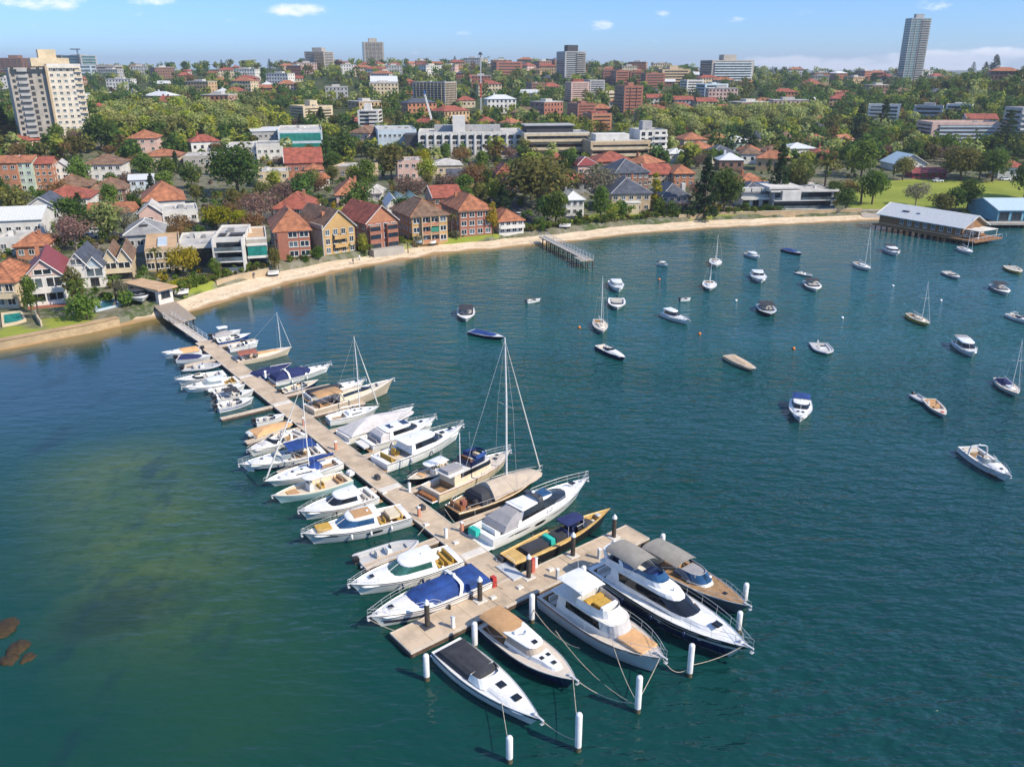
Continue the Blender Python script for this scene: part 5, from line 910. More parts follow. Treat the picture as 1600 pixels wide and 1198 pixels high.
# ------------------------------------------------------------------ buildings
def wallmat(n, c, **k): return mat(n, c, .85, .1, .25, tint=[q * .78 for q in c], **k)
BM = dict(
    white=wallmat('white_render', (.62, .60, .56)), pale=wallmat('pale_render', (.62, .56, .46)), cream=wallmat('cream_render', (.56, .46, .31)), beige=wallmat('beige_render', (.44, .34, .22)), pink=wallmat('pink_render', (.58, .40, .34)), yellow=wallmat('ochre_render', (.46, .29, .12)), grey=wallmat('grey_render', (.36, .36, .36)), mint=wallmat('mint_render', (.45, .53, .42)), blue=wallmat('blue_sheet', (.14, .34, .42)), dark=wallmat('dark_cladding', (.05, .05, .055)), conc=wallmat('raw_concrete', (.36, .33, .29)), tan=wallmat('tan_brick_wall', (.42, .29, .16)), lblue=wallmat('pale_blue_render', (.46, .54, .60)),
    brick=brick('red_brick', (.34, .095, .045), (.27, .075, .038)), obrick=brick('orange_brick', (.46, .17, .07), (.38, .13, .05)), dbrick=brick('brown_brick', (.20, .085, .05), (.16, .07, .045)), timber=banded('brown_weatherboard', (.26, .13, .055), (.11, .055, .025), .3, 'Z', .12, .8, .15), stone=brick('sandstone', (.48, .36, .21), (.40, .29, .17), (.30, .23, .15)),
    orange=banded('orange_tiles', (.37, .145, .07), (.22, .085, .045), .45, 'Z', .2, .85, .3, wscale=.5), red=banded('red_tiles', (.31, .085, .052), (.18, .05, .034), .45, 'Z', .2, .85, .3, wscale=.5), brown=banded('brown_tiles', (.20, .12, .075), (.11, .07, .045), .45, 'Z', .2, .85, .3, wscale=.5), slate=banded('slate_roof', (.075, .085, .11), (.04, .045, .06), .4, 'Z', .2, .7, .3, wscale=.5), maroon=banded('maroon_sheet', (.23, .045, .04), (.15, .03, .03), .4, 'X', .15, .6, .12), sheet=banded('grey_metal_sheet', (.62, .63, .62), (.48, .50, .50), .8, 'X', .12, .45, .08), paleblue=banded('pale_blue_sheet', (.46, .58, .64), (.34, .45, .52), .9, 'X', .12, .45, .08), flatr=mat('flat_roof_membrane', (.45, .43, .40), .9, .14, .35), flatg=mat('grey_roof_membrane', (.25, .25, .25), .9, .16, .35), sandr=mat('tan_flat_roof', (.50, .33, .19), .9, .1, .5), greenm=wallmat('green_copper', (.36, .46, .40)),
    glass=mat('window_glass', (.02, .026, .032), .08, .4, .3, spec=.8), lglass=mat('pale_window_glass', (.10, .13, .15), .1, .3, .3, spec=.8), tglass=mat('teal_glass', (.02, .20, .165), .12, .2, .4, spec=.8), bglass=mat('blue_green_glass', (.06, .14, .16), .1, .3, .3, spec=.8), frame=mat('white_frame', (.66, .65, .62), .5, .04), fdark=mat('dark_frame', (.06, .05, .045), .5, .1), awn=mat('green_awning', (.03, .20, .14), .8, .1), red_=mat('painted_red', (.36, .03, .05), .6, .1), pool=mat('pool_water', (.02, .25, .22), .05, .2, .5), poolb=mat('dark_pool_water', (.03, .13, .17), .05, .2, .5))
WMESH = {}
def window_mesh(kind):                                  # unit window: 1 wide, 1 high, origin at its centre on the wall, facing -y
    if kind not in WMESH:
        fr, gl = {'w': ('frame', 'glass'), 'd': ('fdark', 'glass'), 'l': ('frame', 'lglass'), 'b': ('conc', 'bglass'), 't': ('frame', 'tglass')}[kind]
        mb = MB(); f = .06
        for a in ((-.5, .5, .44, .5), (-.5, .5, -.5, -.44), (-.5, -.44, -.44, .44), (.44, .5, -.44, .44), (-.03, .03, -.44, .44)): mb.box(a[0], a[1], -.10, .0, a[2], a[3], 0)
        mb.box(-.56, .56, -.16, 0, -.56, -.501, 0); mb.add([(-.45, -.03, -.45), (.45, -.03, -.45), (.45, -.03, .45), (-.45, -.03, .45)], [(0, 1, 2, 3)], 1)
        WMESH[kind] = mb.build('window', [BM[fr], BM[gl]], link=False)
    return WMESH[kind]
RW = random.Random(4); FOOT = []                                               # footprints, kept clear of trees
class Bld:
    def __init__(s, name, label, cat, L, R, ytop, depth, wall='white', group=None, z=None, h=None, dmin=0, sink=1.5):
        """front wall from photo pixel L to R (its foot), eaves at photo row ytop, body reaching depth metres back"""
        if not isinstance(L, Vector): L, R = GT(*L), GT(R[0], L[1] + (R[1] - L[1]) * .3)
        a, b_ = L, R; s.w = Vector((b_.x - a.x, b_.y - a.y)).length; s.z = (a.z + b_.z) / 2 if z is None else z; ang = math.atan2(b_.y - a.y, b_.x - a.x)
        m = (a + b_) / 2; s.h = h or max(2.4, z_at(m.y, ytop) - s.z); s.d = depth; s.wall = wall
        s.root = thing(name, label, cat, (a.x, a.y, s.z), ang, group); s.ang = ang
        c = Vector((a.x, a.y)) + Vector((cos(ang), sin(ang))) * s.w / 2 + Vector((-sin(ang), cos(ang))) * depth / 2; FOOT.append((c.x, c.y, max(s.w, depth) * .5 + 1, s.w, depth, ang)); s.c = c
        s.sink = sink
    def walls(s, m=None, h=None, name='wall'):
        MB().box(0, s.w, 0, s.d, -s.sink, h or s.h).build(name, BM[m or s.wall], s.root); return s
    def win(s, face, cols, rows, ww, wh, kind='w', z0=None, dz=None, x0=0, x1=1, lim=100):
        W_ = {'f': s.w, 'r': s.d, 'l': s.d, 'b': s.w}[face]; dz = dz or s.h / rows; z0 = z0 if z0 is not None else dz * .55
        for j in range(rows):
            for i in range(cols):
                t = W_ * (x0 + (x1 - x0) * (i + .5) / cols); z = z0 + j * dz
                loc, r = {'f': ((t, 0, z), 0), 'r': ((s.w, t, z), pi / 2), 'l': ((0, s.d - t, z), -pi / 2), 'b': ((s.w - t, s.d, z), pi)}[face]
                put('window', window_mesh('l' if kind == 'w' and RW.random() < .3 else kind), s.root, loc, r, (ww, 1, wh))
        return s
    def bands(s, rows, hh, kind='glass', z0=None, dz=None, faces='frl', proud=.05, inset=.04, name='window_band'):
        dz = dz or s.h / rows; z0 = z0 if z0 is not None else dz * .3
        for j in range(rows):
            mb = MB(); z = z0 + j * dz; p = proud; e = s.w * inset; g = s.d * inset
            if 'f' in faces: mb.box(e, s.w - e, -p, -.001, z, z + hh)
            if 'r' in faces: mb.box(s.w + .001, s.w + p, g, s.d - g, z, z + hh)
            if 'l' in faces: mb.box(-p, -.001, g, s.d - g, z, z + hh)
            mb.build(name, BM[kind], s.root)
        return s
    def slabs(s, rows, m='frame', th=.35, out=1.2, z0=0, dz=None, x0=0, x1=1, face='f', rail=None, rh=.9, name='balcony'):
        dz = dz or s.h / rows
        for j in range(rows):
            z = z0 + j * dz
            X0, X1 = (x0 * s.w, x1 * s.w) if face == 'f' else (x0 * s.d, x1 * s.d)
            mb = MB(); mk = lambda a, b_, c, d_, e, f_: mb.box(a, b_, c, d_, e, f_) if face == 'f' else mb.box(s.w - d_, s.w - c, a, b_, e, f_)
            mk(X0, X1, -out, -.06, z - th, z)
            o = mb.build(name, BM[m], s.root)
            if rail:
                mb = MB(); mk(X0 + .02, X1 - .02, -out + .002, -out + .1, z + .003, z + rh); mb.build('balustrade', BM[rail], o)
        return s
    def hip(s, m, rise, over=.6, ridge=None, name='roof', axis=None, base=None):
        z = base if base is not None else s.h; o = over; x0, x1, y0, y1 = -o, s.w + o, -o, s.d + o; W_, D = x1 - x0, y1 - y0
        along = axis or ('x' if W_ > D else 'y'); half = min(W_, D) / 2 if ridge is None else (W_ if along == 'x' else D) * (1 - ridge) / 2
        if along == 'x': r = [(x0 + half, (y0 + y1) / 2), (x1 - half, (y0 + y1) / 2)]
        else: r = [((x0 + x1) / 2, y0 + half), ((x0 + x1) / 2, y1 - half)]
        v = [(x0, y0, z), (x1, y0, z), (x1, y1, z), (x0, y1, z), (*r[0], z + rise), (*r[1], z + rise)] + [(x0, y0, z - .2), (x1, y0, z - .2), (x1, y1, z - .2), (x0, y1, z - .2)]
        f = [(0, 1, 5, 4), (2, 3, 4, 5), (1, 2, 5), (3, 0, 4)] if along == 'x' else [(0, 1, 4), (1, 2, 5, 4), (2, 3, 5), (3, 0, 4, 5)]
        f += [(6, 7, 1, 0), (7, 8, 2, 1), (8, 9, 3, 2), (9, 6, 0, 3), (9, 8, 7, 6)]
        s.roof = MB().add(v, f).build(name, BM[m], s.root)
        mb = MB()                                       # ridge caps
        ends = [v[0], v[3], v[1], v[2]] if along == 'x' else [v[0], v[1], v[3], v[2]]
        mb.tube([v[4], v[5]], .14, n=4)
        for i, e in enumerate(ends): mb.tube([(e[0], e[1], e[2] + .05), v[4] if i < 2 else v[5]], .12, n=4)
        mb.build('ridge_tiles', BM['orange' if m in ('red', 'orange', 'brown') else 'frame'] if m != 'slate' else BM['grey'], s.roof)
        return s
    def gable(s, m, rise, over=.5, axis='y', wall=None, base=None, x0=0, x1=1, y0=0, y1=1, name='roof'):
        z = base if base is not None else s.h; X0, X1, Y0, Y1 = x0 * s.w, x1 * s.w, y0 * s.d, y1 * s.d; o = over; th = .22
        if axis == 'y':
            c = (X0 + X1) / 2; k = rise / ((X1 - X0) / 2); lo = z - o * k
            pr = [(X0 - o, lo), (c, z + rise), (X1 + o, lo), (X1 + o, lo + th), (c, z + rise + th), (X0 - o, lo + th)]; rings = [[(a, Y0 - o, b_) for a, b_ in pr], [(a, Y1 + o, b_) for a, b_ in pr]]
            tri = [[(X0, Y, z), (X1, Y, z), (c, Y, z + rise)] for Y in (Y0, Y1)]
        else:
            c = (Y0 + Y1) / 2; k = rise / ((Y1 - Y0) / 2); lo = z - o * k
            pr = [(Y0 - o, lo), (c, z + rise), (Y1 + o, lo), (Y1 + o, lo + th), (c, z + rise + th), (Y0 - o, lo + th)]; rings = [[(X0 - o, a, b_) for a, b_ in pr], [(X1 + o, a, b_) for a, b_ in pr]]
            tri = [[(X, Y0, z), (X, Y1, z), (X, c, z + rise)] for X in (X0, X1)]
        s.roof = MB().loft(rings).build(name, BM[m], s.root); mb = MB(); mb.loft(tri, 0); mb.build('gable_end', BM[wall or s.wall], s.root)
        mb = MB()
        q = [r[5] for r in rings][0], [r[4] for r in rings][0], [r[3] for r in rings][0]
        mb.tube(q, .13, n=4); mb.build('barge_board', BM['frame'], s.roof); return s
    def flat(s, m='flatr', par=.5, wall=None, over=0, clutter=2, seed=1):
        o = over; MB().box(-o + .25, s.w + o - .25, -o + .25, s.d + o - .25, s.h - .05, s.h + .06).build('roof', BM[m], s.root)
        mb = MB()
        for a in ((-o, s.w + o, -o, -o + .249), (-o, s.w + o, s.d + o - .249, s.d + o), (-o, -o + .249, -o + .25, s.d + o - .25), (s.w + o - .249, s.w + o, -o + .25, s.d + o - .25)): mb.box(*a, s.h - (.3 if over else .02) , s.h + par)
        mb.build('parapet', BM[wall or s.wall], s.root); R = random.Random(seed * 7 + int(s.w * 10))
        for k in range(clutter):
            x = R.uniform(.15, .8) * s.w; y = R.uniform(.2, .8) * s.d; a = R.uniform(.6, 2.0); MB().box(x, x + a, y, y + a * R.uniform(.6, 1.3), s.h + .061, s.h + R.uniform(.5, 1.5), 0, .05, .05).build('roof_plant', BM[R.choice(('grey', 'white', 'flatg'))], s.root)
        return s
    def chimney(s, x, y, h=1.6, m='obrick'):
        x *= s.w; y *= s.d; MB().box(x - .4, x + .4, y - .4, y + .4, s.h, s.h + h).box(x - .48, x + .48, y - .48, y + .48, s.h + h + .002, s.h + h + .15).build('chimney', BM[m], s.root); return s
    def part(s, name, x0, x1, y0, y1, z0, z1, m): MB().box(x0, x1, y0, y1, z0, z1).build(name, BM[m], s.root); return s

# --- waterfront houses, from the left edge
b = Bld('beach_house', 'cream house with bright orange roof at the left frame edge, pool in front', 'house', (-22, 484), (30, 477), 441, 12, 'cream').walls().hip('orange', 3.2); b.win('f', 3, 2, 1.6, 1.6); b.slabs(1, 'cream', .3, 2.0, b.h * .5, rail='cream')
b = Bld('beach_house', 'pink gabled house with maroon roof and two white verandas above a lawn', 'house', (46, 476), (106, 462), 432, 18, 'pink').walls('white'); b.gable('maroon', 3.5, .5, 'y', 'pink'); b.win('f', 1, 1, 3.6, 1.2, 'w', b.h + 1.0); b.win('f', 2, 2, 3.2, 2.2, 'w', 1.6, b.h * .5); b.slabs(2, 'white', .3, 2.2, b.h * .02, b.h * .48, rail='white', rh=.8)
for x in (.03, .5, .97): b.part('veranda_post', b.w * x - .12, b.w * x + .12, -2.15, -1.9, 0, b.h, 'white')
b.win('r', 4, 2, 1.3, 1.6); b.part('terrace', 0, b.w, -4.2, -2.3, -1.2, .1, 'brick'); b.chimney(.3, .7, 4.5)
b = Bld('beach_house', 'white weatherboard house with navy slate gables between the pink and cream houses', 'house', (110, 452), (164, 441), 417, 15, 'white').walls(); b.gable('slate', 3.1, .5, 'y', 'white', x0=0, x1=.62); b.gable('slate', 2.0, .4, 'y', 'lblue', x0=.56, x1=1, y1=.6); b.win('f', 1, 1, 3.8, 2.0, 'l', b.h * .72, x0=.56); b.win('f', 1, 1, 2.6, 1.4, 'w', b.h + 1.2, x0=.1, x1=.5); b.win('f', 2, 1, 1.8, 1.8, 'd', 1.4); b.part('solar_panel', b.w * .05, b.w * .05 + .1, 0, .1, b.h, b.h + .1, 'dark')
b = Bld('beach_house', 'cream house with twin gables and brown roof beside the boat shed', 'house', (166, 440), (209, 432), 407, 14, 'cream').walls(); b.gable('brown', 2.6, .4, 'y', 'cream', x0=0, x1=.5); b.gable('brown', 2.6, .4, 'y', 'cream', x0=.5, x1=1); b.win('f', 2, 1, 2.8, 1.6, 'w', b.h * .74); b.slabs(1, 'cream', .3, 1.6, b.h * .5, rail='cream'); b.win('f', 2, 1, 3.0, 2.2, 'd', 1.6)
b = Bld('flat_roofed_house', 'large beige flat roofed house with pale roof lights behind the palm', 'house', (231, 426), (286, 412), 391, 22, 'beige').walls().flat('sandr', .5, 'beige', clutter=0); b.part('roof_light', 3, b.w - 3, 5, 16, b.h + .07, b.h + .5, 'lblue'); b.win('l', 5, 2, 1.2, 1.4); b.win('f', 4, 2, 1.8, 1.6)
b = Bld('hip_roofed_house', 'grey hip roofed house with dark solar panels on its roof', 'house', (200, 396), (258, 388), 366, 14, 'grey').walls().hip('flatg', 3.0); b.part('solar_panel', b.w * .4, b.w * .62, 2.0, 4.2, b.h + 1.9, b.h + 2.15, 'dark'); b.win('f', 4, 1, 1.6, 1.4)
b = Bld('flat_roofed_house', 'low white flat roofed house with shaded dark front left of the white villa', 'house', G(284, 413, 2.7), G(335, 410, 2.7), 386, 18, 'white').walls('dark', name='shaded_front').flat('flatr', .6, 'white', over=.6, clutter=4); b.win('f', 3, 1, 3.0, 2.0, 'd')  # shade below the roof put into the wall colour
b = Bld('modern_villa', 'white three storey villa with open balconies and solar panels on top', 'house', G(338, 424, 2.6), G(386, 422, 2.6), 374, 18, 'white').walls().flat('flatr', .5, 'white', clutter=1)
for z in (.06, .38, .70):
    b.part('glazing', .8, b.w - .8, -.06, -.002, b.h * z, b.h * z + b.h * .21, 'glass'); b.part('balcony', 0, b.w, -2.0, -.07, b.h * (z - .06), b.h * (z - .02), 'white'); b.part('balustrade', .1, b.w - .1, -2.0, -1.92, b.h * (z - .02) + .003, b.h * z + .8, 'lglass')
for x in (0, b.w - .4): b.part('side_wall', x, x + .4, -2.02, -.08, -1, b.h + .3, 'white')
for x in (.15, .5, .75): b.part('solar_panel', b.w * x, b.w * x + 1.8, 3, 6, b.h + .4, b.h + .55, 'dark')
b = Bld('modern_villa', 'villa with emerald green glass balcony next to the red brick flats', 'house', G(389, 417, 2.7), G(421, 415, 2.7), 374, 16, 'white').walls('conc').flat('sandr', .5, 'white', clutter=1); b.part('green_balcony', .2, b.w - .2, -1.6, -.06, b.h * .42, b.h * .80, 'tglass'); b.part('slab', 0, b.w, -1.8, -.07, b.h * .36, b.h * .445, 'white'); b.part('slab', 0, b.w, -1.8, -.07, b.h * .81, b.h * .86, 'white'); b.part('glazing', .4, b.w - .4, -.05, -.002, 0, b.h * .33, 'glass')
# --- the row of old flats behind the beach
GF = 'old brick flats behind the beach'
b = Bld('block_of_flats', 'red brick flats with bright orange hip roof, westmost of the beach row', 'flats', (434, 406), (487, 398), 360, 17, 'brick', GF).walls().hip('orange', 4.6, .7); b.win('f', 3, 3, 2.4, 1.5, 'w'); b.win('l', 5, 3, 1.2, 1.5); b.win('r', 4, 3, 1.2, 1.5); b.part('bay', b.w * .05, b.w * .36, -.8, -.01, 0, b.h - .4, 'brick'); b.chimney(.5, .6, 4.4)
b = Bld('block_of_flats', 'ochre rendered flats with steep brown gable facing the beach', 'flats', (508, 402), (557, 395), 355, 17, 'yellow', GF).walls().gable('brown', 4.4, .5, 'y', 'yellow'); b.win('f', 4, 3, 1.3, 1.6, 'w'); b.win('f', 2, 2, 1.9, 2.2, 'd', b.h * .62, -b.h * .3, .25, .75); b.win('l', 5, 3, 1.1, 1.4); b.slabs(2, 'yellow', .25, .9, b.h * .3, b.h * .31, .3, .7, rail='yellow'); b.part('parapet_wing', -.4, 0, -.2, b.d * .4, 0, b.h + 1.0, 'conc'); b.chimney(.3, .3, 3.6)
b = Bld('block_of_flats', 'dark red brick flats with rounded bays and brown red gable roof', 'flats', (575, 394), (623, 388), 346, 17, 'brick', GF).walls().gable('red', 4.2, .5, 'y', 'obrick'); b.win('f', 4, 3, 1.6, 1.5, 'w')
for x in (.22, .78): b.part('bay', b.w * x - 1.7, b.w * x + 1.7, -1.1, -.01, -1, b.h - .8, 'brick'); b.part('bay_glazing', b.w * x - 1.6, b.w * x + 1.6, -1.16, -1.101, b.h * .12, b.h * .27, 'glass'); b.part('bay_glazing', b.w * x - 1.6, b.w * x + 1.6, -1.16, -1.101, b.h * .44, b.h * .59, 'glass'); b.part('bay_glazing', b.w * x - 1.6, b.w * x + 1.6, -1.16, -1.101, b.h * .72, b.h * .86, 'glass')
b.win('l', 5, 3, 1.2, 1.4); b.chimney(.5, .7, 4.2); b.part('garden_terrace', 0, b.w, -3.4, -1.2, -1.5, 1.0, 'conc')
b = Bld('block_of_flats', 'tan and ochre flats with broad dark brown hip roof and a green awning', 'flats', (645, 384), (700, 376), 337, 17, 'tan', GF).walls('yellow').hip('brown', 4.0, .7); b.win('f', 4, 3, 2.0, 1.5, 'w'); b.slabs(3, 'tan', .25, .9, .3, b.h * .31, .26, .74, rail='obrick'); b.part('awning', b.w * .5, b.w * .72, -1.0, -.2, b.h * .42, b.h * .58, 'awn'); b.win('l', 6, 3, 1.2, 1.4)
for x in (.26, .5, .74): b.part('pilaster', b.w * x - .15, b.w * x + .15, -.95, -.01, 0, b.h - .3, 'beige')
b = Bld('block_of_flats', 'red brick flats with orange and brown hip roof, eastmost of the beach row', 'flats', (719, 374), (769, 368), 329, 17, 'brick', GF).walls().hip('brown', 4.2, .6); b.win('f', 4, 3, 1.7, 1.5, 'w'); b.win('r', 4, 3, 1.2, 1.4); b.win('l', 4, 3, 1.2, 1.4); b.hip('orange', 3.9, .5, axis='y', name='front_roof', base=b.h + .35); b.chimney(.3, .7, 3.8)
b = Bld('cottage', 'small white cottage with orange roof beside the old wharf', 'house', (780, 368), (818, 362), 345, 12, 'white').walls().hip('orange', 3.0, .5); b.win('f', 4, 2, 1.3, 1.3, 'w'); b.slabs(1, 'white', .25, 1.2, b.h * .48, rail='white')
# --- second row
G2 = 'houses in the streets behind the beach'
def hs(nm, lb, L, R, yt, d, wall, roof, rise, kind='hip', win=(3, 2), chim=None, cat='house', **k):
    b = Bld(nm, lb, cat, L, R, yt, d, wall, G2, **k).walls()
    if kind == 'hip': b.hip(roof, rise)
    elif kind == 'gy': b.gable(roof, rise, .5, 'y')
    elif kind == 'gx': b.gable(roof, rise, .5, 'x')
    else: b.flat(roof, .5, wall, clutter=3, seed=len(lb))
    if win: b.win('f', win[0], win[1], min(1.5, b.w / win[0] * .55), 1.4, 'w'); b.win('r', 3, win[1], 1.1, 1.3); b.win('l', 3, win[1], 1.1, 1.3)
    if chim: b.chimney(.7, .5, rise + .6)
    return b
hs('villa', 'white trimmed house with red brown hip roof behind the westmost flats', (430, 350), (487, 344), 326, 15, 'white', 'red', 4.2, win=(4, 2), chim=1)
hs('villa', 'white house under a big orange hip roof behind the dark red flats', (527, 326), (572, 321), 304, 17, 'pink', 'orange', 4.5, win=(3, 2), chim=1)
for i, (L, R, lb, m) in enumerate((((606, 338), (626, 335), 'grey', 'sheet'), ((626, 334), (640, 331), 'green tinged', 'greenm'), ((642, 330), (658, 328), 'pale green', 'greenm'))): hs('cottage', f'narrow terrace cottage with {lb} gable behind the tan flats', L, R, 322 - i * 2, 14, 'greenm' if i else 'white', m, 2.6, 'gy', win=(1, 1))
hs('cottage', 'white pavilion with grey hip roof behind the ochre flats', (575, 316), (596, 314), 302, 10, 'white', 'flatr', 2.2, win=(2, 1))
hs('terrace_house', 'red brick terrace with white gables left of the eastmost flats', (678, 336), (722, 330), 308, 14, 'brick', 'red', 3.0, 'gx', win=(4, 2))
hs('villa', 'dark red brick house with red roof at the left of the big fig tree', (778, 305), (806, 302), 272, 16, 'brick', 'red', 3.5, win=(3, 3))
hs('hall', 'long red roofed hall left of the conifers in the town', (447, 276), (505, 270), 254, 18, 'brick', 'red', 5.5, 'gx', win=(5, 1))
hs('hall', 'orange roofed side hall beside the long red roofed hall', (478, 278), (506, 275), 265, 8, 'pink', 'orange', 2.2, win=(2, 1))
hs('block_of_flats', 'orange brick flats with cream panels at the left frame edge', (-14, 302), (34, 298), 255, 16, 'obrick', 'orange', 2.0, 'gx', (4, 3), cat='flats')
hs('block_of_flats', 'mint green fronted flats between two brick blocks', (34, 300), (57, 297), 254, 14, 'mint', 'orange', 2.0, 'gx', (2, 4), cat='flats')
hs('block_of_flats', 'red brick flats with cream windows right of the mint front', (60, 298), (88, 294), 256, 14, 'obrick', 'red', 2.0, 'gx', (3, 4), cat='flats')
hs('villa', 'white house with tall chimney gable behind the brown hip roof', (88, 292), (111, 288), 262, 12, 'white', 'flatr', 2.4, 'gy', (2, 3))
hs('villa', 'house with wide brown hip roof above the red roofed pinkish house', (84, 312), (144, 303), 292, 16, 'tan', 'brown', 4.0, win=(4, 1))
hs('villa', 'white house with red hip roof and dark open porch', (66, 338), (144, 327), 310, 15, 'white', 'red', 3.4, win=(4, 2))
hs('villa', 'white villa with pale brown roof and wide windows below the tower', (136, 284), (193, 278), 257, 16, 'white', 'brown', 3.2, win=(5, 2))
hs('villa', 'brick house with brown hip roof in front of the white villa', (146, 318), (198, 312), 296, 14, 'dbrick', 'brown', 3.4, win=(3, 2))
hs('terrace_house', 'white terrace with long grey iron roof at the left edge', (-20, 378), (70, 366), 344, 16, 'white', 'sheet', 2.6, 'gx', (6, 1))
hs('terrace_house', 'white gabled house with dark solar roof above the long grey iron roof', (40, 352), (98, 345), 327, 16, 'white', 'slate', 3.6, 'gy', (4, 1))
hs('cottage', 'white flat roofed extension beside an orange cottage', (0, 400), (36, 396), 374, 11, 'white', 'flatr', 0, 'flat', (2, 1))
hs('cottage', 'small orange tiled cottage behind the pink house', (28, 408), (76, 400), 384, 10, 'obrick', 'orange', 2.6, win=(3, 1), chim=1)
hs('villa', 'pale grey flat roofed house among dark trees above the striped roof', (206, 308), (243, 302), 281, 14, 'lblue', 'sheet', 1.2, 'gx', (3, 2))
b = hs('hall', 'white hall with large striped orange gable roof', (228, 342), (292, 330), 313, 19, 'white', 'orange', 5.0, win=(5, 1))
hs('cottage', 'pink gabled cottage below the striped orange roof', (220, 356), (255, 350), 333, 12, 'pink', 'flatr', 2.6, 'gy', (1, 1))
hs('terrace_house', 'white stepped terraces right of the pink gabled cottage', (256, 354), (312, 345), 330, 13, 'white', 'flatr', 0, 'flat', (4, 1))
hs('shop', 'long low building with curved pale roof below the plane trees', (288, 262), (362, 256), 245, 20, 'conc', 'flatr', 0, 'flat', (7, 1), cat='building')
hs('villa', 'spanish style house with orange roofs among trees left of the long low building', (226, 262), (282, 258), 244, 14, 'cream', 'orange', 2.6, win=(4, 1))
hs('villa', 'orange roofed house just right of the big concrete tower', (203, 240), (248, 236), 216, 16, 'pink', 'orange', 3.4, win=(3, 2))
hs('villa', 'white stepped building with cream terraces at the edge of the shops', (404, 294), (452, 288), 270, 16, 'cream', 'flatr', 0, 'flat', (4, 2))
hs('shop', 'pale shop block with rooftop boxes left of the teal glass building', (356, 250), (405, 246), 228, 18, 'white', 'flatr', 0, 'flat', (6, 2), cat='building')
hs('shop', 'low white block in front of the teal glass building', (402, 250), (450, 246), 226, 18, 'white', 'flatg', 0, 'flat', (5, 1), cat='building')
b = Bld('shopping_centre', 'teal glass fronted shopping centre', 'building', (437, 240), (506, 238), 206, 40, 'lblue').walls().flat('flatr', .8, 'white', clutter=6); b.bands(2, b.h * .36, 'tglass', 1.0, b.h * .48)
hs('shop', 'long pale roofed shops beyond the teal glass building', (395, 222), (455, 220), 205, 30, 'grey', 'sheet', 1.2, 'gx', (7, 1), cat='building')
b = hs('shop', 'brick shop with brown roof between tall trees and white flats', (548, 236), (578, 234), 208, 20, 'pink', 'brown', 3, win=(3, 2), cat='building')
b = Bld('white_flats', 'white balconied flats tower right of the conifers in town', 'flats', (561, 216), (593, 214), 174, 16, 'white').walls().flat('flatr', .5, 'white'); b.bands(7, 1.3, 'glass', faces='fr', inset=.1); b.slabs(7, 'white', .3, 1.3, .2, b.h / 7, .55, 1, rail='white'); b.part('lift_tower', 3, 7, 6, 10, b.h + .07, b.h + 4, 'white')
hs('shop', 'broad white roofed offices left of the big white hotel', (592, 240), (652, 238), 204, 30, 'lblue', 'flatr', 0, 'flat', (8, 2), cat='building')
hs('shop', 'low block with pale flat roof and shade awning below the offices', (520, 282), (575, 278), 262, 16, 'beige', 'flatr', 0, 'flat', (5, 1), cat='building')
hs('shop', 'pinkish flats among trees below the offices', (622, 284), (662, 281), 252, 14, 'pink', 'flatr', 0, 'flat', (4, 2), cat='building')
hs('shop', 'pavilion with pale curved hip roof below the hotel', (676, 276), (722, 273), 258, 14, 'cream', 'flatr', 2.0, win=(5, 1), cat='building')
# --- the hotel
b = Bld('hotel', 'large white hotel with four rows of arched windows', 'hotel', (655, 246), (817, 246), 209, 26, 'white').walls()
b.flat('flatr', .9, 'white', clutter=9)
me = MB(); pts = [(-.5, -.5), (.5, -.5), (.5, .2)] + [(.5 * cos(a), .2 + .3 * sin(a)) for a in [pi * i / 6 for i in range(1, 6)]] + [(-.5, .2)]
me.loft([[(x, -.12, z) for x, z in pts], [(x, -.001, z) for x, z in pts]]); ARCH = me.build('window', BM['glass'], link=False)
for i in range(13):
    for j in range(4): put('window', ARCH if j == 3 else window_mesh('w'), b.root, (b.w * (i + .55) / 13.1, 0, b.h * (.14 + .24 * j)), 0, (b.w / 13 * .58, 1.5, b.h * .17))
for i in range(14): b.part('pilaster', b.w * (i + .05) / 13.1 - .35, b.w * (i + .05) / 13.1 + .35, -.7, -.01, 0, b.h, 'white')
b.part('podium', -3, b.w + 4, -6, -.02, -3, 1.0, 'conc'); b.part('lift_tower', b.w * .33, b.w * .45, 6, 14, b.h + .07, b.h + 8, 'white'); b.part('roof_plant', b.w * .15, b.w * .8, 15, 22, b.h + .07, b.h + 3.0, 'grey'); b.part('dark_wing', -7, -.05, 2, 20, -1, b.h * .96, 'dark')
# --- terraced flats right of the hotel
b = Bld('terraced_flats', 'long cream balconied flats beside the hotel', 'flats', (819, 250), (920, 246), 209, 18, 'cream').walls('cream').flat('flatg', .6, 'white', clutter=6); b.bands(3, b.h * .17, 'glass', b.h * .1, b.h * .32, 'f'); b.slabs(3, 'cream', .5, 1.8, b.h * .1, b.h * .32, rail='cream', rh=.8); b.part('upper_storey', 2, b.w * .78, 5, 16, b.h + .07, b.h + 3.4, 'dark'); b.part('upper_roof', 1, b.w * .8, 4, 17, b.h + 3.44, b.h + 3.9, 'grey')
b = Bld('terraced_flats', 'stepped yellow flats with planted terraces right of the long cream flats', 'flats', (922, 256), (1015, 250), 222, 20, 'cream').walls('beige').flat('flatr', .6, 'cream', clutter=5); b.bands(3, b.h * .15, 'glass', b.h * .1, b.h * .31, 'f'); b.slabs(3, 'cream', .5, 2.6, b.h * .08, b.h * .31, rail='cream', rh=.9); b.part('upper_storey', 4, b.w * .7, 6, 16, b.h + .07, b.h + 3.2, 'white')
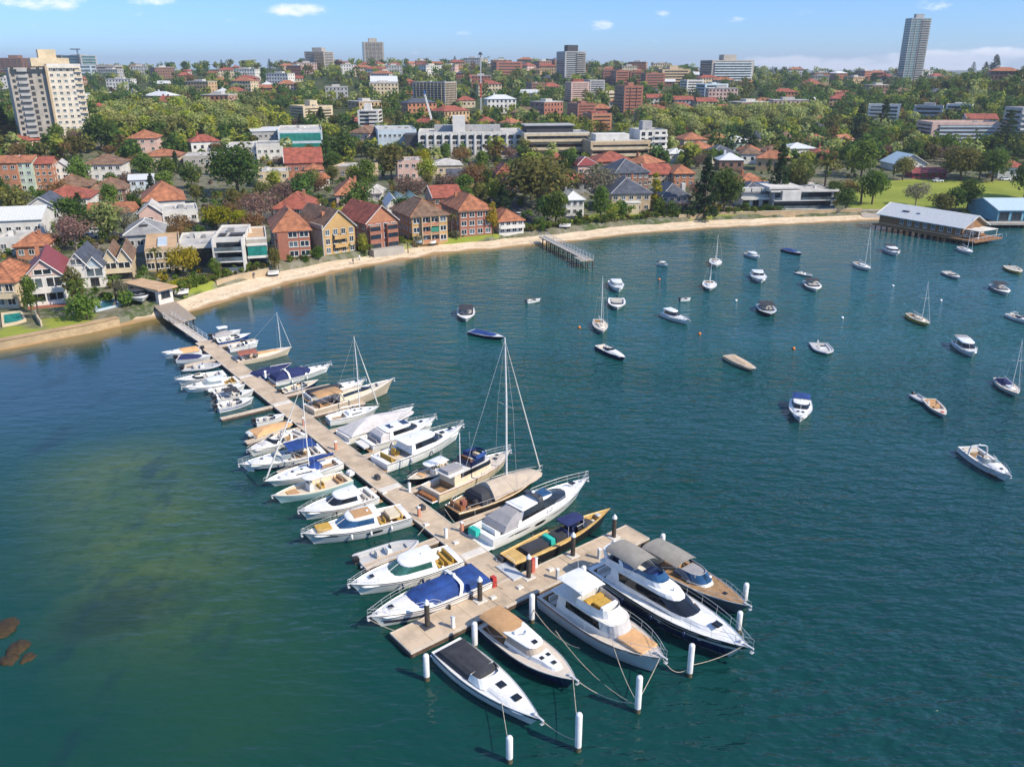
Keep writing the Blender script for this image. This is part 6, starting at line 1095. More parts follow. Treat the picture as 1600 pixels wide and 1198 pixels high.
b = Bld('terraced_flats', 'grey white stepped flats with small towers at the end of the terraces', 'flats', (998, 250), (1040, 247), 205, 16, 'grey').walls('white').flat('flatg', .6, 'white', clutter=4); b.win('f', 4, 5, 1.8, 1.6, 'd'); b.slabs(5, 'white', .35, 1.2, .4, b.h / 5, .5, 1, rail='white'); b.part('lift_tower', 3, 8, 5, 10, b.h + .07, b.h + 4.5, 'grey')
# --- big towers
def tower(nm, lb, L, R, yt, depth, wall, rows, kind='glass', hh=.45, group='apartment towers on the skyline', plant=.35, bal=None, ph=4.5, pm=None, fins=0, roofm='flatr', rz=None, z=None, inset=.08, fm=None):
    b = Bld(nm, lb, 'tower', L, R, yt, depth, wall, group, z=z).walls(); dz = b.h / rows
    b.bands(rows, dz * hh, kind, dz * .35, dz, 'frl', .07, inset); b.flat(roofm, 1.0, wall, clutter=2, seed=rows)
    if bal: b.slabs(rows, bal[0], dz * .12, bal[1], dz * .28, dz, bal[2], bal[3], 'f', rail=bal[0], rh=dz * .3)
    for i in range(fins):
        x = b.w * (i + 1) / (fins + 1); b.part('fin', x - b.w * .012, x + b.w * .012, -.5, -.08, 0, b.h, fm or wall)
        if fins > 2: y = b.d * (i + 1) / (fins + 1); b.part('fin', b.w + .08, b.w + .4, y - b.d * .012, y + b.d * .012, 0, b.h, fm or wall)
    if plant: b.part('plant_room', b.w * (.5 - plant / 2), b.w * (.5 + plant / 2), depth * .3, depth * .7, b.h + .07, b.h + ph, pm or wall)
    return b
b = Bld('concrete_tower', 'tall pale concrete apartment tower on the left, angled, with a dark balcony side', 'tower', (96, 228), (146, 222), 104, 30, 'pale', z=8).walls()
# its left flank faces the camera too: turn the block so that the corner points this way
b.root.rotation_euler.z += .30
R_ = 15; dz = b.h / R_
for j in range(R_):
    for i in range(5): put('window', window_mesh('l' if (i * 7 + j * 3) % 5 < 2 else 'w'), b.root, (b.w * (i + .5) / 5, 0, dz * (j + .55)), 0, (1.5, 1.2, 1.3))
b.slabs(R_, 'white', .3, 1.1, .4, dz, .80, 1.0, rail='cream'); b.flat('flatr', 1.2, 'white', clutter=3); b.bands(1, dz * .5, 'glass', b.h - dz * .8, dz, 'frl')
b.part('side_wing', -17, -.05, 1.5, 28, -3, b.h - .6, 'conc'); b.part('corner_fin', -1.0, -.06, -1.0, 1.4, 0, b.h + .5, 'beige')
for j in range(R_):
    z = dz * j + .4; b.part('balcony', -13.5, -9, .0, 1.44, z, z + 1.1, 'grey'); b.part('recess', -8.6, -7, 1.35, 1.47, z, z + 1.8, 'dark')
    for x in (-15.3, -4): put('window', window_mesh('d'), b.root, (x, 1.5, z + 1.4), 0, (1.4, 1.0, 1.3))
b.part('penthouse', -6, b.w * .75, 8, 22, b.h + .07, b.h + 4.0, 'cream'); b.part('plant_room', -2, b.w * .4, 10, 18, b.h + 4.01, b.h + 8, 'cream'); b.part('penthouse_glazing', -16.4, -1, 1.40, 1.49, b.h - 3.4, b.h - 1.3, 'glass')
tower('office_tower', 'tallest glass and white residential tower standing alone on the right skyline', (1409, 132), (1439, 131), 30, 14, 'grey', 28, 'bglass', .68, plant=.4, bal=('conc', 1.5, .55, .95), ph=6, fins=3, fm='conc', inset=.03)
tower('apartment_tower', 'brown grey tower with rounded front, left of the two central skyline towers', (478, 114), (508, 114), 82, 28, 'conc', 13, hh=.45, plant=.5, ph=6, bal=('beige', 1.5, .5, 1))
tower('apartment_tower', 'tallest brown tower at the centre left of the skyline', (570, 104), (601, 104), 67, 30, 'conc', 18, hh=.5, plant=.4, ph=7, fins=4, fm='beige')
tower('apartment_tower', 'dark grey tower with balconies at the centre of the skyline', (882, 128), (914, 128), 82, 28, 'grey', 14, hh=.5, plant=.5, ph=8, bal=('conc', 1.6, .55, 1), pm='dark')
tower('apartment_tower', 'broad blue grey slab of flats with stepped top, right of centre', (1110, 135), (1175, 134), 96, 24, 'conc', 10, hh=.5, plant=.3, ph=7, bal=('lblue', 2, .05, .95), z=None)
tower('apartment_block', 'low wide beige flats left of the broad blue grey slab', (1034, 132), (1077, 131), 110, 20, 'beige', 5, hh=.45, plant=.3, ph=5)
tower('apartment_tower', 'brown tower at the far left edge of the skyline', (2, 122), (40, 122), 92, 30, 'dbrick', 13, hh=.35, plant=.4, fins=3, z=30)
tower('glass_tower', 'dark blue glass office block behind the cream concrete tower', (66, 122), (100, 122), 90, 30, 'dark', 8, 'bglass', .7, plant=.3, ph=3, z=28); tower('glass_tower', 'blue glass tower with a construction crane beyond', (101, 122), (131, 122), 88, 30, 'grey', 10, 'bglass', .75, plant=.5, ph=2, z=28)
tower('glass_tower', 'pale blue glass block right of the cream concrete tower', (122, 128), (146, 128), 103, 26, 'lblue', 6, 'lglass', .6, plant=.0, z=26); tower('apartment_block', 'grey concrete block at the end of the far left cluster', (152, 124), (182, 123), 103, 24, 'conc', 5, hh=.3, plant=.2, ph=2, z=26)
tower('apartment_tower', 'gridded brown concrete flats standing on the mid hillside', (646, 170), (696, 169), 130, 20, 'conc', 11, hh=.55, group='blocks of flats on the hillside', plant=0, fins=8, fm='beige', inset=.04)
tower('apartment_tower', 'cream flats tower in front of the plane trees', (476, 200), (522, 199), 168, 20, 'cream', 7, hh=.35, group='blocks of flats on the hillside', plant=.25, ph=4, bal=('cream', 1.2, .5, .95))
GH = 'blocks of flats on the hillside'
tower('apartment_block', 'tall red brick flats in the middle of the hillside', (974, 178), (1003, 177), 136, 20, 'brick', 8, hh=.3, group=GH, plant=.3, ph=3, fins=2); tower('apartment_block', 'cream tower with a red roof left of the red brick flats', (892, 160), (920, 159), 130, 18, 'pink', 9, hh=.3, group=GH, plant=.6, ph=3, pm='red'); tower('apartment_block', 'blue grey flats between cream and red towers', (921, 158), (944, 157), 127, 18, 'grey', 9, hh=.4, group=GH, plant=0)
tower('apartment_block', 'small dark brick block left of the cream tower with red roof', (831, 156), (851, 155), 131, 16, 'dbrick', 6, hh=.3, group=GH, plant=.0); tower('apartment_block', 'red brick flats group lower on the hillside, taller part', (902, 196), (930, 195), 164, 20, 'brick', 7, hh=.3, group=GH, plant=.3, ph=2); tower('apartment_block', 'orange brick flats with red roof at the foot of the hillside group', (924, 204), (955, 203), 180, 16, 'obrick', 4, hh=.35, group=GH, plant=.8, ph=2, pm='red')
for k, (x0, x1, y0, y1, lb) in enumerate(((942, 960, 110, 134, 'leftmost section of a red brick row on the ridge'), (962, 982, 112, 136, 'taller section of the red brick row on the ridge'), (984, 1005, 113, 136, 'third section of the red brick row on the ridge'), (1008, 1038, 116, 140, 'wide dark red end of the brick row on the ridge'))): tower('apartment_block', lb, (x0, y1), (x1, y1), y0, 16, 'brick', 6, hh=.35, group=GH, plant=.3, ph=2)
tower('apartment_block', 'white flats right of the red ridge row', (1072, 152), (1098, 152), 127, 16, 'white', 6, hh=.45, group=GH, plant=.0); tower('apartment_block', 'pale blue flats with stepped balconies below the broad slab', (1100, 158), (1136, 157), 133, 16, 'lblue', 5, hh=.5, group=GH, plant=.2, ph=2); tower('apartment_block', 'long low pale flats beside the red ridge row', (945, 162), (974, 161), 145, 16, 'cream', 3, hh=.4, group=GH, plant=0)
tower('apartment_block', 'red brick flats on the ridge right of the mast', (776, 120), (816, 120), 98, 18, 'brick', 5, hh=.35, group=GH, plant=.2, ph=2); tower('apartment_block', 'brown brick block on the ridge left of the rounded tower', (448, 114), (472, 114), 100, 18, 'dbrick', 4, hh=.35, group=GH, plant=.2, ph=3); tower('apartment_block', 'brown brick block on the ridge between the two central towers', (514, 112), (536, 112), 97, 18, 'dbrick', 4, hh=.35, group=GH, plant=.25, ph=3)
tower('apartment_block', 'white balconied flats half hidden by conifers on the right hillside', (1352, 200), (1402, 199), 166, 16, 'white', 6, hh=.5, group=GH, plant=.0, bal=('white', 1.4, .0, .5)); tower('apartment_block', 'blue grey flats on the right hillside below the lone tower', (1423, 200), (1468, 199), 168, 16, 'grey', 5, hh=.5, group=GH, plant=.4, ph=2.5)
tower('apartment_block', 'white topped dark flats higher on the right hillside', (1474, 190), (1514, 189), 166, 16, 'white', 4, hh=.6, group=GH, plant=.4, ph=2); tower('apartment_block', 'long salmon brick flats with blue balconies on the right', (1450, 236), (1558, 230), 194, 18, 'pink', 7, hh=.35, group=GH, plant=.0, bal=('lblue', 1.3, .1, .9)); tower('apartment_block', 'grey balconied flats at the right frame edge', (1584, 238), (1640, 236), 172, 18, 'grey', 8, hh=.4, group=GH, plant=.0, bal=('white', 1.3, .0, .7))
b = hs('villa', 'red gabled penthouse roofs behind the long salmon flats', (1506, 215), (1554, 213), 186, 14, 'coral' if 0 else 'pink', 'red', 2.5, 'gx', (4, 1))
b = Bld('white_ramp_building', 'white sloped roof terraces on the mid hillside left of the gridded flats', 'building', (580, 146), (622, 145), 128, 26, 'white').walls().gable('sheet', 5, .3, 'x'); b.bands(2, 1.0, 'dark', faces='f')
# --- right of the wharf, beach side villas
hs('villa', 'white and grey house half hidden by the fig tree beside the beach wall', (884, 338), (912, 336), 312, 12, 'white', 'sheet', 2.4, win=(3, 2)); b = hs('villa', 'big two storey house with slate hip roof and round porch on the beach', (955, 334), (1015, 330), 302, 18, 'beige', 'slate', 4.4, win=(5, 2), chim=1); b.part('porch', b.w * .35, b.w * .65, -3, -.02, 0, b.h * .55, 'cream'); b.part('terrace', b.w * .3, b.w * .7, -3.2, -.02, b.h * .56, b.h * .62, 'white')
b = hs('villa', 'villa with deep red balcony and slate roof beside the tall dark tree', (1034, 332), (1074, 329), 306, 15, 'pink', 'slate', 3.6, win=(4, 2), chim=1); b.part('balcony', 0, b.w, -1.8, -.05, b.h * .42, b.h * .5, 'obrick'); b.part('chimney', b.w * .86, b.w, 4, 6, b.h, b.h + 3.6, 'white')
hs('block_of_flats', 'dark brick gabled flats with slate roof behind the round porch house', (960, 306), (1012, 300), 270, 16, 'dbrick', 'slate', 4.5, win=(6, 3)); hs('block_of_flats', 'orange roofed flats with pale gable right of the slate roofed flats', (1010, 290), (1050, 287), 272, 14, 'tan', 'red', 3.2, 'gx', (4, 2)); hs('villa', 'orange tiled villa behind the villa with the red balcony', (1052, 292), (1084, 290), 271, 13, 'obrick', 'orange', 3, win=(3, 2))
b = Bld('arched_villa', 'white villa with three arched dormers and hedged lawn', 'house', (1157, 324), (1203, 321), 302, 14, 'white').walls().hip('slate', 3.2)
for i in range(3): o = put('arched_window', ARCH, b.root, (b.w * (i + .5) / 3, 0, b.h * .3), 0, (b.w / 3 * .6, 2, b.h * .55)); b.part('dormer', b.w * (i + .5) / 3 - 1.6, b.w * (i + .5) / 3 + 1.6, .3, 3, b.h - .3, b.h + 1.8, 'white')
b.slabs(1, 'white', .3, 1.8, b.h * .62, rail='white', rh=.6)
b = Bld('modern_villa', 'modern villa with white upper storey and wide dark glazing above the beach wall', 'house', (1205, 326), (1300, 324), 298, 18, 'grey').walls('grey').flat('flatr', .4, 'white', over=1.2, clutter=2); b.bands(2, b.h * .3, 'glass', b.h * .1, b.h * .48, 'f'); b.slabs(2, 'white', .35, 2.2, b.h * .04, b.h * .48, rail='lglass'); b.part('white_box', b.w * .12, b.w * .42, -2.2, -.08, b.h * .5, b.h * 1.04, 'white'); b.part('upper_roof', -1, b.w * .5, 1, 16, b.h + .5, b.h + 1.2, 'white')
for lb, L, R, yt, d, w, r, rise in (('red roofed house with broad hips in front of the stepped yellow flats', (932, 270), (990, 266), 252, 16, 'brick', 'red', 3.6), ('maroon roofed house left of the broad red hips', (903, 278), (934, 275), 258, 12, 'pink', 'maroon', 3), ('orange roofed house right of the stepped flats', (1068, 236), (1104, 234), 218, 15, 'cream', 'orange', 3.2), ('second orange roofed house with brown walls farther right', (1112, 234), (1140, 232), 217, 14, 'tan', 'orange', 3),
                                   ('blue slate roofed house among conifers', (1112, 256), (1150, 254), 240, 14, 'white', 'slate', 3.4), ('bright orange hip roofed house behind the dark slate house', (1080, 250), (1118, 247), 233, 14, 'obrick', 'orange', 3.4), ('white roofed house left of the bright orange hips', (1046, 254), (1078, 252), 240, 12, 'white', 'sheet', 2), ('pale green roofed house above the orange cottage on the right', (1138, 238), (1176, 236), 222, 14, 'greenm', 'sheet', 2.6), ('small orange cottage below the tall cypresses', (1166, 248), (1190, 246), 236, 11, 'cream', 'orange', 2.6),
                                   ('pale hip roofed house near the right conifers', (1196, 250), (1234, 248), 236, 12, 'cream', 'brown', 2.6), ('white house among the trees left of the park', (1232, 250), (1272, 248), 232, 13, 'white', 'sheet', 2.2), ('dark red roofed house above the park trees', (1262, 236), (1298, 234), 220, 14, 'pink', 'red', 3), ('pale roofed house beside the dark red roof', (1302, 240), (1332, 238), 224, 13, 'lblue', 'sheet', 2.2)):
    hs('villa', lb, L, R, yt, d, w, r, rise, win=(3, 1))
# --- park buildings
b = Bld('park_pavilion', 'long dark pavilion with maroon roof at the back of the lawn', 'pavilion', (1426, 279), (1478, 278), 270, 7, 'dark').walls('red_').gable('maroon', 1.6, .8, 'x', 'red_'); b.win('f', 5, 1, 1.5, 1.2, 'd')
b = Bld('park_hall', 'white gabled hall among the trees behind the lawn', 'hall', (1398, 268), (1446, 266), 256, 14, 'white').walls().gable('paleblue', 4.0, .6, 'y'); b.win('f', 3, 1, 1.6, 1.4, 'w')
# --- timber boatshed restaurant on piles
b = Bld('wharf_restaurant', 'long brown timber boatshed on piles with pale grey metal roof', 'boatshed', (1372, 346), (1502, 372), 330, 11.5, 'timber', z=1.6)
pL = G(1373, 349, 1.6); pR = G(1502, 372, 1.6); d = pR - pL; b.w = d.length; b.d = 11.5; b.root.location = (pL.x, pL.y, 1.6); b.root.rotation_euler.z = math.atan2(d.y, d.x); b.h = 3.3; b.sink = .0
b.walls(); b.gable('sheet', 2.9, .9, 'x', 'timber'); b.win('f', 8, 1, 1.3, 1.5, 'w', 1.8, x0=.24); 
b.win('r', 3, 1, 2.2, 1.9, 'w', 1.7)
b.part('deck', -1, b.w + 5.5, -2.0, b.d + .5, -.45, -.01, 'timber'); b.part('plinth', 0, b.w, -.12, -.002, .02, .5, 'tan')
mb = MB()
for i in range(15):
    for y in (-1.4, 4.5, 10.5): mb.tube([(b.w * i / 13.2, y, -4), (b.w * i / 13.2, y, -.46)], .2)
mb.build('support_pile', M['piled'], b.root)
mb = MB(); mb.tube([(b.w + 5.3, -1.8, 1.0), (b.w + 5.3, b.d, 1.0)], .05); mb.tube([(b.w + .2, -1.8, 1.0), (b.w + 5.3, -1.8, 1.0)], .05)
for i in range(9): mb.tube([(b.w + 5.3, -1.8 + i * 2, -.0), (b.w + 5.3, -1.8 + i * 2, 1.0)], .04)
mb.build('deck_rail', M['alu'], b.root); b.part('sail_awning', b.w + .3, b.w + 4.6, 1, b.d - 1, 2.5, 2.62, 'white'); b.part('awning_post', b.w + 4.3, b.w + 4.5, 1.2, 1.4, 0, 2.5, 'white'); b.part('awning_post', b.w + 4.3, b.w + 4.5, b.d - 1.4, b.d - 1.2, 0, 2.5, 'white')
for x in (.22, .26, .40): b.part('roof_vent', b.w * x, b.w * x + 1.2, 2.2, 3.2, b.h + .7, b.h + 1.7, 'dark' if x < .3 else 'grey')
b = Bld('sailing_club', 'pale blue sailing club shed with light metal roof at the right edge', 'shed', (1553, 366), (1650, 372), 350, 20, 'blue', z=1.6); b.sink = .2; b.h = 3.8; b.walls().gable('paleblue', 2.4, .6, 'x', 'blue'); b.win('f', 5, 1, 3.2, 2.6, 'd', 1.8); b.part('dock', -6, b.w, -4.0, -.1, -.5, .1, 'conc')
mb = MB()
for i in range(8): mb.tube([(b.w * i / 8 - 5, -3.4, -4), (b.w * i / 8 - 5, -3.4, -.51)], .2)
mb.build('support_pile', M['piled'], b.root)
# --- boat shed on the platform
b = Bld('boat_shed', 'small white boat shed with tan flat roof at the foot of the jetty', 'shed', (249, 474), (272, 470), 454, 8, 'white', z=1.6); b.h = 3.2; b.d = 11; b.walls('white'); b.part('roof', -.7, b.w + .7, -1.2, b.d + .8, b.h + .002, b.h + .3, 'sandr'); b.win('f', 1, 1, b.w * .6, 1.4, 'd', 1.9); b.win('r', 2, 1, 2.2, 1.4, 'd', 1.9); b.part('side_glazing', -.06, -.002, 1, b.d - 1, .5, 2.6, 'glass')
# ------------------------------------------------------------------ trees and planting
LEAF = dict(dark=leaf('leaf_dark_green', (0.048, 0.096, 0.025), (0.150, 0.225, 0.054)), mid=leaf('leaf_mid_green', (0.073, 0.139, 0.029), (0.209, 0.301, 0.058)), olive=leaf('leaf_olive', (0.115, 0.125, 0.036), (0.271, 0.259, 0.077)), lime=leaf('leaf_spring_green', (0.212, 0.301, 0.046), (0.460, 0.460, 0.079)), yellow=leaf('leaf_yellow_green', (0.231, 0.249, 0.016), (0.460, 0.460, 0.030)),
            plane=leaf('leaf_pale_green', (0.256, 0.316, 0.096), (0.460, 0.460, 0.181)), gold=leaf('leaf_golden_green', (0.231, 0.202, 0.024), (0.442, 0.364, 0.041)), bare=leaf('twigs_purple_brown', (0.163, 0.100, 0.081), (0.326, 0.221, 0.173)), rust=leaf('leaf_rust_brown', (0.173, 0.105, 0.041), (0.326, 0.212, 0.086)), grey=leaf('leaf_grey_green', (0.153, 0.150, 0.095), (0.298, 0.279, 0.192)), pine=leaf('needles_dark', (0.025, 0.053, 0.025), (0.079, 0.123, 0.045)), palm=leaf('palm_fronds', (0.067, 0.105, 0.024), (0.192, 0.249, 0.057)), hedge=leaf('hedge_leaves', (0.039, 0.086, 0.016), (0.105, 0.173, 0.030)))
BARK = mat('bark', (.10, .075, .055), .95, .25, 2.5, bump=.4); BARKP = mat('pale_bark', (.22, .19, .16), .95, .2, 2.5)
RT = np.random.default_rng(11)
def leaf_quads(c, r, n, size, up=.35, flat=1.0):
    """n leaf sprays scattered through ellipsoids c (k,3) of radius r (k,): returns (4n,3) verts"""
    k = RT.integers(0, len(c), n); d = RT.normal(size=(n, 3)); d /= np.linalg.norm(d, axis=1)[:, None]; rad = r[k] * RT.uniform(.45, 1.05, n) ** .6
    p = c[k] + d * rad[:, None] * np.array([1, 1, flat]); nrm = d + RT.normal(size=(n, 3)) * .55 + np.array([0, 0, up]); nrm /= np.linalg.norm(nrm, axis=1)[:, None]
    a = np.cross(nrm, RT.normal(size=(n, 3))); a /= np.linalg.norm(a, axis=1)[:, None]; b = np.cross(nrm, a); s = size * RT.uniform(.55, 1.35, n)[:, None]
    v = np.stack([p - a * s, p - b * s * .6 + nrm * s * .15, p + a * s, p + b * s * .6 + nrm * s * .15], 1); return v.reshape(-1, 3)
def quads_mesh(name, v, m): return np_mesh(name, v, np.arange(len(v)).reshape(-1, 4), [m], False)
def crown_round(w, h, base, n, size, clumps=26, shape='round'):
    c = []; r = []
    for i in range(clumps):
        a = RT.uniform(0, 2 * pi); f = RT.uniform(0, 1) ** .5
        if shape == 'round': z = RT.uniform(-1, 1); rr = math.sqrt(max(0, 1 - z * z)) * f
        elif shape == 'wide': z = RT.uniform(-.55, 1); rr = math.sqrt(max(0, 1 - (z * .9) ** 2)) * (f ** .6)
        else: z = RT.uniform(-1, 1); rr = (1 - abs(z) ** 1.6) * f * .9
        k = RT.uniform(.78, 1.12); cr = RT.uniform(.16, .30) * w * (.8 if shape == 'column' else 1); c.append((cos(a) * rr * (w / 2 - cr * .7) * k, sin(a) * rr * (w / 2 - cr * .7) * k, base + h / 2 + z * (h / 2 - cr * .5) * k)); r.append(cr)
    c = np.array(c); r = np.array(r); return c, leaf_quads(c, r, n, size, flat=.8)
def limbs(c, trunk_h, r, top, mt=6):
    mb = MB(); mb.tube([(0, 0, -1.2), (0, 0, trunk_h * .3), (RT.normal() * .12, RT.normal() * .12, trunk_h)], [r * 1.25, r, r * .8], n=7)
    for i in RT.permutation(len(c))[:mt]: q = Vector(c[i]); m_ = Vector((0, 0, trunk_h)).lerp(q, .5) + Vector((0, 0, -.4)); mb.tube([(0, 0, trunk_h * .9), m_, q], [r * .6, r * .38, r * .12], n=5)
    mb.tube([(0, 0, trunk_h * .95), (0, 0, top)], [r * .7, r * .15], n=5); return mb
PROTO = {}
def proto(sp, kind):
    """returns [(trunk mesh, crown mesh), ...] of unit tree height about 10 m"""
    key = (sp, kind)
    if key in PROTO: return PROTO[key]
    out = []
    for v in range(3):
        m = LEAF[sp]
        if kind == 'round': c, q = crown_round(9, 7.6, 2.2, 1500, .40); tr = limbs(c, 3.4, .26, 7.5)
        elif kind == 'wide': c, q = crown_round(14, 7.5, 2.4, 2100, .46, 34, 'wide'); tr = limbs(c, 3.0, .42, 6.5, 9)
        elif kind == 'column': c, q = crown_round(3.6, 9.6, .5, 800, .28, 20, 'column'); tr = limbs(c, 2.0, .16, 8, 3)
        elif kind == 'open': c, q = crown_round(11.5, 7.2, 2.6, 1150, .36, 26, 'wide'); tr = limbs(c, 3.2, .24, 8, 14)
        elif kind == 'bush': c, q = crown_round(5, 3.8, .0, 600, .26, 14); tr = limbs(c, .8, .1, 2.5, 4)
        elif kind == 'pine':                            # Norfolk pine: tiers of drooping boughs
            tr = MB().tube([(0, 0, -1), (0, 0, 9.8)], [.28, .03], n=6); cc = []; rr = []
            for t in np.linspace(.12, .97, 15):
                R = (1 - t) ** .8 * 2.5 + .12; n = int(6 + 4 * (1 - t)); a0 = RT.uniform(0, 6)
                for i in range(n):
                    a = a0 + 2 * pi * i / n
                    for f in (.35, .7, 1): cc.append((cos(a) * R * f, sin(a) * R * f, t * 10 + (f - .5) * .3)); rr.append(.22 + .16 * (1 - t))
            q = leaf_quads(np.array(cc), np.array(rr), 1500, .2, .6, .5)
        elif kind == 'fir':                             # broad dark conifer
            tr = MB().tube([(0, 0, -1), (0, 0, 9.5)], [.3, .03], n=6); cc = []; rr = []
            for t in np.linspace(.06, .98, 13):
                R = (1 - t) ** .75 * 3.0 + .1
                for i in range(9): a = RT.uniform(0, 2 * pi); f = RT.uniform(.3, 1.05); cc.append((cos(a) * R * f, sin(a) * R * f, t * 10)); rr.append(.35 + .45 * (1 - t))
            q = leaf_quads(np.array(cc), np.array(rr), 2600, .27, .3, .7)
        elif kind == 'palm':
            tr = MB().tube([(0, 0, -1), (.15, 0, 4), (.1, .1, 8.2)], [.28, .2, .16], n=7); V = []
            for i in range(30):
                a = 2 * pi * i / 15 + RT.uniform(-.15, .15); e = (.25 + .85 * (i % 3) / 2) * RT.uniform(.8, 1.1); L = RT.uniform(2.6, 3.4); p = np.array([.1, .1, 8.2]); w = .42
                for k in range(5):
                    e2 = e - .42 * k; dv = np.array([cos(a) * cos(e2), sin(a) * cos(e2), sin(e2)]) * L / 5; sd_ = np.array([-sin(a), cos(a), 0]) * w * (1 - .13 * k) * (.6 if k == 0 else 1); n_ = np.array([0, 0, -.18])
                    V += [p, p + sd_ + dv * .6 + n_, p + dv, p - sd_ + dv * .6 + n_]; p = p + dv
            q = np.array(V)
        tm = tr.build('trunk', BARKP if kind == 'open' else BARK, link=False, smooth=60); out.append((tm, quads_mesh('crown', q, m)))
    PROTO[key] = out; return out
KN = {'round': 'tree', 'wide': 'spreading_tree', 'column': 'cypress_tree', 'open': 'bare_tree', 'bush': 'shrub', 'pine': 'norfolk_pine', 'fir': 'conifer_tree', 'palm': 'palm_tree'}
TREES = []
def tree(sp, kind, p, H_, label, group, wide=1.0, cat=None):
    tm, cm = proto(sp, kind)[int(RT.integers(0, 3))]; k = H_ / (3.9 if kind == 'bush' else 10)
    t = thing(KN[kind], label, cat or ('shrub' if kind == 'bush' else 'tree'), p, float(RT.uniform(0, 6.28)), group); t.scale = (k * wide, k * wide, k)
    put('trunk', tm, t); put('crown', cm, t); TREES.append((p[0], p[1], (9 if kind in ('round', 'open') else 14 if kind == 'wide' else 4) * k * wide / 2)); return t
def tr(x, y, top, sp, kind, label, wide=1.0, group='trees around the waterfront houses'):
    p = GT(x, y); tree(sp, kind, p, max(2, z_at(p.y, top) - p.z), label, group, wide)
